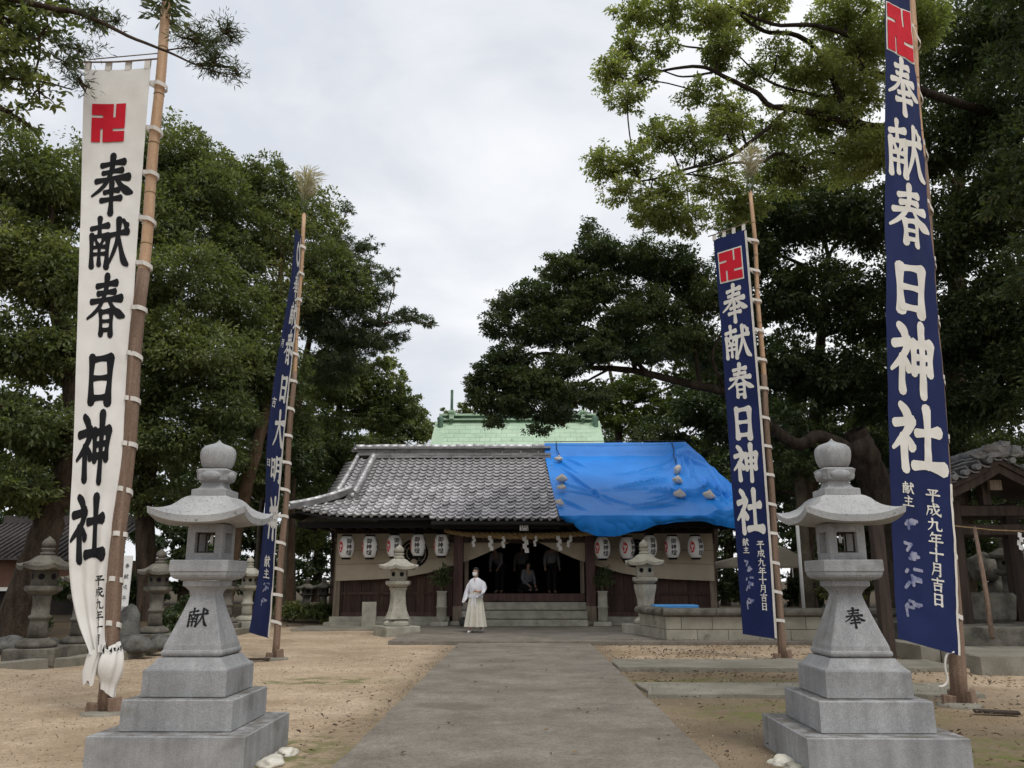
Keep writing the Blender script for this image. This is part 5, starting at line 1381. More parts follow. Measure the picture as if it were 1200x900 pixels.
sandbag(795, 583, 0.69, 'sandbag lowest of the right column on the blue sheet', 7.0, 0, .1)
sandbag(831, 585, 0.69, 'lone sandbag near the outer corner of the blue sheet', 8.0, 0, .25)
for k, (a, b, lb) in enumerate([((652, 519), (655, 539), 'dark cord from the ridge to the highest tiled-edge sandbag'), ((787, 519), (791, 545), 'dark cord from the ridge to the upright sandbag')]):
    pts = [find_tarp(a[0] + (b[0] - a[0]) * t, a[1] + (b[1] - a[1]) * t) + Vector((0, -.04, .05)) for t in np.linspace(0, 1, 6)]
    tag(MB().tube(pts, .014, 5).build('cord', MT['rope']), lb, 'cord')

# ------------------------------------------------------------------ green copper-roofed sanctuary behind
sn = empty('sanctuary', (0, 38, 0), 0, 'sanctuary behind with pale green copper roof and ridge ornaments', 'building')
inv = Matrix.Translation((0, -38, 0))
xl, xr = at(515, 505, 37.5).x, at(698, 505, 37.5).x
ztop, zb_ = at(600, 494, 38).z, 6.4
rows, cols = 9, 15
rs2 = random.Random(8)
rf = empty('roof', (0, 0, 0)); rf.parent = sn
for r in range(rows):
    for c in range(cols):
        t0, t1 = r / rows, (r + 1) / rows
        ya, yb = 38.0 - 3.0 * t0, 38.0 - 3.0 * t1; za, zb2 = ztop - (ztop - zb_) * t0, ztop - (ztop - zb_) * t1
        xa = xl + (xr - xl) * (c + (.5 if r % 2 else 0)) / cols; xb = min(xa + (xr - xl) / cols - .006, xr)
        if r % 2 and c == cols - 1: xb = xr
        d = .012 + rs2.uniform(0, .004)
        mb = MB(); mb.add([(xa, ya, za), (xb, ya, za), (xb, yb, zb2 + d), (xa, yb, zb2 + d), (xa, yb + .004, zb2 - .02), (xb, yb + .004, zb2 - .02)], [(0, 3, 2, 1), (3, 4, 5, 2)])
        o = mb.build('copper_sheet', MT['copper'], rf); o.data.transform(inv)
def sbox(name, a, m, par=None):
    o = MB().box(*a).build(name, MT[m], par or sn); o.data.transform(inv); return o
sbox('back_roof', (xl, xr, 38.05, 41, 6.3, 6.4), 'copperdark')
mb = MB(); mb.add([(xl, 38, ztop - .03), (xr, 38, ztop - .03), (xr, 41, 6.4), (xl, 41, 6.4)], [(0, 1, 2, 3)]); o = mb.build('back_slope', MT['copperdark'], rf); o.data.transform(inv)
z1 = at(600, 488, 38).z
for s, x in ((-1, xl), (1, xr)):
    mb = MB(); mb.loft([[(x - .25, 38.1, ztop + .04), (x - .25, 34.95, zb_ + .05), (x - .25, 34.95, zb_ - .15), (x - .25, 38.1, ztop - .2)], [(x + .25, 38.1, ztop + .04), (x + .25, 34.95, zb_ + .05), (x + .25, 34.95, zb_ - .15), (x + .25, 38.1, ztop - .2)]])
    o = mb.build('verge_roll', MT['copper'], rf); o.data.transform(inv)
sbox('ridge_beam', (xl + .1, xr - .1, 37.75, 38.3, ztop + .045, ztop + .10), 'copper', rf)
sbox('ridge_body', (xl + .25, xr - .25, 37.85, 38.2, ztop + .101, ztop + .24), 'copperdark', rf)
sbox('ridge_cap', (xl - .05, xr + .05, 37.72, 38.33, ztop + .241, ztop + .33), 'copper', rf)
for px in (530, 683):
    x = at(px, 490, 38).x; zt = at(px, 459 if px < 600 else 470, 38).z
    o = MB().box(x - .06, x + .06, 37.60, 37.70, ztop - .05, zt, bev=.008).build('ridge_finial', MT['copperdark'], rf); o.data.transform(inv)
    o = MB().box(x - .16, x + .16, 37.50, 38.5, ztop + .332, ztop + .45, bev=.02).build('ridge_log', MT['copper'], rf); o.data.transform(inv)
    o = MB().box(x - .10, x + .10, 37.56, 37.74, ztop + .05, ztop + .331, bev=.01).build('finial_foot', MT['copper'], rf); o.data.transform(inv)
for s, px in ((0, 517), (1, 697)):
    x = at(px, 500, 38).x; o = MB().lathe([(.08, -.5), (.14, -.35), (.12, 0), (.16, .2), (.05, .3)], 8, M=Matrix.Translation((x, 37.6, ztop - .1))).build('ridge_end_ornament', MT['copperdark'], rf); o.data.transform(inv)
sbox('wall', (xl + .5, xr - .5, 36, 40.5, 0, 6.4), 'darkwood')
# ------------------------------------------------------------------ low block wall with rounded coping
bw = empty('block_wall', (3.2, 19.5, 0), 0, 'low block wall with dark rounded coping in front of the hall', 'wall')
inv = Matrix.Translation((-3.2, -19.5, 0))
rq = random.Random(21)
def wall_run(a, b, seed):
    a, b = Vector((*a, 0)), Vector((*b, 0)); d = (b - a); Ln = d.length; d.normalize(); ang = math.atan2(d.y, d.x)
    M0 = Matrix.Translation(a) @ Matrix.Rotation(ang, 4, 'Z')
    o = MB().box(0.01, Ln - .01, .012, .20, -.05, .59, M0).build('wall_core', MT['joint'], bw); o.data.transform(inv)
    for row in range(2):
        x = -.35 * row * 1.0
        while x < Ln:
            l = .70; x0, x1 = max(x, 0), min(x + l - .014, Ln)
            if x1 - x0 > .05:
                o = MB().box(x0, x1, rq.uniform(-.003, .003), .21, .02 + row * .29 + .0, .02 + row * .29 + .278, M0, .006).build('block', MT['block'], bw); o.data.transform(inv)
            x += l
    pr = [(-.07, .602), (-.10, .63), (-.11, .68), (-.09, .73), (-.03, .76), (.08, .775), (.20, .765), (.29, .73), (.31, .68), (.29, .62), (.26, .602)]
    x = -.06
    while x < Ln:
        l = min(1.2, Ln - x + .06); rr = [[(x + q, y, z) for y, z in pr] for q in (0, l - .012)]
        o = MB().loft(rr, True, False, M=M0).build('coping_stone', MT['oldstone'], bw); o.data.transform(inv); x += l
wall_run((3.2, 19.5), (11.0, 19.5), 1)
wall_run((2.86, 21.4), (3.19, 19.72), 2)
# blue cover lying behind the coping
p0, p1 = at(748, 706, 21.3), at(815, 706, 21.3)
tag(MB().box(p0.x + .35, p1.x, 20.9, 21.6, .70, .80, bev=.02).build('blue_cover', MT['bluepaint']), 'flat bright blue cover showing just above the wall coping', 'cover')

# stone flower stands beside the entrance
def flower_stand(px, label, lab2, seed):
    p = at(px, 735, 25.55)
    r_ = empty('flower_stand', (p.x, p.y, .07), 0, label, 'flower stand', 'stone flower stands beside the entrance')
    MB().box(-.30, .22, -.22, .22, 0, .12, bev=.01).build('base_slab', MT['palestone'], r_)
    MB().lathe([(.155, .121), (.15, .2), (.145, .50), (.165, .52), (.165, .55), (.145, .57), (.14, .95), (.165, .98), (.16, 1.0), (.12, 1.0)], 18).build('bamboo_shaped_post', MT['palestone'], r_)
    return p
# ------------------------------------------------------------------ other stone and timber about the yard
p = at(432, 735, 25.6); r_ = tag(MB().box(-.21, .21, -.05, .05, -.05, .70, bev=.01).build('stone_tablet', MT['palestone'], None, (p.x, p.y, .05)), 'plain pale stone tablet leaning space behind the left stone lantern', 'tablet')
r_['label'] = 'plain pale stone tablet standing behind the flared stone lantern'
lump('plant_pot', (at(548, 728, 25.45).x - .1, 25.2, .18), (.14, .14, .16), MT['rope'], 3.0, 'small dark pot on the steps behind the walking person', 'pot', .9, None, 2, .05)

# water house beyond the larger blue banner
wh = empty('water_house', (9.5, 17.5, .5), 0, 'dark timber water house with old tiled gable roof', 'building')
WX, WY = 9.35, 17.0
inv = Matrix.Translation((-9.5, -17.5, -.5))
def wbox(name, a, m, bev=0.0, par=None):
    o = MB().box(*a, bev=bev).build(name, MT[m], par or wh); o.data.transform(inv); return o
for x in (WX - .62, WX + 1.1):
    for y in (WY + .2, WY + 1.2):
        wbox('post', (x - .13, x + .13, y - .13, y + .13, .5, 3.0), 'darkwood', .015)
for z in (2.28, 2.66):
    wbox('cross_beam', (WX - .95, WX + 1.6, WY + .12, WY + .28, z, z + .21), 'darkwood', .01)
    wbox('cross_beam', (WX - .95, WX + 1.6, WY + 1.12, WY + 1.28, z, z + .21), 'darkwood', .01)
apex = at(1155, 533, WY).z
wbox('king_post', (WX + .0, WX + .16, WY + .08, WY + .3, 2.88, apex - .5), 'darkwood')
wbox('gable_pendant', (at(1163, 568, WY).x - .12, at(1163, 568, WY).x + .12, WY - .12, WY - .04, at(1163, 575, WY).z, at(1163, 563, WY).z), 'greywood', .01)
wr_ = empty('roof', (0, 0, 0)); wr_.parent = wh
rx = random.Random(4)
AX = at(1155, 533, WY).x
def wz(x): d = abs(x - AX); return apex - .08 - .62 * d + .13 * d * d
for s in (-1, 1):
    xs_ = np.linspace(0, 1.30, 7)
    mb = MB(); rr = []
    for x in xs_:
        xx = AX + s * x; rr.append([(xx, WY - .45, wz(xx) - .06), (xx, WY + 1.5, wz(xx) - .06), (xx, WY + 1.5, wz(xx) - .16), (xx, WY - .45, wz(xx) - .16)])
    mb.loft(rr); o = mb.build('roof_boards', MT['darkwood'], wr_); o.data.transform(inv)
    rr = [[(AX + s * x, WY - .40, wz(AX + s * x) - .17), (AX + s * x, WY - .34, wz(AX + s * x) - .17), (AX + s * x, WY - .34, wz(AX + s * x) - .34), (AX + s * x, WY - .40, wz(AX + s * x) - .34)] for x in xs_]
    o = MB().loft(rr).build('bargeboard', MT['darkwood'], wr_); o.data.transform(inv)
    for i in range(5):
        x = AX + s * (.10 + i * .24)
        dz = wz(x + s * .12) - wz(x - s * .12); tilt = math.atan2(dz, .24)
        for j in range(7):
            y = WY - .5 + j * .31
            M = Matrix.Translation((x, y, wz(x) + .02 + rx.uniform(-.012, .012))) @ Matrix.Rotation(-tilt, 4, 'Y') @ Matrix.Rotation(rx.uniform(-.05, .05), 4, 'Z')
            mb = MB(); rr = [[(-.14, yy, .035), (-.05, yy, -.012), (.05, yy, -.012), (.14, yy, .035), (.14, yy, .005), (.05, yy, -.042), (-.05, yy, -.042), (-.14, yy, .005)] for yy in (0, .33)]
            mb.loft(rr, True, False, M=M)
            o = mb.build('tile', MT['tiledark'], wr_); o.data.transform(inv)
        o = MB().tube([(x + s * .13, WY - .54, wz(x + s * .13) + .03), (x + s * .13, WY - .40, wz(x + s * .13) + .03)], [.062, .068], 10, False).build('eave_end_tile', MT['tiledark'], wr_); o.data.transform(inv)
for j in range(5):
    o = MB().tube([(AX, WY - .45 + j * .44, apex + .05 + rx.uniform(-.02, .02)), (AX, WY - .03 + j * .44, apex + .05)], [.12, .11], 10).build('ridge_tile', MT['tiledark'], wr_); o.data.transform(inv)
for q_, (dx_, dz_, sx_, sz_) in enumerate([(-.05, .02, .26, .16), (.34, -.02, .17, .11), (-.42, -.06, .16, .10), (.1, .13, .12, .08)]):
    o = lump('ogre_tile', (AX + dx_ - 9.5, WY - .48 - 17.5, apex + dz_ - .5), (sx_, .10, sz_), MT['tiledark'], 31.0 + q_ * 3, None, None, .9, wr_, 2, .34)
# stone basin and stacked stones under its roof
tag(MB().loft([sqring(.55, .5), sqring(.62, .6), sqring(.66, 1.05), sqring(.62, 1.12), sqring(.5, 1.12), sqring(.46, .95)], M=Matrix.Translation((9.3, 18.1, .02))).build('water_basin', MT['oldstone']), 'square old stone water basin under the dark gable roof', 'basin')
for k, (px, py, s, sd) in enumerate([(1152, 665, (.34, .3, .36), 1), (1180, 690, (.42, .3, .30), 2), (1150, 712, (.32, .3, .34), 3), (1192, 655, (.3, .25, .22), 4)]):
    p = at(px, py, 20.2)
    lump('stacked_stone', p, s, MT['oldstone'], sd * 3.1, ['mossy block of the stone stack behind the water house, upper left', 'broad mossy block of the stone stack behind the leaning cane', 'lowest block of the stone stack behind the water house', 'small block at the top right of the stone stack'][k], 'stone', .9, None, 3, .12)
lump('stacked_stone', (at(1170, 735, 20.2).x, 20.3, .75), (1.0, .5, .35), MT['oldstone'], 17.7, 'wide stone underneath the stone stack in the gloom', 'stone', .9, None, 3, .1)
a, b = at(1142, 618, 16.2), at(1163, 748, 15.4)
tag(MB().tube([b, b.lerp(a, .5) + Vector((.02, 0, 0)), a], [.045, .042, .035], 8).build('leaning_cane', MT['polewood']), 'brown cane leaning against the dark water house', 'cane')
rp = empty('thin_rope', at(1115, 616, 16.6), 0, 'thin straw cord with a paper streamer strung across the water house', 'rope')
c0 = at(1115, 616, 16.6); c1 = at(1215, 623, 16.6)
MB().tube([Vector((0, 0, 0)), (c1 - c0) * .5 + Vector((0, 0, -.03)), c1 - c0], .014, 5).build('cord', MT['straw'], rp)
mb = MB(); shide(mb, at(1195, 624, 16.55) - c0, .75, .2, .25); mb.build('paper_streamer', MT['paper'], rp)
# red brown timber uprights behind the right granite lantern
p = at(1040, 752, 15.6)
tag(MB().box(-.10, .10, -.10, .10, -.1, zl(1040, 598, 15.6), bev=.012).build('timber_post', MT['darkwood'], None, (p.x, p.y, 0)), 'thick dark brown timber post behind the right granite lantern', 'post')
p = at(942, 715, 23.5)
tag(MB().tube([(0, 0, 0), (0, 0, zl(942, 615, 23.5))], .05, 8).build('steel_post', MT['metalpost'], None, (p.x, p.y, .05)), 'slim pale steel post behind the block wall', 'post')
p = at(1033, 720, 24.5)
tag(MB().tube([(0, 0, 0), (0, 0, zl(1033, 640, 24.5))], .045, 8).build('steel_post', MT['metalpost'], None, (p.x, p.y, .05)), 'slim grey steel post nearer the timber post', 'post')
# notch of bark and board scraps on the sand
p = gp(1168, 836); tag(MB().box(-.22, .22, -.05, .05, 0, .03, M=Matrix.Rotation(-.35, 4, 'Z') @ Matrix.Rotation(.05, 4, 'X'), bev=.006).build('board_scrap', MT['darkwood'], None, (p.x, p.y, .0)), 'dark scrap of board lying beside the larger blue banner pole', 'board')
p = gp(300, 774); tag(MB().box(-.33, .33, -.06, .06, 0, .04, M=Matrix.Rotation(.05, 4, 'Z'), bev=.006).build('board_scrap', MT['darkwood'], None, (p.x - .1, p.y, 0)), 'dark board lying at the foot of the edge-on banner pole', 'board')

# white tent at the far side of the hall
tc_ = at(862, 662, 31); te = empty('festival_tent', (tc_.x + .9, 32, 0), 0, 'white pitched festival tent beyond the end of the hall', 'tent')
zt0, zt1 = zl(862, 664, 31), zl(880, 640, 31)
MB().add([(-2, -1.5, zt0), (2, -1.5, zt0), (1.2, 0, zt1), (.9, 0, zt1), (2, 1.5, zt0), (-2, 1.5, zt0), (-2, -1.5, zt0 - .06), (2, -1.5, zt0 - .06)], [(0, 1, 2, 3), (3, 2, 4, 5), (0, 3, 5), (6, 7, 1, 0)]).build('canopy', MT['curtain'], te)
for x in (-1.9, 1.9):
    for y in (-1.4, 1.4): MB().tube([(x, y, 0), (x, y, zt0)], .025, 6).build('pole', MT['metalpost'], te)

# low building among the trees on the left
lb = empty('storehouse', (-17, 33, 0), 0, 'brown-walled storehouse with ribbed tile roof behind the old lanterns', 'building')
x0, x1 = at(-40, 650, 32).x + 17, at(118, 650, 32).x + 17
zr0, zr1, zw = zl(60, 653, 31.3), zl(60, 612, 34), zl(60, 688, 32)
MB().box(x0, x1, -1, 3, zw, zr0 - .05).build('wall', MT['brownwall'], lb)
MB().box(x0, x1, -1.25, 3, zw - .14, zw - .005).build('white_band', MT['white'], lb)
MB().box(x0 + .1, x1 - .1, -.9, 3, -.1, zw - .15).build('lower_wall', MT['interior'], lb)
mb = MB(); mb.add([(x0 - .3, -1.7, zr0), (x1 + .3, -1.7, zr0), (x1 + .3, 1.6, zr1), (x0 - .3, 1.6, zr1), (x0 - .3, -1.7, zr0 - .1), (x1 + .3, -1.7, zr0 - .1)], [(0, 1, 2, 3), (4, 5, 1, 0)]); rf2 = mb.build('roof', MT['dimtile'], lb)
k = 0; x = x0 - .2
rib = MB().tube([(0, -1.72, zr0 + .03), (0, 1.6, zr1 + .03)], .06, 6).mesh('roof_rib'); rib.materials.append(MT['dimtile'])
while x < x1 + .2:
    mobj('roof_rib', rib, rf2, (x, 0, 0)); x += .24
MB().box(x0 - .3, x1 + .3, 1.5, 1.9, zr1 - .05, zr1 + .3).build('ridge', MT['dimtile'], rf2)

# ------------------------------------------------------------------ people
def skin_fig(name, J, E, m, parent, sub=2, root='pelvis'):
    me = bpy.data.meshes.new(name); bm = bmesh.new(); lay = bm.verts.layers.skin.verify(); V = {}
    for k, (p, r) in J.items():
        v = bm.verts.new(p); rr = r if hasattr(r, '__len__') else (r, r); v[lay].radius = rr; v[lay].use_root = (k == root); V[k] = v
    for a, b in E: bm.edges.new((V[a], V[b]))
    bm.to_mesh(me); bm.free(); me.materials.append(MT[m])
    o = mobj(name, me, parent)
    s = o.modifiers.new('skin', 'SKIN'); s.use_smooth_shade = True
    ss = o.modifiers.new('sub', 'SUBSURF'); ss.levels = sub; ss.render_levels = sub
    return o
def head_shape(parent, c, s, turn, hair=True, mask=False, pitch=0.0):
    """hair cap and face details on a head centred at c with half height s"""
    M = Matrix.Translation(c) @ Matrix.Rotation(turn, 4, 'Z') @ Matrix.Rotation(pitch, 4, 'X')
    bm = bmesh.new(); bmesh.ops.create_icosphere(bm, subdivisions=3, radius=1)
    for v in bm.verts:
        x, y, z = v.co; n = 1 + .06 * mnoise.noise(v.co * 4)
        if z < -.3: n *= .80
        v.co = Vector((x * s * .80 * n, (y * s * .88 + .012) * n, z * s * .98 * n + .018))
    bmesh.ops.delete(bm, geom=[v for v in bm.verts if v.co.y < -.035 and v.co.z < .052], context='VERTS')
    me = bpy.data.meshes.new('hair'); bm.to_mesh(me); bm.free(); me.materials.append(MT['hair']); me.polygons.foreach_set('use_smooth', [True] * len(me.polygons))
    o = mobj('hair', me, parent); o.matrix_local = M
    mb = MB()
    for sx in (-1, 1):
        mb.lathe([(.001, -.006), (.011, -.003), (.012, 0), (.001, .003)], 8, True, Matrix.Translation((sx * .036, -s * .80, .010)) @ Matrix.Rotation(math.pi / 2, 4, 'X') @ Matrix.Diagonal((1.2, .55, 1, 1)))
    o = mb.build('eyes', MT['hair'], parent); o.matrix_local = M
    if mask:
        mb = MB(); rr = []
        for i in range(7):
            t = i / 6; z = .0 - .095 * t; w_ = .072 - .022 * t * t; dp = s * .80 + .016 * math.sin(math.pi * (.2 + .7 * t))
            rr.append([(w_ * math.sin(a), -dp * math.cos(a * .75), z - .008) for a in np.linspace(-1.35, 1.35, 11)])
        mb.loft(rr, False, True, False); o = mb.build('face_mask', MT['paper'], parent); o.matrix_local = M
    else:
        mb = MB(); mb.add([(-.012, -s * .84, -.02), (.012, -s * .84, -.02), (0, -s * 1.02, -.025), (0, -s * .86, .025)], [(0, 1, 2), (0, 2, 3), (1, 3, 2)]); o = mb.build('nose', MT['skin'], parent); o.matrix_local = M

# the walking person in white top and cream pleated trousers
pw = gp(557, 741, .075)
wk = empty('person', (pw.x, pw.y, .075), R(-14), 'person in white top, cream pleated hakama and face mask walking from the hall', 'person'); wk.scale = (.94, .94, .93)
J = {'pelvis': ((0, 0, .93), (.13, .10)), 'belly': ((0, -.01, 1.08), (.125, .095)), 'chest': ((0, 0, 1.26), (.125, .085)), 'neck0': ((0, .01, 1.45), (.055, .055)), 'neck': ((0, -.005, 1.50), (.05, .05)), 'head0': ((0, -.012, 1.575), (.080, .092)), 'head': ((0, -.01, 1.66), (.086, .098)), 'headt': ((0, 0, 1.71), (.06, .07)),
     'shR': ((-.16, .01, 1.36), .042), 'elR': ((-.27, .05, 1.13), .042), 'wrR': ((-.30, -.05, .92), .028), 'haR': ((-.305, -.075, .86), (.030, .018)),
     'shL': ((.16, .01, 1.36), .042), 'elL': ((.235, .0, 1.12), .042), 'wrL': ((.12, -.20, 1.10), .028), 'haL': ((.06, -.225, 1.11), (.030, .018)),
     'hiR': ((-.09, 0, .90), .085), 'knR': ((-.10, -.10, .50), .058), 'anR': ((-.10, -.16, .09), .040), 'toR': ((-.11, -.29, .035), (.036, .03)),
     'hiL': ((.09, 0, .90), .085), 'knL': ((.11, .02, .50), .058), 'anL': ((.13, .16, .13), .040), 'toL': ((.14, .06, .045), (.036, .03))}
for sd, hp, dx in (('R', (-.305, -.075, .86), 0), ('L', (.06, -.225, 1.11), 1)):
    h = Vector(hp)
    for k in range(4):
        off = Vector((.0, -.022 + k * .0147, -.012)) if not dx else Vector((-.012, .0, -.022 + k * .0147))
        dr = Vector((.012, -.010, -.038)) if not dx else Vector((-.038, -.008, -.008))
        ln = (.9, 1.05, 1.0, .8)[k]
        J[f'f{sd}{k}a'] = (h + off + dr * ln * .8, .0095); J[f'f{sd}{k}b'] = (h + off + dr * ln * 1.4 + Vector((.018 if not dx else -.008, .004, 0)), .0085)
    tdir = Vector((.0, -.035, -.012)) if not dx else Vector((-.006, -.012, .034))
    J[f't{sd}a'] = (h + tdir + Vector((0, 0, .02)), .010); J[f't{sd}b'] = (h + tdir * 1.7 + Vector((0, 0, .005)), .009)
E = [('pelvis', 'belly'), ('belly', 'chest'), ('chest', 'neck0'), ('neck0', 'neck'), ('neck', 'head0'), ('head0', 'head'), ('head', 'headt')]
for s in 'RL':
    E += [('chest', 'sh' + s), ('sh' + s, 'el' + s), ('el' + s, 'wr' + s), ('wr' + s, 'ha' + s), ('pelvis', 'hi' + s), ('hi' + s, 'kn' + s), ('kn' + s, 'an' + s), ('an' + s, 'to' + s), ('ha' + s, 't' + s + 'a'), ('t' + s + 'a', 't' + s + 'b')]
    for k in range(4): E += [('ha' + s, f'f{s}{k}a'), (f'f{s}{k}a', f'f{s}{k}b')]
skin_fig('body', J, E, 'skin', wk)
head_shape(wk, (0, -.012, 1.635), .118, R(-12), mask=True)
# white top: torso with overlapping collar, wide sleeves
def ell(c, rx_, ry_, n=28, f=None):
    return [(c[0] + rx_ * (1 + (f(a) if f else 0)) * math.cos(a), c[1] + ry_ * (1 + (f(a) if f else 0)) * math.sin(a), c[2]) for a in [2 * math.pi * k / n for k in range(n)]]
mb = MB()
mb.loft([ell((0, 0, .93), .20, .155, f=lambda a: .05 * math.sin(a * 8)), ell((0, 0, 1.0), .205, .16, f=lambda a: .05 * math.sin(a * 7 + 1)), ell((0, 0, 1.07), .165, .13), ell((0, -.005, 1.16), .195, .15, f=lambda a: .03 * math.sin(a * 6)), ell((0, 0, 1.28), .205, .145), ell((0, .005, 1.37), .205, .12), ell((0, .01, 1.43), .15, .095), ell((0, .012, 1.475), .075, .075)], False, True)
mb.build('white_top', MT['kimono'], wk)
def sleeve(P_, W_, name):
    mb = MB(); rr = []
    for (p, (a, b)) in zip(P_, W_):
        rr.append([(p[0] + a * math.cos(q) * .55, p[1] + a * math.sin(q) * .75, p[2] + b * math.sin(q) * .3 - (b * .55 if math.sin(q) < -.1 or True else 0) * (.5 - .5 * math.cos(q * 1.0)) * .6) for q in [2 * math.pi * k / 18 for k in range(18)]])
    mb.loft(rr, False, True); mb.build(name, MT['kimono'], wk)
sleeve([(-.14, .01, 1.40), (-.20, .02, 1.33), (-.255, .04, 1.18), (-.285, .02, 1.05), (-.30, -.03, .95)], [(.09, .08), (.12, .12), (.145, .2), (.155, .28), (.15, .30)], 'sleeve')
sleeve([(.14, .01, 1.40), (.20, .02, 1.33), (.24, .02, 1.18), (.21, -.06, 1.10), (.145, -.165, 1.10)], [(.09, .08), (.12, .12), (.14, .2), (.15, .30), (.14, .30)], 'sleeve')
for s in (-1, 1):
    MB().add([(s * .055, .03, 1.49), (s * .085, .0, 1.46), (s * -.01 + .03, -.155, 1.20), (s * -.01 - .02, -.158, 1.20), (s * .04, -.07, 1.46)], [(0, 1, 4), (1, 2, 3, 4)]).build('collar', MT['kimono'], wk)
MB().add([(-.022, -.105, 1.45), (.028, -.105, 1.45), (.006, -.156, 1.34)], [(0, 1, 2)]).build('open_neck', MT['skin'], wk)
mb = MB(); rr = []
for i in range(14):
    t = i / 13; z = 1.06 - .94 * t
    def pl_(a, t=t): return (.03 + .13 * t) * math.sin(a * 9 + 1.5 * math.sin(a)) * (1 if t > .08 else 0) - .30 * t * math.exp(-((a - 4.75) / .20) ** 2)
    rr.append(ell((.01 * t, -.05 * t * math.sin(t * 2), z + (.035 * t)), .16 + .125 * t ** .8, .125 + .15 * t ** .9, 66, pl_))
mb.loft(rr, False, True); mb.build('hakama', MT['hakama'], wk)
MB().loft([ell((0, 0, 1.0), .178, .142), ell((0, 0, 1.015), .182, .146), ell((0, 0, 1.06), .180, .144), ell((0, 0, 1.075), .172, .138)], False, True).build('sash', MT['hakama'], wk)
for dx in (-.03, .03):
    MB().add([(dx - .018, -.15, 1.02), (dx + .018, -.15, 1.02), (dx * 1.8 + .02, -.205, .70), (dx * 1.8 - .02, -.205, .70)], [(0, 1, 2, 3)]).build('sash_end', MT['kimono'], wk)
for (x, y, z, yy) in ((-.105, -.20, .0, 0), (.135, .13, .02, 0)):
    rr = []
    for i in range(8):
        t = i / 7; q = math.sin(math.pi * (.12 + .80 * t)) ; rr.append([(x + .042 * q * math.cos(a), y - .13 + .25 * t, z + max(0.0, (.022 + .02 * t + (.05 * t * t)) * (1 + math.sin(a)))) for a in [2 * math.pi * k / 12 for k in range(12)]])
    MB().loft(rr, True, True).build('white_tabi', MT['paper'], wk)
    MB().tube([(x, y + .08, z + .06), (x, y + .085, z + .17)], [.048, .045], 10).build('tabi_ankle', MT['paper'], wk)

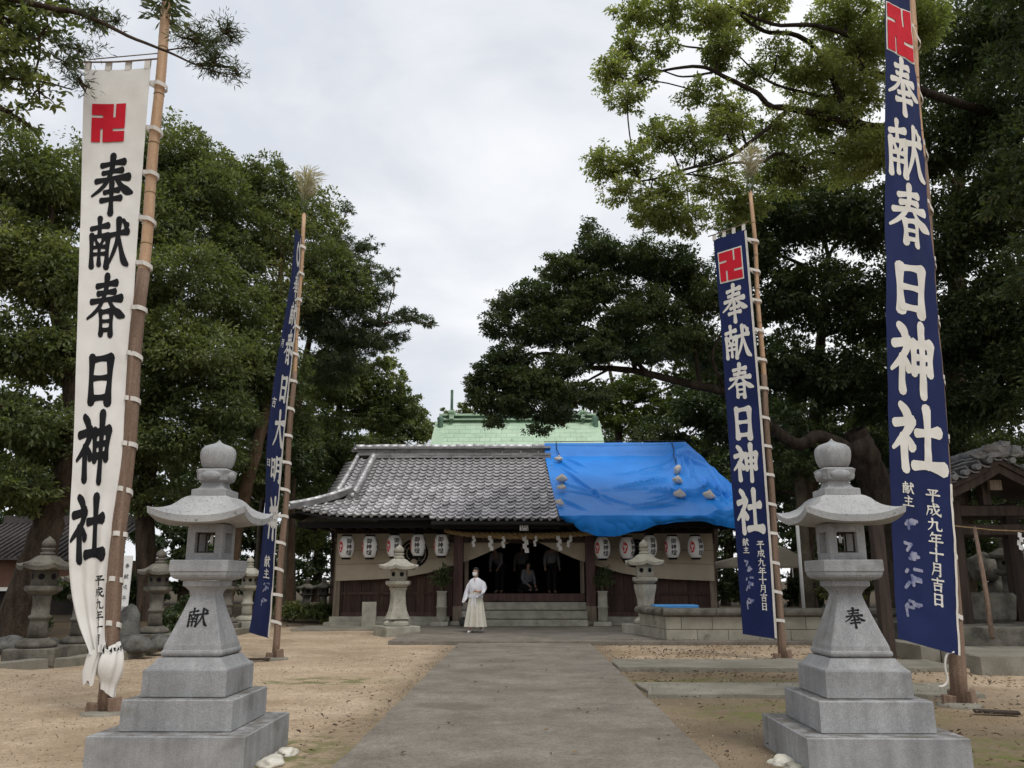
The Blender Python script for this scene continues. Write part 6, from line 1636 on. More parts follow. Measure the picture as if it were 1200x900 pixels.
def indoor_person(loc, rz, label, pose, H=1.7):
    r_ = empty('person', loc, rz, label, 'person', 'people inside the hall'); k = H / 1.72
    if pose == 'stand':
        J = {'pelvis': ((0, 0, .93), (.14, .10)), 'chest': ((0, 0, 1.28), (.155, .105)), 'neck': ((0, 0, 1.49), .05), 'head0': ((0, -.01, 1.57), (.07, .08)), 'head': ((0, -.01, 1.66), (.07, .08)), 'hiR': ((-.09, 0, .88), .085), 'knR': ((-.10, 0, .5), .06), 'anR': ((-.10, .02, .08), .045), 'toR': ((-.11, -.12, .035), .035), 'hiL': ((.09, 0, .88), .085), 'knL': ((.10, 0, .5), .06), 'anL': ((.10, .02, .08), .045), 'toL': ((.11, -.12, .035), .035)}
        A = {'shR': (-.18, 0, 1.39), 'elR': (-.24, .02, 1.12), 'wrR': (-.25, -.05, .88), 'shL': (.18, 0, 1.39), 'elL': (.24, .02, 1.12), 'wrL': (.25, -.05, .88)}
        hd = (0, -.01, 1.64)
    elif pose == 'bow':
        J = {'pelvis': ((0, 0.05, .93), (.14, .10)), 'chest': ((0, -.15, 1.22), (.155, .105)), 'neck': ((0, -.27, 1.38), .05), 'head0': ((0, -.33, 1.43), (.07, .08)), 'head': ((0, -.38, 1.50), (.07, .08)), 'hiR': ((-.09, .05, .88), .085), 'knR': ((-.10, 0, .5), .06), 'anR': ((-.10, .02, .08), .045), 'toR': ((-.11, -.12, .035), .035), 'hiL': ((.09, .05, .88), .085), 'knL': ((.10, 0, .5), .06), 'anL': ((.10, .02, .08), .045), 'toL': ((.11, -.12, .035), .035)}
        A = {'shR': (-.18, -.2, 1.31), 'elR': (-.23, -.24, 1.04), 'wrR': (-.16, -.34, .84), 'shL': (.18, -.2, 1.31), 'elL': (.23, -.24, 1.04), 'wrL': (.16, -.34, .84)}
        hd = (0, -.37, 1.49)
    else:   # kneeling on the heels
        J = {'pelvis': ((0, .05, .26), (.16, .12)), 'chest': ((0, -.02, .62), (.155, .105)), 'neck': ((0, -.04, .83), .05), 'head0': ((0, -.06, .91), (.07, .08)), 'head': ((0, -.06, 1.0), (.07, .08)), 'hiR': ((-.10, .0, .22), .09), 'knR': ((-.13, -.38, .12), .07), 'anR': ((-.11, .12, .08), .05), 'toR': ((-.11, .24, .06), .035), 'hiL': ((.10, .0, .22), .09), 'knL': ((.13, -.38, .12), .07), 'anL': ((.11, .12, .08), .05), 'toL': ((.11, .24, .06), .035)}
        A = {'shR': (-.18, -.03, .73), 'elR': (-.25, -.05, .47), 'wrR': (-.14, -.25, .29), 'shL': (.18, -.03, .73), 'elL': (.25, -.05, .47), 'wrL': (.14, -.25, .29)}
        hd = (0, -.06, .98)
    for q, rr_ in (('sh', .058), ('el', .042), ('wr', .028)):
        for s in 'RL': J[q + s] = (A[q + s], rr_)
    for s in 'RL':
        w0, e0 = Vector(A['wr' + s]), Vector(A['el' + s]); d = (w0 - e0).normalized()
        J['ha' + s] = (w0 + d * .07, (.034, .02))
        sd = d.cross(Vector((0, 0, 1))); sd = sd.normalized() if sd.length > .2 else Vector((0, 1, 0))
        for f in range(4):
            J[f'f{s}{f}'] = (w0 + d * (.13 + (.0, .012, .008, -.008)[f]) + sd * (-.027 + f * .018) + Vector((0, -.012, 0)), .009)
        J['th' + s] = (w0 + d * .085 + sd * -.055, .010)
    E = [('pelvis', 'chest'), ('chest', 'neck'), ('neck', 'head0'), ('head0', 'head')]
    for s in 'RL':
        E += [('chest', 'sh' + s), ('sh' + s, 'el' + s), ('el' + s, 'wr' + s), ('wr' + s, 'ha' + s), ('pelvis', 'hi' + s), ('hi' + s, 'kn' + s), ('kn' + s, 'an' + s), ('an' + s, 'to' + s), ('ha' + s, 'th' + s)] + [('ha' + s, f'f{s}{f}') for f in range(4)]
    J = {a: (tuple(Vector(p) * k), r) for a, (p, r) in J.items()}
    skin_fig('body', J, E, 'skin', r_)
    head_shape(r_, tuple(Vector(hd) * k), .116, 0)
    def grow(keys, f, add): return {a: (J[a][0], tuple((x * f + add) for x in (J[a][1] if hasattr(J[a][1], '__len__') else (J[a][1],) * 2))) for a in keys}
    sk = grow(['pelvis', 'chest', 'shR', 'elR', 'shL', 'elL', 'wrR', 'wrL'], 1.05, .022)
    skin_fig('shirt', sk, [('pelvis', 'chest'), ('chest', 'shR'), ('shR', 'elR'), ('elR', 'wrR'), ('chest', 'shL'), ('shL', 'elL'), ('elL', 'wrL')], 'dimshirt', r_)
    tk = grow(['pelvis', 'hiR', 'knR', 'anR', 'hiL', 'knL', 'anL'], 1.05, .02); tk['pelvis'] = ((tk['pelvis'][0][0], tk['pelvis'][0][1], tk['pelvis'][0][2] - .08), tk['pelvis'][1])
    skin_fig('trousers', tk, [('pelvis', 'hiR'), ('hiR', 'knR'), ('knR', 'anR'), ('pelvis', 'hiL'), ('hiL', 'knL'), ('knL', 'anL')], 'trouser', r_)
    return r_
FZ = .95
indoor_person((at(647, 690, 28.6).x, 28.6, FZ), R(10), 'person in white shirt and dark trousers standing inside the entrance', 'stand')
indoor_person((at(618, 690, 28.5).x, 28.5, FZ), R(35), 'person in white shirt kneeling low inside the entrance', 'kneel')
indoor_person((at(585, 690, 29.2).x, 29.2, FZ), R(-30), 'person in white bending over inside the dark hall', 'bow')
indoor_person((at(611, 690, 30.6).x, 30.6, FZ), R(0), 'person standing deep in the dark hall, farthest back', 'stand')
# sandals left on the threshold
for i, x in enumerate((582, 588)):
    p = at(x, 705, 26.0); rr = [[(p.x + .045 * math.cos(a) * q, p.y - .12 + .24 * t, .752 + .03 * (1 + math.sin(a)) * q) for a in [2 * math.pi * k / 10 for k in range(10)]] for t, q in ((0, .5), (.15, .9), (.5, .8), (.85, .9), (1, .5))]
    tag(MB().loft(rr, True, True).build('shoe', MT['rope']), ['dark shoe left on the entrance step, nearer the walking person', 'dark shoe left on the entrance step, second of the pair'][i], 'shoe', 'shoes on the step')
# ------------------------------------------------------------------ trees
def leaf_cloud(rg, tips, nrm, per, spread, size, aspect=0.48, droop=0.15, tone0=0.0):
    """tips (N,3) spray centres, nrm outward directions -> rhombic leaves"""
    N = len(tips)
    c = np.repeat(tips, per, 0); o = np.repeat(nrm, per, 0); n = len(c)
    sv = np.repeat(rg.uniform(.65, 1.25, (N, 1)), per, 0)
    off = rg.normal(0, 1, (n, 3)); off /= np.linalg.norm(off, axis=1, keepdims=True) + 1e-9
    off *= (rg.random((n, 1)) ** 0.55) * sv * np.asarray(spread)
    off[:, 2] *= 0.62
    c = c + off
    d = off / (np.linalg.norm(off, axis=1, keepdims=True) + 1e-9) * 0.7 + o * 0.5 + rg.normal(0, .45, (n, 3)); d[:, 2] -= droop
    d /= np.linalg.norm(d, axis=1, keepdims=True) + 1e-9
    up = rg.normal(0, .55, (n, 3)) + np.array([0, 0, 1.0])
    s = np.cross(d, up); s /= np.linalg.norm(s, axis=1, keepdims=True) + 1e-9
    nn = np.cross(s, d)
    L_ = (size * rg.uniform(.5, 1.6, (n, 1)))
    a = c - d * L_ * .5; b = c + d * L_ * .5 - nn * L_ * .10; w_ = s * L_ * aspect * .5
    m = c + d * L_ * .02 + nn * L_ * .06
    v = np.stack([a, m + w_, b, m - w_], 1).reshape(-1, 3)
    k = np.arange(n)[:, None] * 4
    f = np.concatenate([k + [0, 2, 1], k + [0, 3, 2]])
    tone = np.clip(np.repeat(rg.random(N), per) * .45 + rg.random(n) * .45 + tone0, 0, 1)
    return v, f, np.repeat(tone, 4)

def tube_np(pts, rad, n):
    pts = np.asarray(pts, float); k = len(pts)
    t = np.gradient(pts, axis=0); t /= np.linalg.norm(t, axis=1, keepdims=True) + 1e-9
    ref = np.array([.3, .9, .1]) if abs(t[0] @ np.array([.3, .9, .1])) < .85 else np.array([1., 0, 0])
    u = np.cross(t, ref); u /= np.linalg.norm(u, axis=1, keepdims=True) + 1e-9; q = np.cross(t, u)
    an = np.arange(n) * 2 * np.pi / n
    R_ = np.asarray(rad)[:, None, None]
    v = pts[:, None, :] + R_ * (u[:, None, :] * np.cos(an)[None, :, None] + q[:, None, :] * np.sin(an)[None, :, None])
    i = np.arange(k - 1)[:, None] * n; j = np.arange(n)[None, :]; j2 = (j + 1) % n
    f = np.stack([i + j, i + j2, i + n + j2, i + n + j], -1).reshape(-1, 4)
    return v.reshape(-1, 3), f

class Acc:
    def __init__(s): s.v, s.f, s.a, s.n = [], [], [], 0
    def add(s, v, f, a=None):
        s.v.append(v); s.f.append(f + s.n); s.n += len(v)
        if a is not None: s.a.append(a)
    def mesh(s, name, m, smooth=False):
        return np_mesh(name, np.concatenate(s.v), np.concatenate(s.f), m, np.concatenate(s.a) if s.a else None, smooth)

def branch(rg, a, b, r0, r1, bend=.12, k=7):
    a, b = np.asarray(a, float), np.asarray(b, float); d = b - a; L_ = np.linalg.norm(d)
    off1 = rg.normal(0, bend * L_, 3); off1[2] = abs(off1[2]) * .4
    P = smooth_path([a, a + d * .35 + off1 * .7, a + d * .7 + off1 * .6 + rg.normal(0, bend * L_ * .35, 3), b], max(2, k // 3))
    P = np.array(P); return P, np.linspace(r0, r1, len(P))

def tree(name, label, base, trunk, clumps, lmat, bmat, leaf=.13, dens=1.0, seed=0, group=None, limbs=(), aspect=.48, twigs=5, hollow=.5, sprayk=1.0, cat='tree', droop=.15, limb_r=None, auto=True):
    """trunk: [(point, radius)...] world; limbs: lists of (point, radius); clumps: (px, py, Y, rx_px, ry_px, rz_m, weight)"""
    rg = np.random.default_rng(seed)
    root = empty(name, base, 0, label, cat, group); B = np.array(base)
    wood = Acc(); twig = Acc(); lv = Acc(); nodes = []
    def run(pts, n):
        P = np.array(smooth_path([tuple(p) + (r,) for p, r in pts], 5)); pos, rad = P[:, :3].copy(), P[:, 3]
        for i in range(1, len(pos)): pos[i] += rg.normal(0, .25 * rad[i] * .35, 3)
        v, f = tube_np(pos - B, np.maximum(rad, .004), n); return pos, rad, v, f
    if trunk:
        pos, rad, v, f = run(trunk, 14); wood.add(v, f); nodes += [(p, r) for p, r in zip(pos[len(pos) // 3:], rad[len(pos) // 3:])]
    for lb_ in limbs:
        pos, rad, v, f = run(lb_, 9); twig.add(v, f); nodes += [(p, r) for p, r in zip(pos[2:], rad[2:])]
    for (px, py, Y, rx, ry, rz, wt) in clumps:
        if name == 'camphor_tree': rx, ry = rx * 1.14, ry * 1.14
        c = np.array(at(px, py, Y)); s = mpp(py, Y); e = np.array([rx * s, rz, ry * s])
        area = math.pi * rx * ry; lpx = leaf / s
        nleaf = int(dens * wt * 4.0 * area / max(1.6, lpx * lpx * aspect * .42))
        per = 22; nt_ = max(6, nleaf // per)
        dirs = rg.normal(0, 1, (nt_, 3)); dirs /= np.linalg.norm(dirs, axis=1, keepdims=True)
        rr = (hollow + (1.04 - hollow) * rg.random((nt_, 1)) ** .52) * (.80 + .45 * np.array([mnoise.noise(Vector(d * 1.7) + Vector((seed, px * .1, 0))) for d in dirs])[:, None])
        low = dirs[:, 2:3] < -.2; dirs2 = dirs.copy(); dirs2[:, 2:3] = np.where(low, dirs2[:, 2:3] * .65, dirs2[:, 2:3])
        tips = c + dirs2 * rr * e
        sp = sprayk * np.clip(.22 * (e[0] * e[2]) ** .5, .16, .52)
        v, f, a = leaf_cloud(rg, tips - B, dirs, per, sp, leaf, aspect, droop, rg.uniform(-.12, .22)); lv.add(v, f, a)
        if nodes and auto:
            D = [np.linalg.norm(p - c) + (2.0 if p[2] > c[2] + .3 * e[2] else 0) for p, r in nodes]; q = nodes[int(np.argmin(D))]
            r0 = min(q[1] * .7, limb_r or .02 + .035 * float(np.linalg.norm(c - q[0])) ** .8)
            P, r_ = branch(rg, q[0], c, r0, max(.018, r0 * .45)); v, f = tube_np(P - B, r_, 7); twig.add(v, f)
            rend = max(.018, r0 * .45)
        else: rend = .03
        for t in range(int(twigs * wt) + 1):
            tp = tips[rg.integers(len(tips))]
            P, r_ = branch(rg, c, tp, rend * .8, .006, .15, 6); v, f = tube_np(P - B, r_, 5); twig.add(v, f)
            m_ = P[len(P) // 2]
            tp2 = tips[rg.integers(len(tips))]
            if np.linalg.norm(tp2 - m_) < 1.2 * max(e): P, r_ = branch(rg, m_, tp2, rend * .4, .005, .15, 6); v, f = tube_np(P - B, r_, 4); twig.add(v, f)
    if wood.v: mobj('trunk', wood.mesh('trunk', MT[bmat], True), root)
    if twig.v: mobj('branches', twig.mesh('branches', MT[bmat], True), root)
    mobj('crown', lv.mesh('crown', MT[lmat]), root)
    return root

def T(*a):      # trunk from (px, py, Y, radius) with the first point on the ground
    out = []
    for i, (px, py, Y, r) in enumerate(a):
        p = at(px, py, Y)
        out.append((np.array([p.x, Y, -.1]) if i == 0 else np.array(p), r))
    return out
def G_(px, py, Y): p = at(px, py, Y); return (p.x, Y, 0.0)

GL_ = 'trees left of the hall'; GR_ = 'trees right of the hall'; GB_ = 'trees behind the hall'
# ---- left side
tree('oak_tree', 'dark evergreen oak with thick leaning trunk at the left edge', G_(15, 735, 19), T((12, 742, 19, .42), (42, 660, 19, .36), (66, 590, 19, .32), (90, 520, 18.6, .28), (80, 420, 18.2, .2), (50, 300, 18, .12)),
     [(30, 210, 17.5, 95, 60, 1.8, 1), (-10, 300, 17.5, 90, 70, 2, 1), (70, 330, 18, 80, 65, 1.8, 1), (20, 410, 18, 90, 60, 2, 1), (95, 430, 18.5, 60, 55, 1.6, .9), (10, 500, 17.5, 85, 55, 1.8, 1), (75, 530, 19, 60, 40, 1.5, .9), (-10, 570, 17.5, 70, 40, 1.5, 1), (30, 590, 18.5, 50, 25, 1.3, .8), (75, 250, 18.5, 55, 45, 1.5, .8)],
     'leafA', 'bark', .115, 1.0, 1, GL_, hollow=.35)
tree('oak_tree', 'broad green oak crown rising behind the white banner', G_(175, 725, 27), T((178, 728, 27, .36), (172, 660, 27, .32), (170, 590, 27, .28), (180, 480, 27, .22), (185, 340, 27, .13), (190, 250, 27, .07)),
     [(150, 195, 26.5, 70, 45, 2.2, 1), (215, 190, 27, 60, 45, 2.2, 1), (110, 230, 26, 55, 45, 2, .9), (240, 230, 27, 55, 50, 2.2, 1), (180, 260, 26, 75, 55, 2.4, 1), (215, 330, 25.5, 75, 55, 2.4, 1), (140, 350, 26, 60, 60, 2.2, 1), (240, 420, 25.5, 70, 55, 2.4, 1), (170, 450, 26, 70, 55, 2.4, 1), (215, 520, 26, 80, 50, 2.2, 1), (140, 560, 27, 55, 45, 2, 1), (260, 480, 26, 50, 55, 2, 1), (205, 590, 27, 70, 30, 1.8, .9), (125, 480, 25.5, 50, 50, 2, 1), (150, 520, 25.5, 50, 45, 2, 1), (110, 400, 25, 40, 50, 2, .9), (200, 400, 25.5, 60, 50, 2, .9)],
     'leafA', 'bark', .13, .95, 2, GL_, hollow=.35)
tree('oak_tree', 'tall leafy oak behind the edge-on blue banner', G_(262, 705, 29), T((262, 712, 29, .26), (275, 630, 29, .24), (292, 560, 28.5, .22), (310, 490, 28.5, .19), (325, 400, 29, .14), (330, 290, 29.5, .08)),
     [(265, 215, 29, 50, 40, 2, .9), (320, 225, 30, 50, 40, 2.2, .9), (365, 255, 31, 45, 38, 2, .8), (300, 280, 29.5, 65, 50, 2.4, 1), (385, 310, 30.5, 45, 45, 2, .8), (345, 350, 30, 60, 50, 2.2, .9), (290, 370, 28.5, 55, 50, 2.2, 1), (415, 345, 30, 32, 32, 1.5, .65), (300, 460, 29, 55, 55, 2.2, 1), (345, 520, 31, 45, 45, 2, 1), (290, 560, 30, 50, 45, 2, 1), (270, 300, 28, 45, 50, 2, .9), (300, 420, 28, 50, 50, 2, 1), (255, 600, 30, 45, 35, 2, .9), (330, 440, 29, 40, 40, 2, .9)],
     'leafA', 'barkpale', .13, .95, 3, GL_, hollow=.38)
tree('pine_tree', 'open tree reaching one long bough out toward the sky', G_(335, 712, 33), T((338, 715, 33, .25), (338, 640, 33, .23), (342, 540, 32.5, .2), (350, 470, 32, .16), (362, 400, 31.5, .11), (380, 340, 31.5, .06)),
     [(400, 395, 31, 50, 24, 1.4, .8), (440, 375, 30.5, 38, 14, 1.1, .7), (475, 372, 30.2, 28, 11, .9, .65), (503, 378, 30, 18, 7, .7, .6), (425, 320, 31, 34, 22, 1.2, .6), (395, 290, 31.5, 34, 26, 1.3, .6), (445, 350, 31, 22, 14, 1, .5), (385, 440, 32, 40, 26, 1.6, .8), (408, 245, 31.5, 12, 14, .6, .35), (430, 290, 31.2, 24, 16, 1, .5), (455, 325, 31, 18, 12, .9, .5), (410, 350, 31, 45, 36, 1.6, .8), (375, 380, 31, 40, 36, 1.6, .8), (440, 400, 31, 36, 20, 1.2, .7), (400, 425, 31.5, 44, 26, 1.5, .9), (462, 395, 30.6, 26, 9, .9, .5)],
     'leafP', 'barkpale', .14, .75, 4, GL_, limbs=[[(np.array(at(352, 440, 32)), .10), (np.array(at(385, 405, 31.4)), .07), (np.array(at(430, 383, 30.8)), .05), (np.array(at(480, 376, 30.3)), .03), (np.array(at(515, 382, 30)), .015)]], aspect=.22, twigs=8, hollow=.1)
tree('oak_tree', 'mid green tree sloping down toward the left hall roof', G_(392, 700, 37), T((395, 705, 37, .3), (395, 620, 37, .26), (395, 540, 37, .2), (400, 450, 37, .1)),
     [(390, 450, 36, 50, 50, 2.6, 1), (425, 455, 37, 30, 45, 2, .9), (445, 490, 37.5, 32, 32, 2, 1), (380, 520, 36, 50, 45, 2.6, 1), (420, 545, 37, 45, 40, 2.2, 1), (365, 580, 35, 40, 40, 2, 1), (350, 630, 36, 40, 30, 2, 1), (405, 400, 36.5, 22, 25, 1.5, .7), (462, 455, 37, 22, 30, 1.8, .8), (475, 480, 38, 26, 24, 1.8, .9), (450, 425, 37, 16, 24, 1.4, .7)],
     'leafA', 'bark', .15, 1.0, 5, GL_, hollow=.3)
tree('cypress_tree', 'dense dark tree in the gap left of the green sanctuary roof', G_(470, 690, 47), T((470, 690, 47, .3), (470, 600, 47, .25), (470, 480, 47, .1)),
     [(470, 495, 46, 36, 30, 2.5, 1), (495, 505, 47, 24, 24, 2, 1), (450, 520, 46, 34, 30, 2.5, 1), (485, 540, 46, 45, 28, 2.5, 1)], 'leafA', 'bark', .18, .9, 6, GB_, hollow=.25)
tree('young_tree', 'small bright tree peeping above the green ridge', G_(548, 690, 49), T((548, 690, 49, .2), (548, 560, 49, .15), (548, 490, 49, .08)),
     [(548, 480, 49, 16, 12, 1.2, .8), (525, 486, 50, 14, 9, 1.2, .7), (560, 492, 49, 24, 14, 1.5, .8)], 'leafA', 'bark', .2, .9, 7, GB_, hollow=.2)
# overhanging sprays, top left
tl = G_(-160, 760, 9.5)
tree('oak_tree', 'overhanging leafy boughs in the top left corner', tl, [(np.array([tl[0] - 1.5, 9.5, -.1]), .35), (np.array([tl[0] - 1.4, 9.5, 4]), .3), (np.array([tl[0] - 1.0, 9.4, 7.6]), .2), (np.array([tl[0] - .2, 9.3, 9.6]), .1)],
     [(5, 20, 9, 55, 30, .8, .6), (45, 45, 9, 40, 26, .7, .42), (15, 80, 9, 40, 28, .7, .5), (45, 105, 9.2, 34, 22, .6, .35), (5, 130, 9, 28, 22, .6, .5), (95, 12, 9.3, 45, 18, .7, .35), (-40, 60, 9, 60, 60, .9, .8), (30, 8, 9, 60, 22, .8, .6)],
     'leafA', 'bark', .085, .85, 8, GL_, limbs=[[(np.array(at(-60, 5, 9.2)), .06), (np.array(at(10, 15, 9.2)), .035), (np.array(at(75, 12, 9.1)), .03), (np.array(at(120, 28, 9.0)), .018)], [(np.array(at(-60, 92, 9.2)), .045), (np.array(at(0, 92, 9.2)), .02), (np.array(at(45, 95, 9.1)), .014), (np.array(at(85, 105, 9.0)), .008)]], hollow=.2, twigs=6)
pb = G_(-200, 760, 8.8)
tree('pine_tree', 'thin pine twig crossing in front of the white banner top', pb, [(np.array([pb[0], 8.8, -.1]), .25), (np.array([pb[0] + .1, 8.8, 5]), .2), (np.array([pb[0] + .4, 8.8, 9.4]), .1)],
     [(235, 48, 8.7, 38, 16, .35, .55), (262, 38, 8.7, 20, 14, .3, .5), (250, 75, 8.7, 34, 12, .35, .5), (275, 82, 8.7, 14, 8, .25, .5), (95, 60, 8.8, 26, 14, .35, .35), (110, 22, 8.8, 28, 12, .4, .45), (75, 75, 8.8, 26, 12, .35, .3), (95, 98, 8.8, 16, 14, .3, .3), (135, 25, 8.8, 10, 7, .25, .35)],
     'leafP', 'bark', .075, .55, 9, GL_, limbs=[[(np.array(at(-160, -60, 8.9)), .07), (np.array(at(20, 0, 8.8)), .04), (np.array(at(95, 16, 8.75)), .028), (np.array(at(150, 42, 8.7)), .02), (np.array(at(195, 60, 8.65)), .015), (np.array(at(240, 80, 8.65)), .009), (np.array(at(282, 90, 8.65)), .005)],
                                              [(np.array(at(195, 59, 8.65)), .010), (np.array(at(225, 55, 8.66)), .007), (np.array(at(268, 52, 8.7)), .004)]], aspect=.10, twigs=9, hollow=.05, sprayk=1.0, auto=False, droop=0)

# ---- right side: great camphor with open boughs against the sky
cb = G_(1290, 750, 24)
def PT(px, py, Y, r): return (np.array(at(px, py, Y)), r * .58)
lim = [[PT(1230, 150, 23.5, .26), PT(1120, 120, 20, .2), PT(1045, 92, 18.5, .17), PT(1010, 80, 18, .13), PT(998, 45, 17.6, .11), PT(955, 30, 17.2, .09), PT(905, 28, 17, .07), PT(850, 5, 16.8, .04)],
       [PT(1060, 150, 19, .22), PT(1000, 140, 18.4, .15), PT(965, 70, 18, .12), PT(935, 42, 17.8, .10), PT(895, 36, 17.4, .08), PT(860, 12, 17, .05)],
       [PT(1050, 170, 19, .22), PT(985, 142, 18.4, .16), PT(930, 128, 18, .14), PT(902, 124, 17.8, .12), PT(885, 108, 17.6, .10), PT(845, 88, 17.2, .085), PT(820, 78, 17, .07), PT(770, 85, 16.8, .045), PT(735, 108, 16.6, .025)],
       [PT(925, 128, 18, .10), PT(890, 158, 17.8, .085), PT(850, 186, 17.4, .07), PT(805, 198, 17.2, .055), PT(765, 210, 17, .04), PT(725, 214, 16.9, .022)],
       [PT(945, 200, 18.4, .10), PT(915, 180, 18.2, .075), PT(890, 190, 18, .06), PT(850, 192, 17.6, .045), PT(800, 205, 17.4, .025)],
       [PT(835, 85, 17.1, .05), PT(800, 90, 17, .035), PT(770, 82, 16.9, .025), PT(745, 90, 16.8, .015)],
       [PT(825, 57, 17.2, .04), PT(795, 52, 17, .035), PT(780, 35, 16.9, .028), PT(765, 20, 16.8, .015)],
       [PT(1000, 120, 18.5, .09), PT(950, 110, 18.2, .07), PT(900, 95, 17.9, .05), PT(860, 60, 17.6, .025)]]
tree('camphor_tree', 'tall camphor with sinuous dark boughs and light green leaves against the sky', cb, [(np.array([cb[0], 24, -.1]), .7), (np.array([cb[0], 24, 3]), .55), (np.array(at(1260, 300, 24)), .42), (np.array(at(1230, 150, 23.5)), .3), (np.array(at(1180, 20, 23)), .2), (np.array(at(1120, -120, 22)), .1)],
     [(745, 20, 16.8, 30, 22, .9, .55), (790, 15, 16.9, 34, 22, 1, .5), (735, 55, 16.8, 24, 16, .8, .5), (770, 60, 16.8, 28, 18, .8, .35), (715, 85, 16.7, 24, 22, .8, .55), (735, 115, 16.6, 26, 14, .8, .55), (755, 90, 16.8, 24, 14, .8, .4),
      (840, 20, 17, 36, 24, 1, .55), (845, 60, 17.2, 24, 28, .9, .75), (890, 12, 17.2, 40, 20, 1.1, .6), (820, 108, 17.2, 32, 16, .9, .45), (855, 130, 17.4, 30, 18, .9, .5), (950, 85, 18, 42, 26, 1.2, .75), (910, 65, 17.8, 26, 16, .9, .4), (985, 20, 17.8, 45, 26, 1.2, .7), (1010, 60, 18, 40, 28, 1.2, .8),
      (705, 195, 17, 26, 24, .9, .5), (740, 190, 17, 26, 20, .9, .5), (770, 160, 17.1, 28, 18, .9, .5), (805, 160, 17.2, 34, 20, 1, .5), (850, 150, 17.4, 36, 16, 1, .55), (830, 180, 17.4, 30, 12, .9, .4), (735, 225, 17.2, 30, 16, .9, .5), (780, 225, 17.4, 34, 18, 1, .55), (760, 250, 17.6, 30, 18, 1, .6), (800, 258, 17.8, 40, 18, 1.1, .75), (840, 215, 17.8, 36, 18, 1.1, .55), (880, 90, 18, 24, 16, .9, .4),
      (1000, 110, 18.6, 45, 26, 1.3, .8), (960, 140, 18.6, 45, 22, 1.3, .8), (905, 155, 18.4, 36, 18, 1.1, .55), (925, 200, 18.8, 50, 26, 1.4, .85), (1010, 180, 19, 50, 35, 1.5, .9), (870, 240, 18.6, 40, 18, 1.2, .7), (1060, 30, 18.6, 50, 40, 1.5, .9)],
     'leafB', 'barkdark', .078, 1.3, 10, GR_, limbs=lim, hollow=.12, twigs=7, limb_r=.05)
# spreading tree with the long level limb over the hall
lb_ = G_(1052, 735, 24)
lim = [[PT(1012, 535, 23.5, .40), PT(960, 512, 23.2, .33), PT(930, 520, 23, .30), PT(880, 478, 23, .26), PT(850, 460, 23, .23), PT(800, 448, 23, .20), PT(760, 438, 23, .17), PT(720, 432, 23, .15), PT(690, 430, 22.8, .12), (np.array(at(655, 418, 22.6)), .09), PT(630, 415, 22.4, .06), PT(600, 432, 22.2, .03)],
       [PT(760, 438, 23, .13), PT(725, 405, 22.8, .09), PT(690, 385, 22.6, .07), PT(650, 375, 22.4, .045), PT(615, 385, 22.2, .025)],
       [PT(745, 436, 23, .12), PT(735, 390, 23, .09), PT(700, 350, 22.8, .06), PT(660, 335, 22.6, .035)],
       [PT(820, 450, 23, .12), PT(815, 405, 22.8, .10), PT(820, 370, 22.8, .07), PT(800, 320, 22.8, .05)],
       [PT(850, 458, 23, .1), PT(835, 420, 22.6, .08), PT(845, 390, 22.6, .06), PT(870, 340, 22.8, .04)],
       [PT(715, 432, 23, .07), PT(700, 440, 22.6, .06), PT(670, 455, 22.4, .045), PT(630, 465, 22.2, .03), PT(595, 470, 22, .015)]]
tree('spreading_tree', 'spreading dark tree whose long level limb hangs over the hall', lb_, T((1058, 745, 24, .60), (1046, 660, 24, .50), (1034, 590, 23.8, .45), (1012, 535, 23.5, .42), (1000, 505, 23.4, .32)),
     [(575, 440, 22, 30, 24, 1.1, .9), (570, 470, 22, 26, 22, 1, .9), (605, 475, 22, 34, 24, 1.1, 1), (600, 420, 22.2, 34, 22, 1.2, .8), (585, 385, 22.2, 26, 20, 1, .6), (590, 360, 22.4, 22, 18, 1, .7), (625, 350, 22.4, 40, 22, 1.3, .9), (625, 390, 22.4, 38, 24, 1.1, .75), (660, 320, 22.6, 40, 22, 1.4, .9), (670, 360, 22.6, 46, 24, 1.2, .8), (700, 300, 22.8, 40, 26, 1.4, .9), (745, 305, 22.8, 40, 28, 1.5, .9), (700, 340, 22.8, 50, 26, 1.3, .8), (650, 485, 22, 34, 18, 1.1, .9), (635, 450, 22.2, 34, 22, 1.1, .8), (690, 465, 22.2, 34, 22, 1, .7), (660, 430, 22, 36, 20, 1, .6), (580, 495, 22, 20, 10, .7, .5), (632, 505, 21.8, 20, 10, .7, .45), (790, 320, 23, 42, 36, 1.5, .9), (760, 360, 22.8, 46, 30, 1.3, .85), (825, 350, 23, 36, 34, 1.4, .9), (690, 270, 22.8, 14, 14, .8, .5), (665, 395, 22.6, 42, 22, 1.1, .65), (555, 455, 22, 16, 18, .8, .6), (720, 395, 22.8, 46, 26, 1.2, .7), (800, 400, 23.2, 46, 34, 1.4, .85), (840, 420, 23.6, 36, 34, 1.3, .7), (610, 448, 22, 40, 24, 1.1, .8), (655, 462, 21.8, 40, 22, 1.1, .8), (700, 412, 22.4, 44, 24, 1.2, .8), (645, 372, 22.2, 40, 20, 1.1, .7), (735, 372, 22.4, 40, 22, 1.2, .7), (755, 415, 22.6, 36, 24, 1.2, .6)],
     'leafC', 'barkdark', .085, 1.5, 11, GR_, limbs=lim, hollow=.2, twigs=6, limb_r=.05)
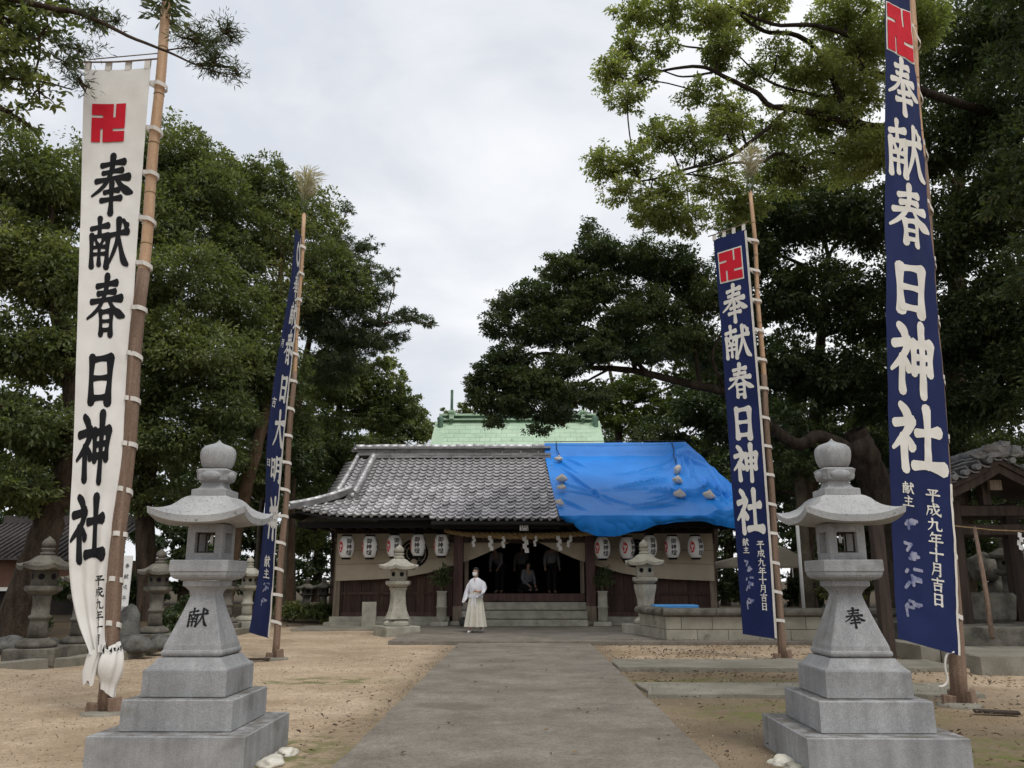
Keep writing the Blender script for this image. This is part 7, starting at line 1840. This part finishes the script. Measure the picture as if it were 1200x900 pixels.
# dark masses further right and behind
tree('oak_tree', 'very dark evergreen filling the upper right corner', G_(1130, 745, 27), T((1128, 748, 27, .5), (1125, 640, 27, .42), (1120, 500, 27, .34), (1120, 300, 26, .24), (1130, 120, 25, .12)),
     [(1120, 60, 22, 70, 60, 2.4, 1), (1180, 120, 21, 70, 70, 2.4, 1), (1190, 20, 20, 60, 50, 2.2, 1), (1110, 170, 23, 70, 60, 2.4, 1), (1180, 240, 22, 70, 70, 2.4, 1), (1110, 290, 23, 70, 65, 2.4, 1), (1185, 350, 22, 70, 65, 2.4, 1), (1120, 400, 24, 70, 60, 2.4, 1), (1180, 460, 23, 65, 55, 2.4, 1), (1100, 490, 25, 60, 50, 2.2, 1), (1160, 545, 26, 70, 45, 2.2, 1), (1220, 200, 20, 60, 90, 2, 1), (1230, 420, 22, 60, 90, 2, 1), (1200, 590, 26, 60, 40, 2, 1)],
     'leafC', 'bark', .135, 1.05, 12, GR_, hollow=.35)
tree('oak_tree', 'dark evergreen between the two blue banners', G_(950, 735, 29), T((948, 722, 29, .30), (945, 650, 29, .27), (950, 560, 29, .24), (960, 420, 28.5, .18), (970, 300, 28, .1)),
     [(905, 270, 26, 60, 50, 2.4, 1), (970, 250, 26, 60, 50, 2.4, 1), (1030, 260, 25, 60, 55, 2.4, 1), (900, 350, 26.5, 55, 50, 2.2, 1), (960, 350, 26.5, 60, 55, 2.4, 1), (1030, 370, 26, 60, 60, 2.4, 1), (910, 430, 27, 50, 45, 2.2, 1), (970, 450, 27, 60, 50, 2.4, 1), (1040, 470, 27, 55, 50, 2.2, 1), (870, 300, 26, 45, 40, 2, .9), (960, 530, 29, 55, 40, 2.2, .9), (1020, 550, 29, 50, 40, 2, .9), (900, 500, 29, 45, 40, 2.2, .9), (890, 570, 31, 45, 40, 2, .8), (960, 600, 31, 45, 35, 2, .6)],
     'leafC', 'bark', .14, 1.1, 13, GR_, hollow=.35)
tree('leafy_tree', 'yellow green tree lit behind the level limb', G_(725, 690, 41), T((725, 695, 41, .3), (725, 600, 41, .25), (725, 480, 41, .15)),
     [(715, 470, 40, 36, 26, 2, .9), (745, 455, 40, 36, 26, 2, .9), (775, 480, 40, 34, 24, 2, .8), (735, 495, 40, 40, 22, 2, .9), (700, 495, 41, 24, 18, 1.6, .8), (800, 440, 41, 30, 30, 2, .8), (690, 345, 42, 30, 24, 1.8, .4)], 'leafD', 'bark', .17, .95, 14, GB_, hollow=.25)
tree('oak_tree', 'dark tree behind the outer end of the blue sheet', G_(835, 690, 38), T((832, 690, 38, .35), (832, 600, 38, .3), (830, 480, 38, .2), (830, 400, 38, .1)),
     [(770, 510, 37, 40, 26, 2.2, .9), (820, 480, 37, 45, 40, 2.4, 1), (860, 500, 36, 40, 40, 2.2, 1), (800, 530, 37, 45, 24, 2.2, .9), (845, 550, 36, 36, 40, 2, 1), (870, 600, 36, 36, 32, 2, .7), (850, 430, 38, 45, 40, 2.4, 1), (780, 400, 40, 50, 40, 2.4, .7)], 'leafC', 'bark', .17, 1.0, 15, GB_, hollow=.3)
# boughs overhead that shade the water house, mostly outside the picture
tree('oak_tree', 'dark overhanging oak at the right picture edge shading the water house', G_(1420, 760, 15), [(np.array([13.2, 15, -.1]), .5), (np.array([13.1, 15, 4]), .42), (np.array([12.6, 15, 8]), .3), (np.array([12.0, 15, 11]), .15)],
     [(1260, 300, 15, 70, 70, 2.2, 1), (1290, 150, 15, 90, 80, 2.4, 1), (1230, 40, 15, 60, 60, 2.2, .9), (1330, 400, 15, 80, 90, 2.4, 1), (1260, -80, 14, 120, 80, 2.6, 1), (1120, -150, 15, 140, 70, 2.6, 1), (1330, 30, 13, 90, 90, 2.4, 1), (1200, 220, 17, 50, 50, 1.6, .8)],
     'leafC', 'bark', .15, .7, 33, GR_, hollow=.3)
# far trees closing the view, each with its own crown
far = [(20, 46, 470), (110, 50, 500), (215, 44, 520), (300, 47, 470), (370, 52, 480), (600, 56, 520), (670, 54, 500), (760, 50, 520), (850, 48, 470), (930, 46, 420), (1010, 44, 400), (1090, 42, 380), (1170, 44, 400), (1270, 42, 400)]
farl = ['distant dark tree behind the storehouse', 'distant tree right of the storehouse', 'distant tree seen past the left granite lantern', 'distant tree behind the edge-on banner', 'distant tree left of the hall roof',
        'distant low tree hidden behind the sanctuary', 'distant tree at the sanctuary gable end', 'distant tree over the blue sheet', 'distant tree behind the smaller blue banner', 'distant tree between both blue banners', 'distant tree behind the right granite lantern', 'distant tree behind the larger blue banner', 'distant tree behind the water house', 'distant tree at the right picture edge']
for i, (px, Y, ty) in enumerate(far):
    H_ = at(px, ty, Y).z; rgx = random.Random(100 + i); s = mpp(600, Y)
    cl_ = []
    for q in range(9):
        z_px = ty + (705 - ty) * (q + .4) / 9.5
        cl_.append((px + rgx.uniform(-38, 38), z_px, Y + rgx.uniform(-1.5, 1.5), rgx.uniform(48, 66), max(26, (705 - ty) / 7.5), 2.4, .8))
    tree('distant_tree', farl[i], G_(px, 690, Y), T((px, 700, Y, .3), (px + 4, 620, Y, .25), (px, max(ty + 60, 500), Y, .12)), cl_, 'leafC', 'bark', .28, .55, 40 + i, 'far trees closing the view', hollow=.3, twigs=2)

# bare trunks standing in the shade left of the hall
for i, (px, py0, py1, Y, r, lean, lb2) in enumerate([(330, 705, 560, 30, .16, 8, 'bare slender trunk just right of the edge-on banner'), (345, 705, 560, 34, .12, -6, 'thin bare trunk behind the squat lanterns'), (300, 700, 560, 36, .14, 10, 'thin bare trunk in the gloom left of the edge-on banner'), (945, 716, 560, 26, .22, -8, 'thick bare trunk behind the block wall'), (1065, 700, 560, 30, .2, 5, 'bare trunk in the gloom behind the larger blue banner')]):
    b = G_(px, py0, Y); P_ = [(np.array([b[0], Y, -.1]), r), (np.array(at(px + lean * .4, (py0 + py1) / 2, Y)), r * .85), (np.array(at(px + lean, py1, Y)), r * .7)]
    tree('slender_tree', lb2, b, P_, [(px + lean, py1 - 20, Y, 45, 36, 2, .8), (px + lean - 20, py1 - 60, Y, 45, 36, 2, .8)], 'leafC', 'barkmoss', .16, .9, 70 + i, 'slender trees in the shade', hollow=.25, twigs=3)

# shrubs and undergrowth
def shrub(px, py, Y, rx, ry, label, m='leafC', seed=0, leaf=.10, dens=1.1, z0=0.0):
    b = G_(px, py, Y); tree('shrub', label, (b[0], b[1], z0), [(np.array([b[0], Y, z0]), .03), (np.array([b[0], Y, z0 + .3]), .02), (np.array(at(px, py, Y)), .012)], [(px, py, Y, rx, ry, .5, 1), (px + rx * .4, py + ry * .3, Y, rx * .7, ry * .7, .4, .8)], m, 'bark', leaf, dens, seed, 'shrubs under the trees', cat='shrub', hollow=.2, twigs=6)
for i, a in enumerate([(20, 725, 20, 40, 22, 'dark shrub behind the leftmost old lantern'), (115, 728, 19, 30, 22, 'dark shrub behind the half hidden lantern'), (225, 715, 24, 30, 20, 'low dark shrub left of the granite lantern shaft'), (345, 716, 29, 26, 14, 'low clipped shrub under the squat lanterns'), (378, 718, 28, 20, 13, 'low clipped shrub at the hall corner'), (318, 700, 33, 24, 18, 'dim shrub behind the edge-on banner pole'), (205, 730, 20, 26, 16, 'small shrub beside the old lantern by the rocks'),
                     (868, 690, 28, 30, 26, 'dark shrub behind the smaller blue banner'), (985, 690, 27, 30, 24, 'dark green shrub behind the block wall'), (940, 695, 30, 30, 24, 'dim shrub behind the slim steel post'), (1090, 700, 25, 40, 28, 'dark shrub between banner and water house'), (1150, 650, 26, 40, 30, 'dim shrub behind the stone stack'), (60, 690, 26, 40, 20, 'dim shrub in front of the storehouse'), (150, 690, 28, 50, 24, 'dim shrub behind the notice board')]):
    shrub(a[0], a[1], a[2], a[3], a[4], a[5], 'leafA' if i in (3, 4, 8) else 'leafC', 200 + i, .11 if a[2] < 25 else .14)
# the two flower stands with their sakaki branches
for i, (px, l1, l2) in enumerate([(517, 'bamboo-shaped stone flower stand left of the entrance', 'dark sakaki branches in the left flower stand'), (707, 'bamboo-shaped stone flower stand right of the entrance', 'dark sakaki branches in the right flower stand')]):
    p = flower_stand(px, l1, None, i)
    b = (p.x, p.y, 1.05)
    tree('sakaki_branches', l2, b, [(np.array(b), .02), (np.array((p.x, p.y, 1.3)), .015), (np.array((p.x + .05, p.y, 1.6)), .008)], [(px, 680, p.y, 13, 12, .3, .8), (px + 4, 670, p.y, 9, 8, .25, .6)], 'leafC', 'leafstalk', .08, .9, 300 + i, 'sakaki branches at the entrance', cat='plant', hollow=.1, twigs=5)
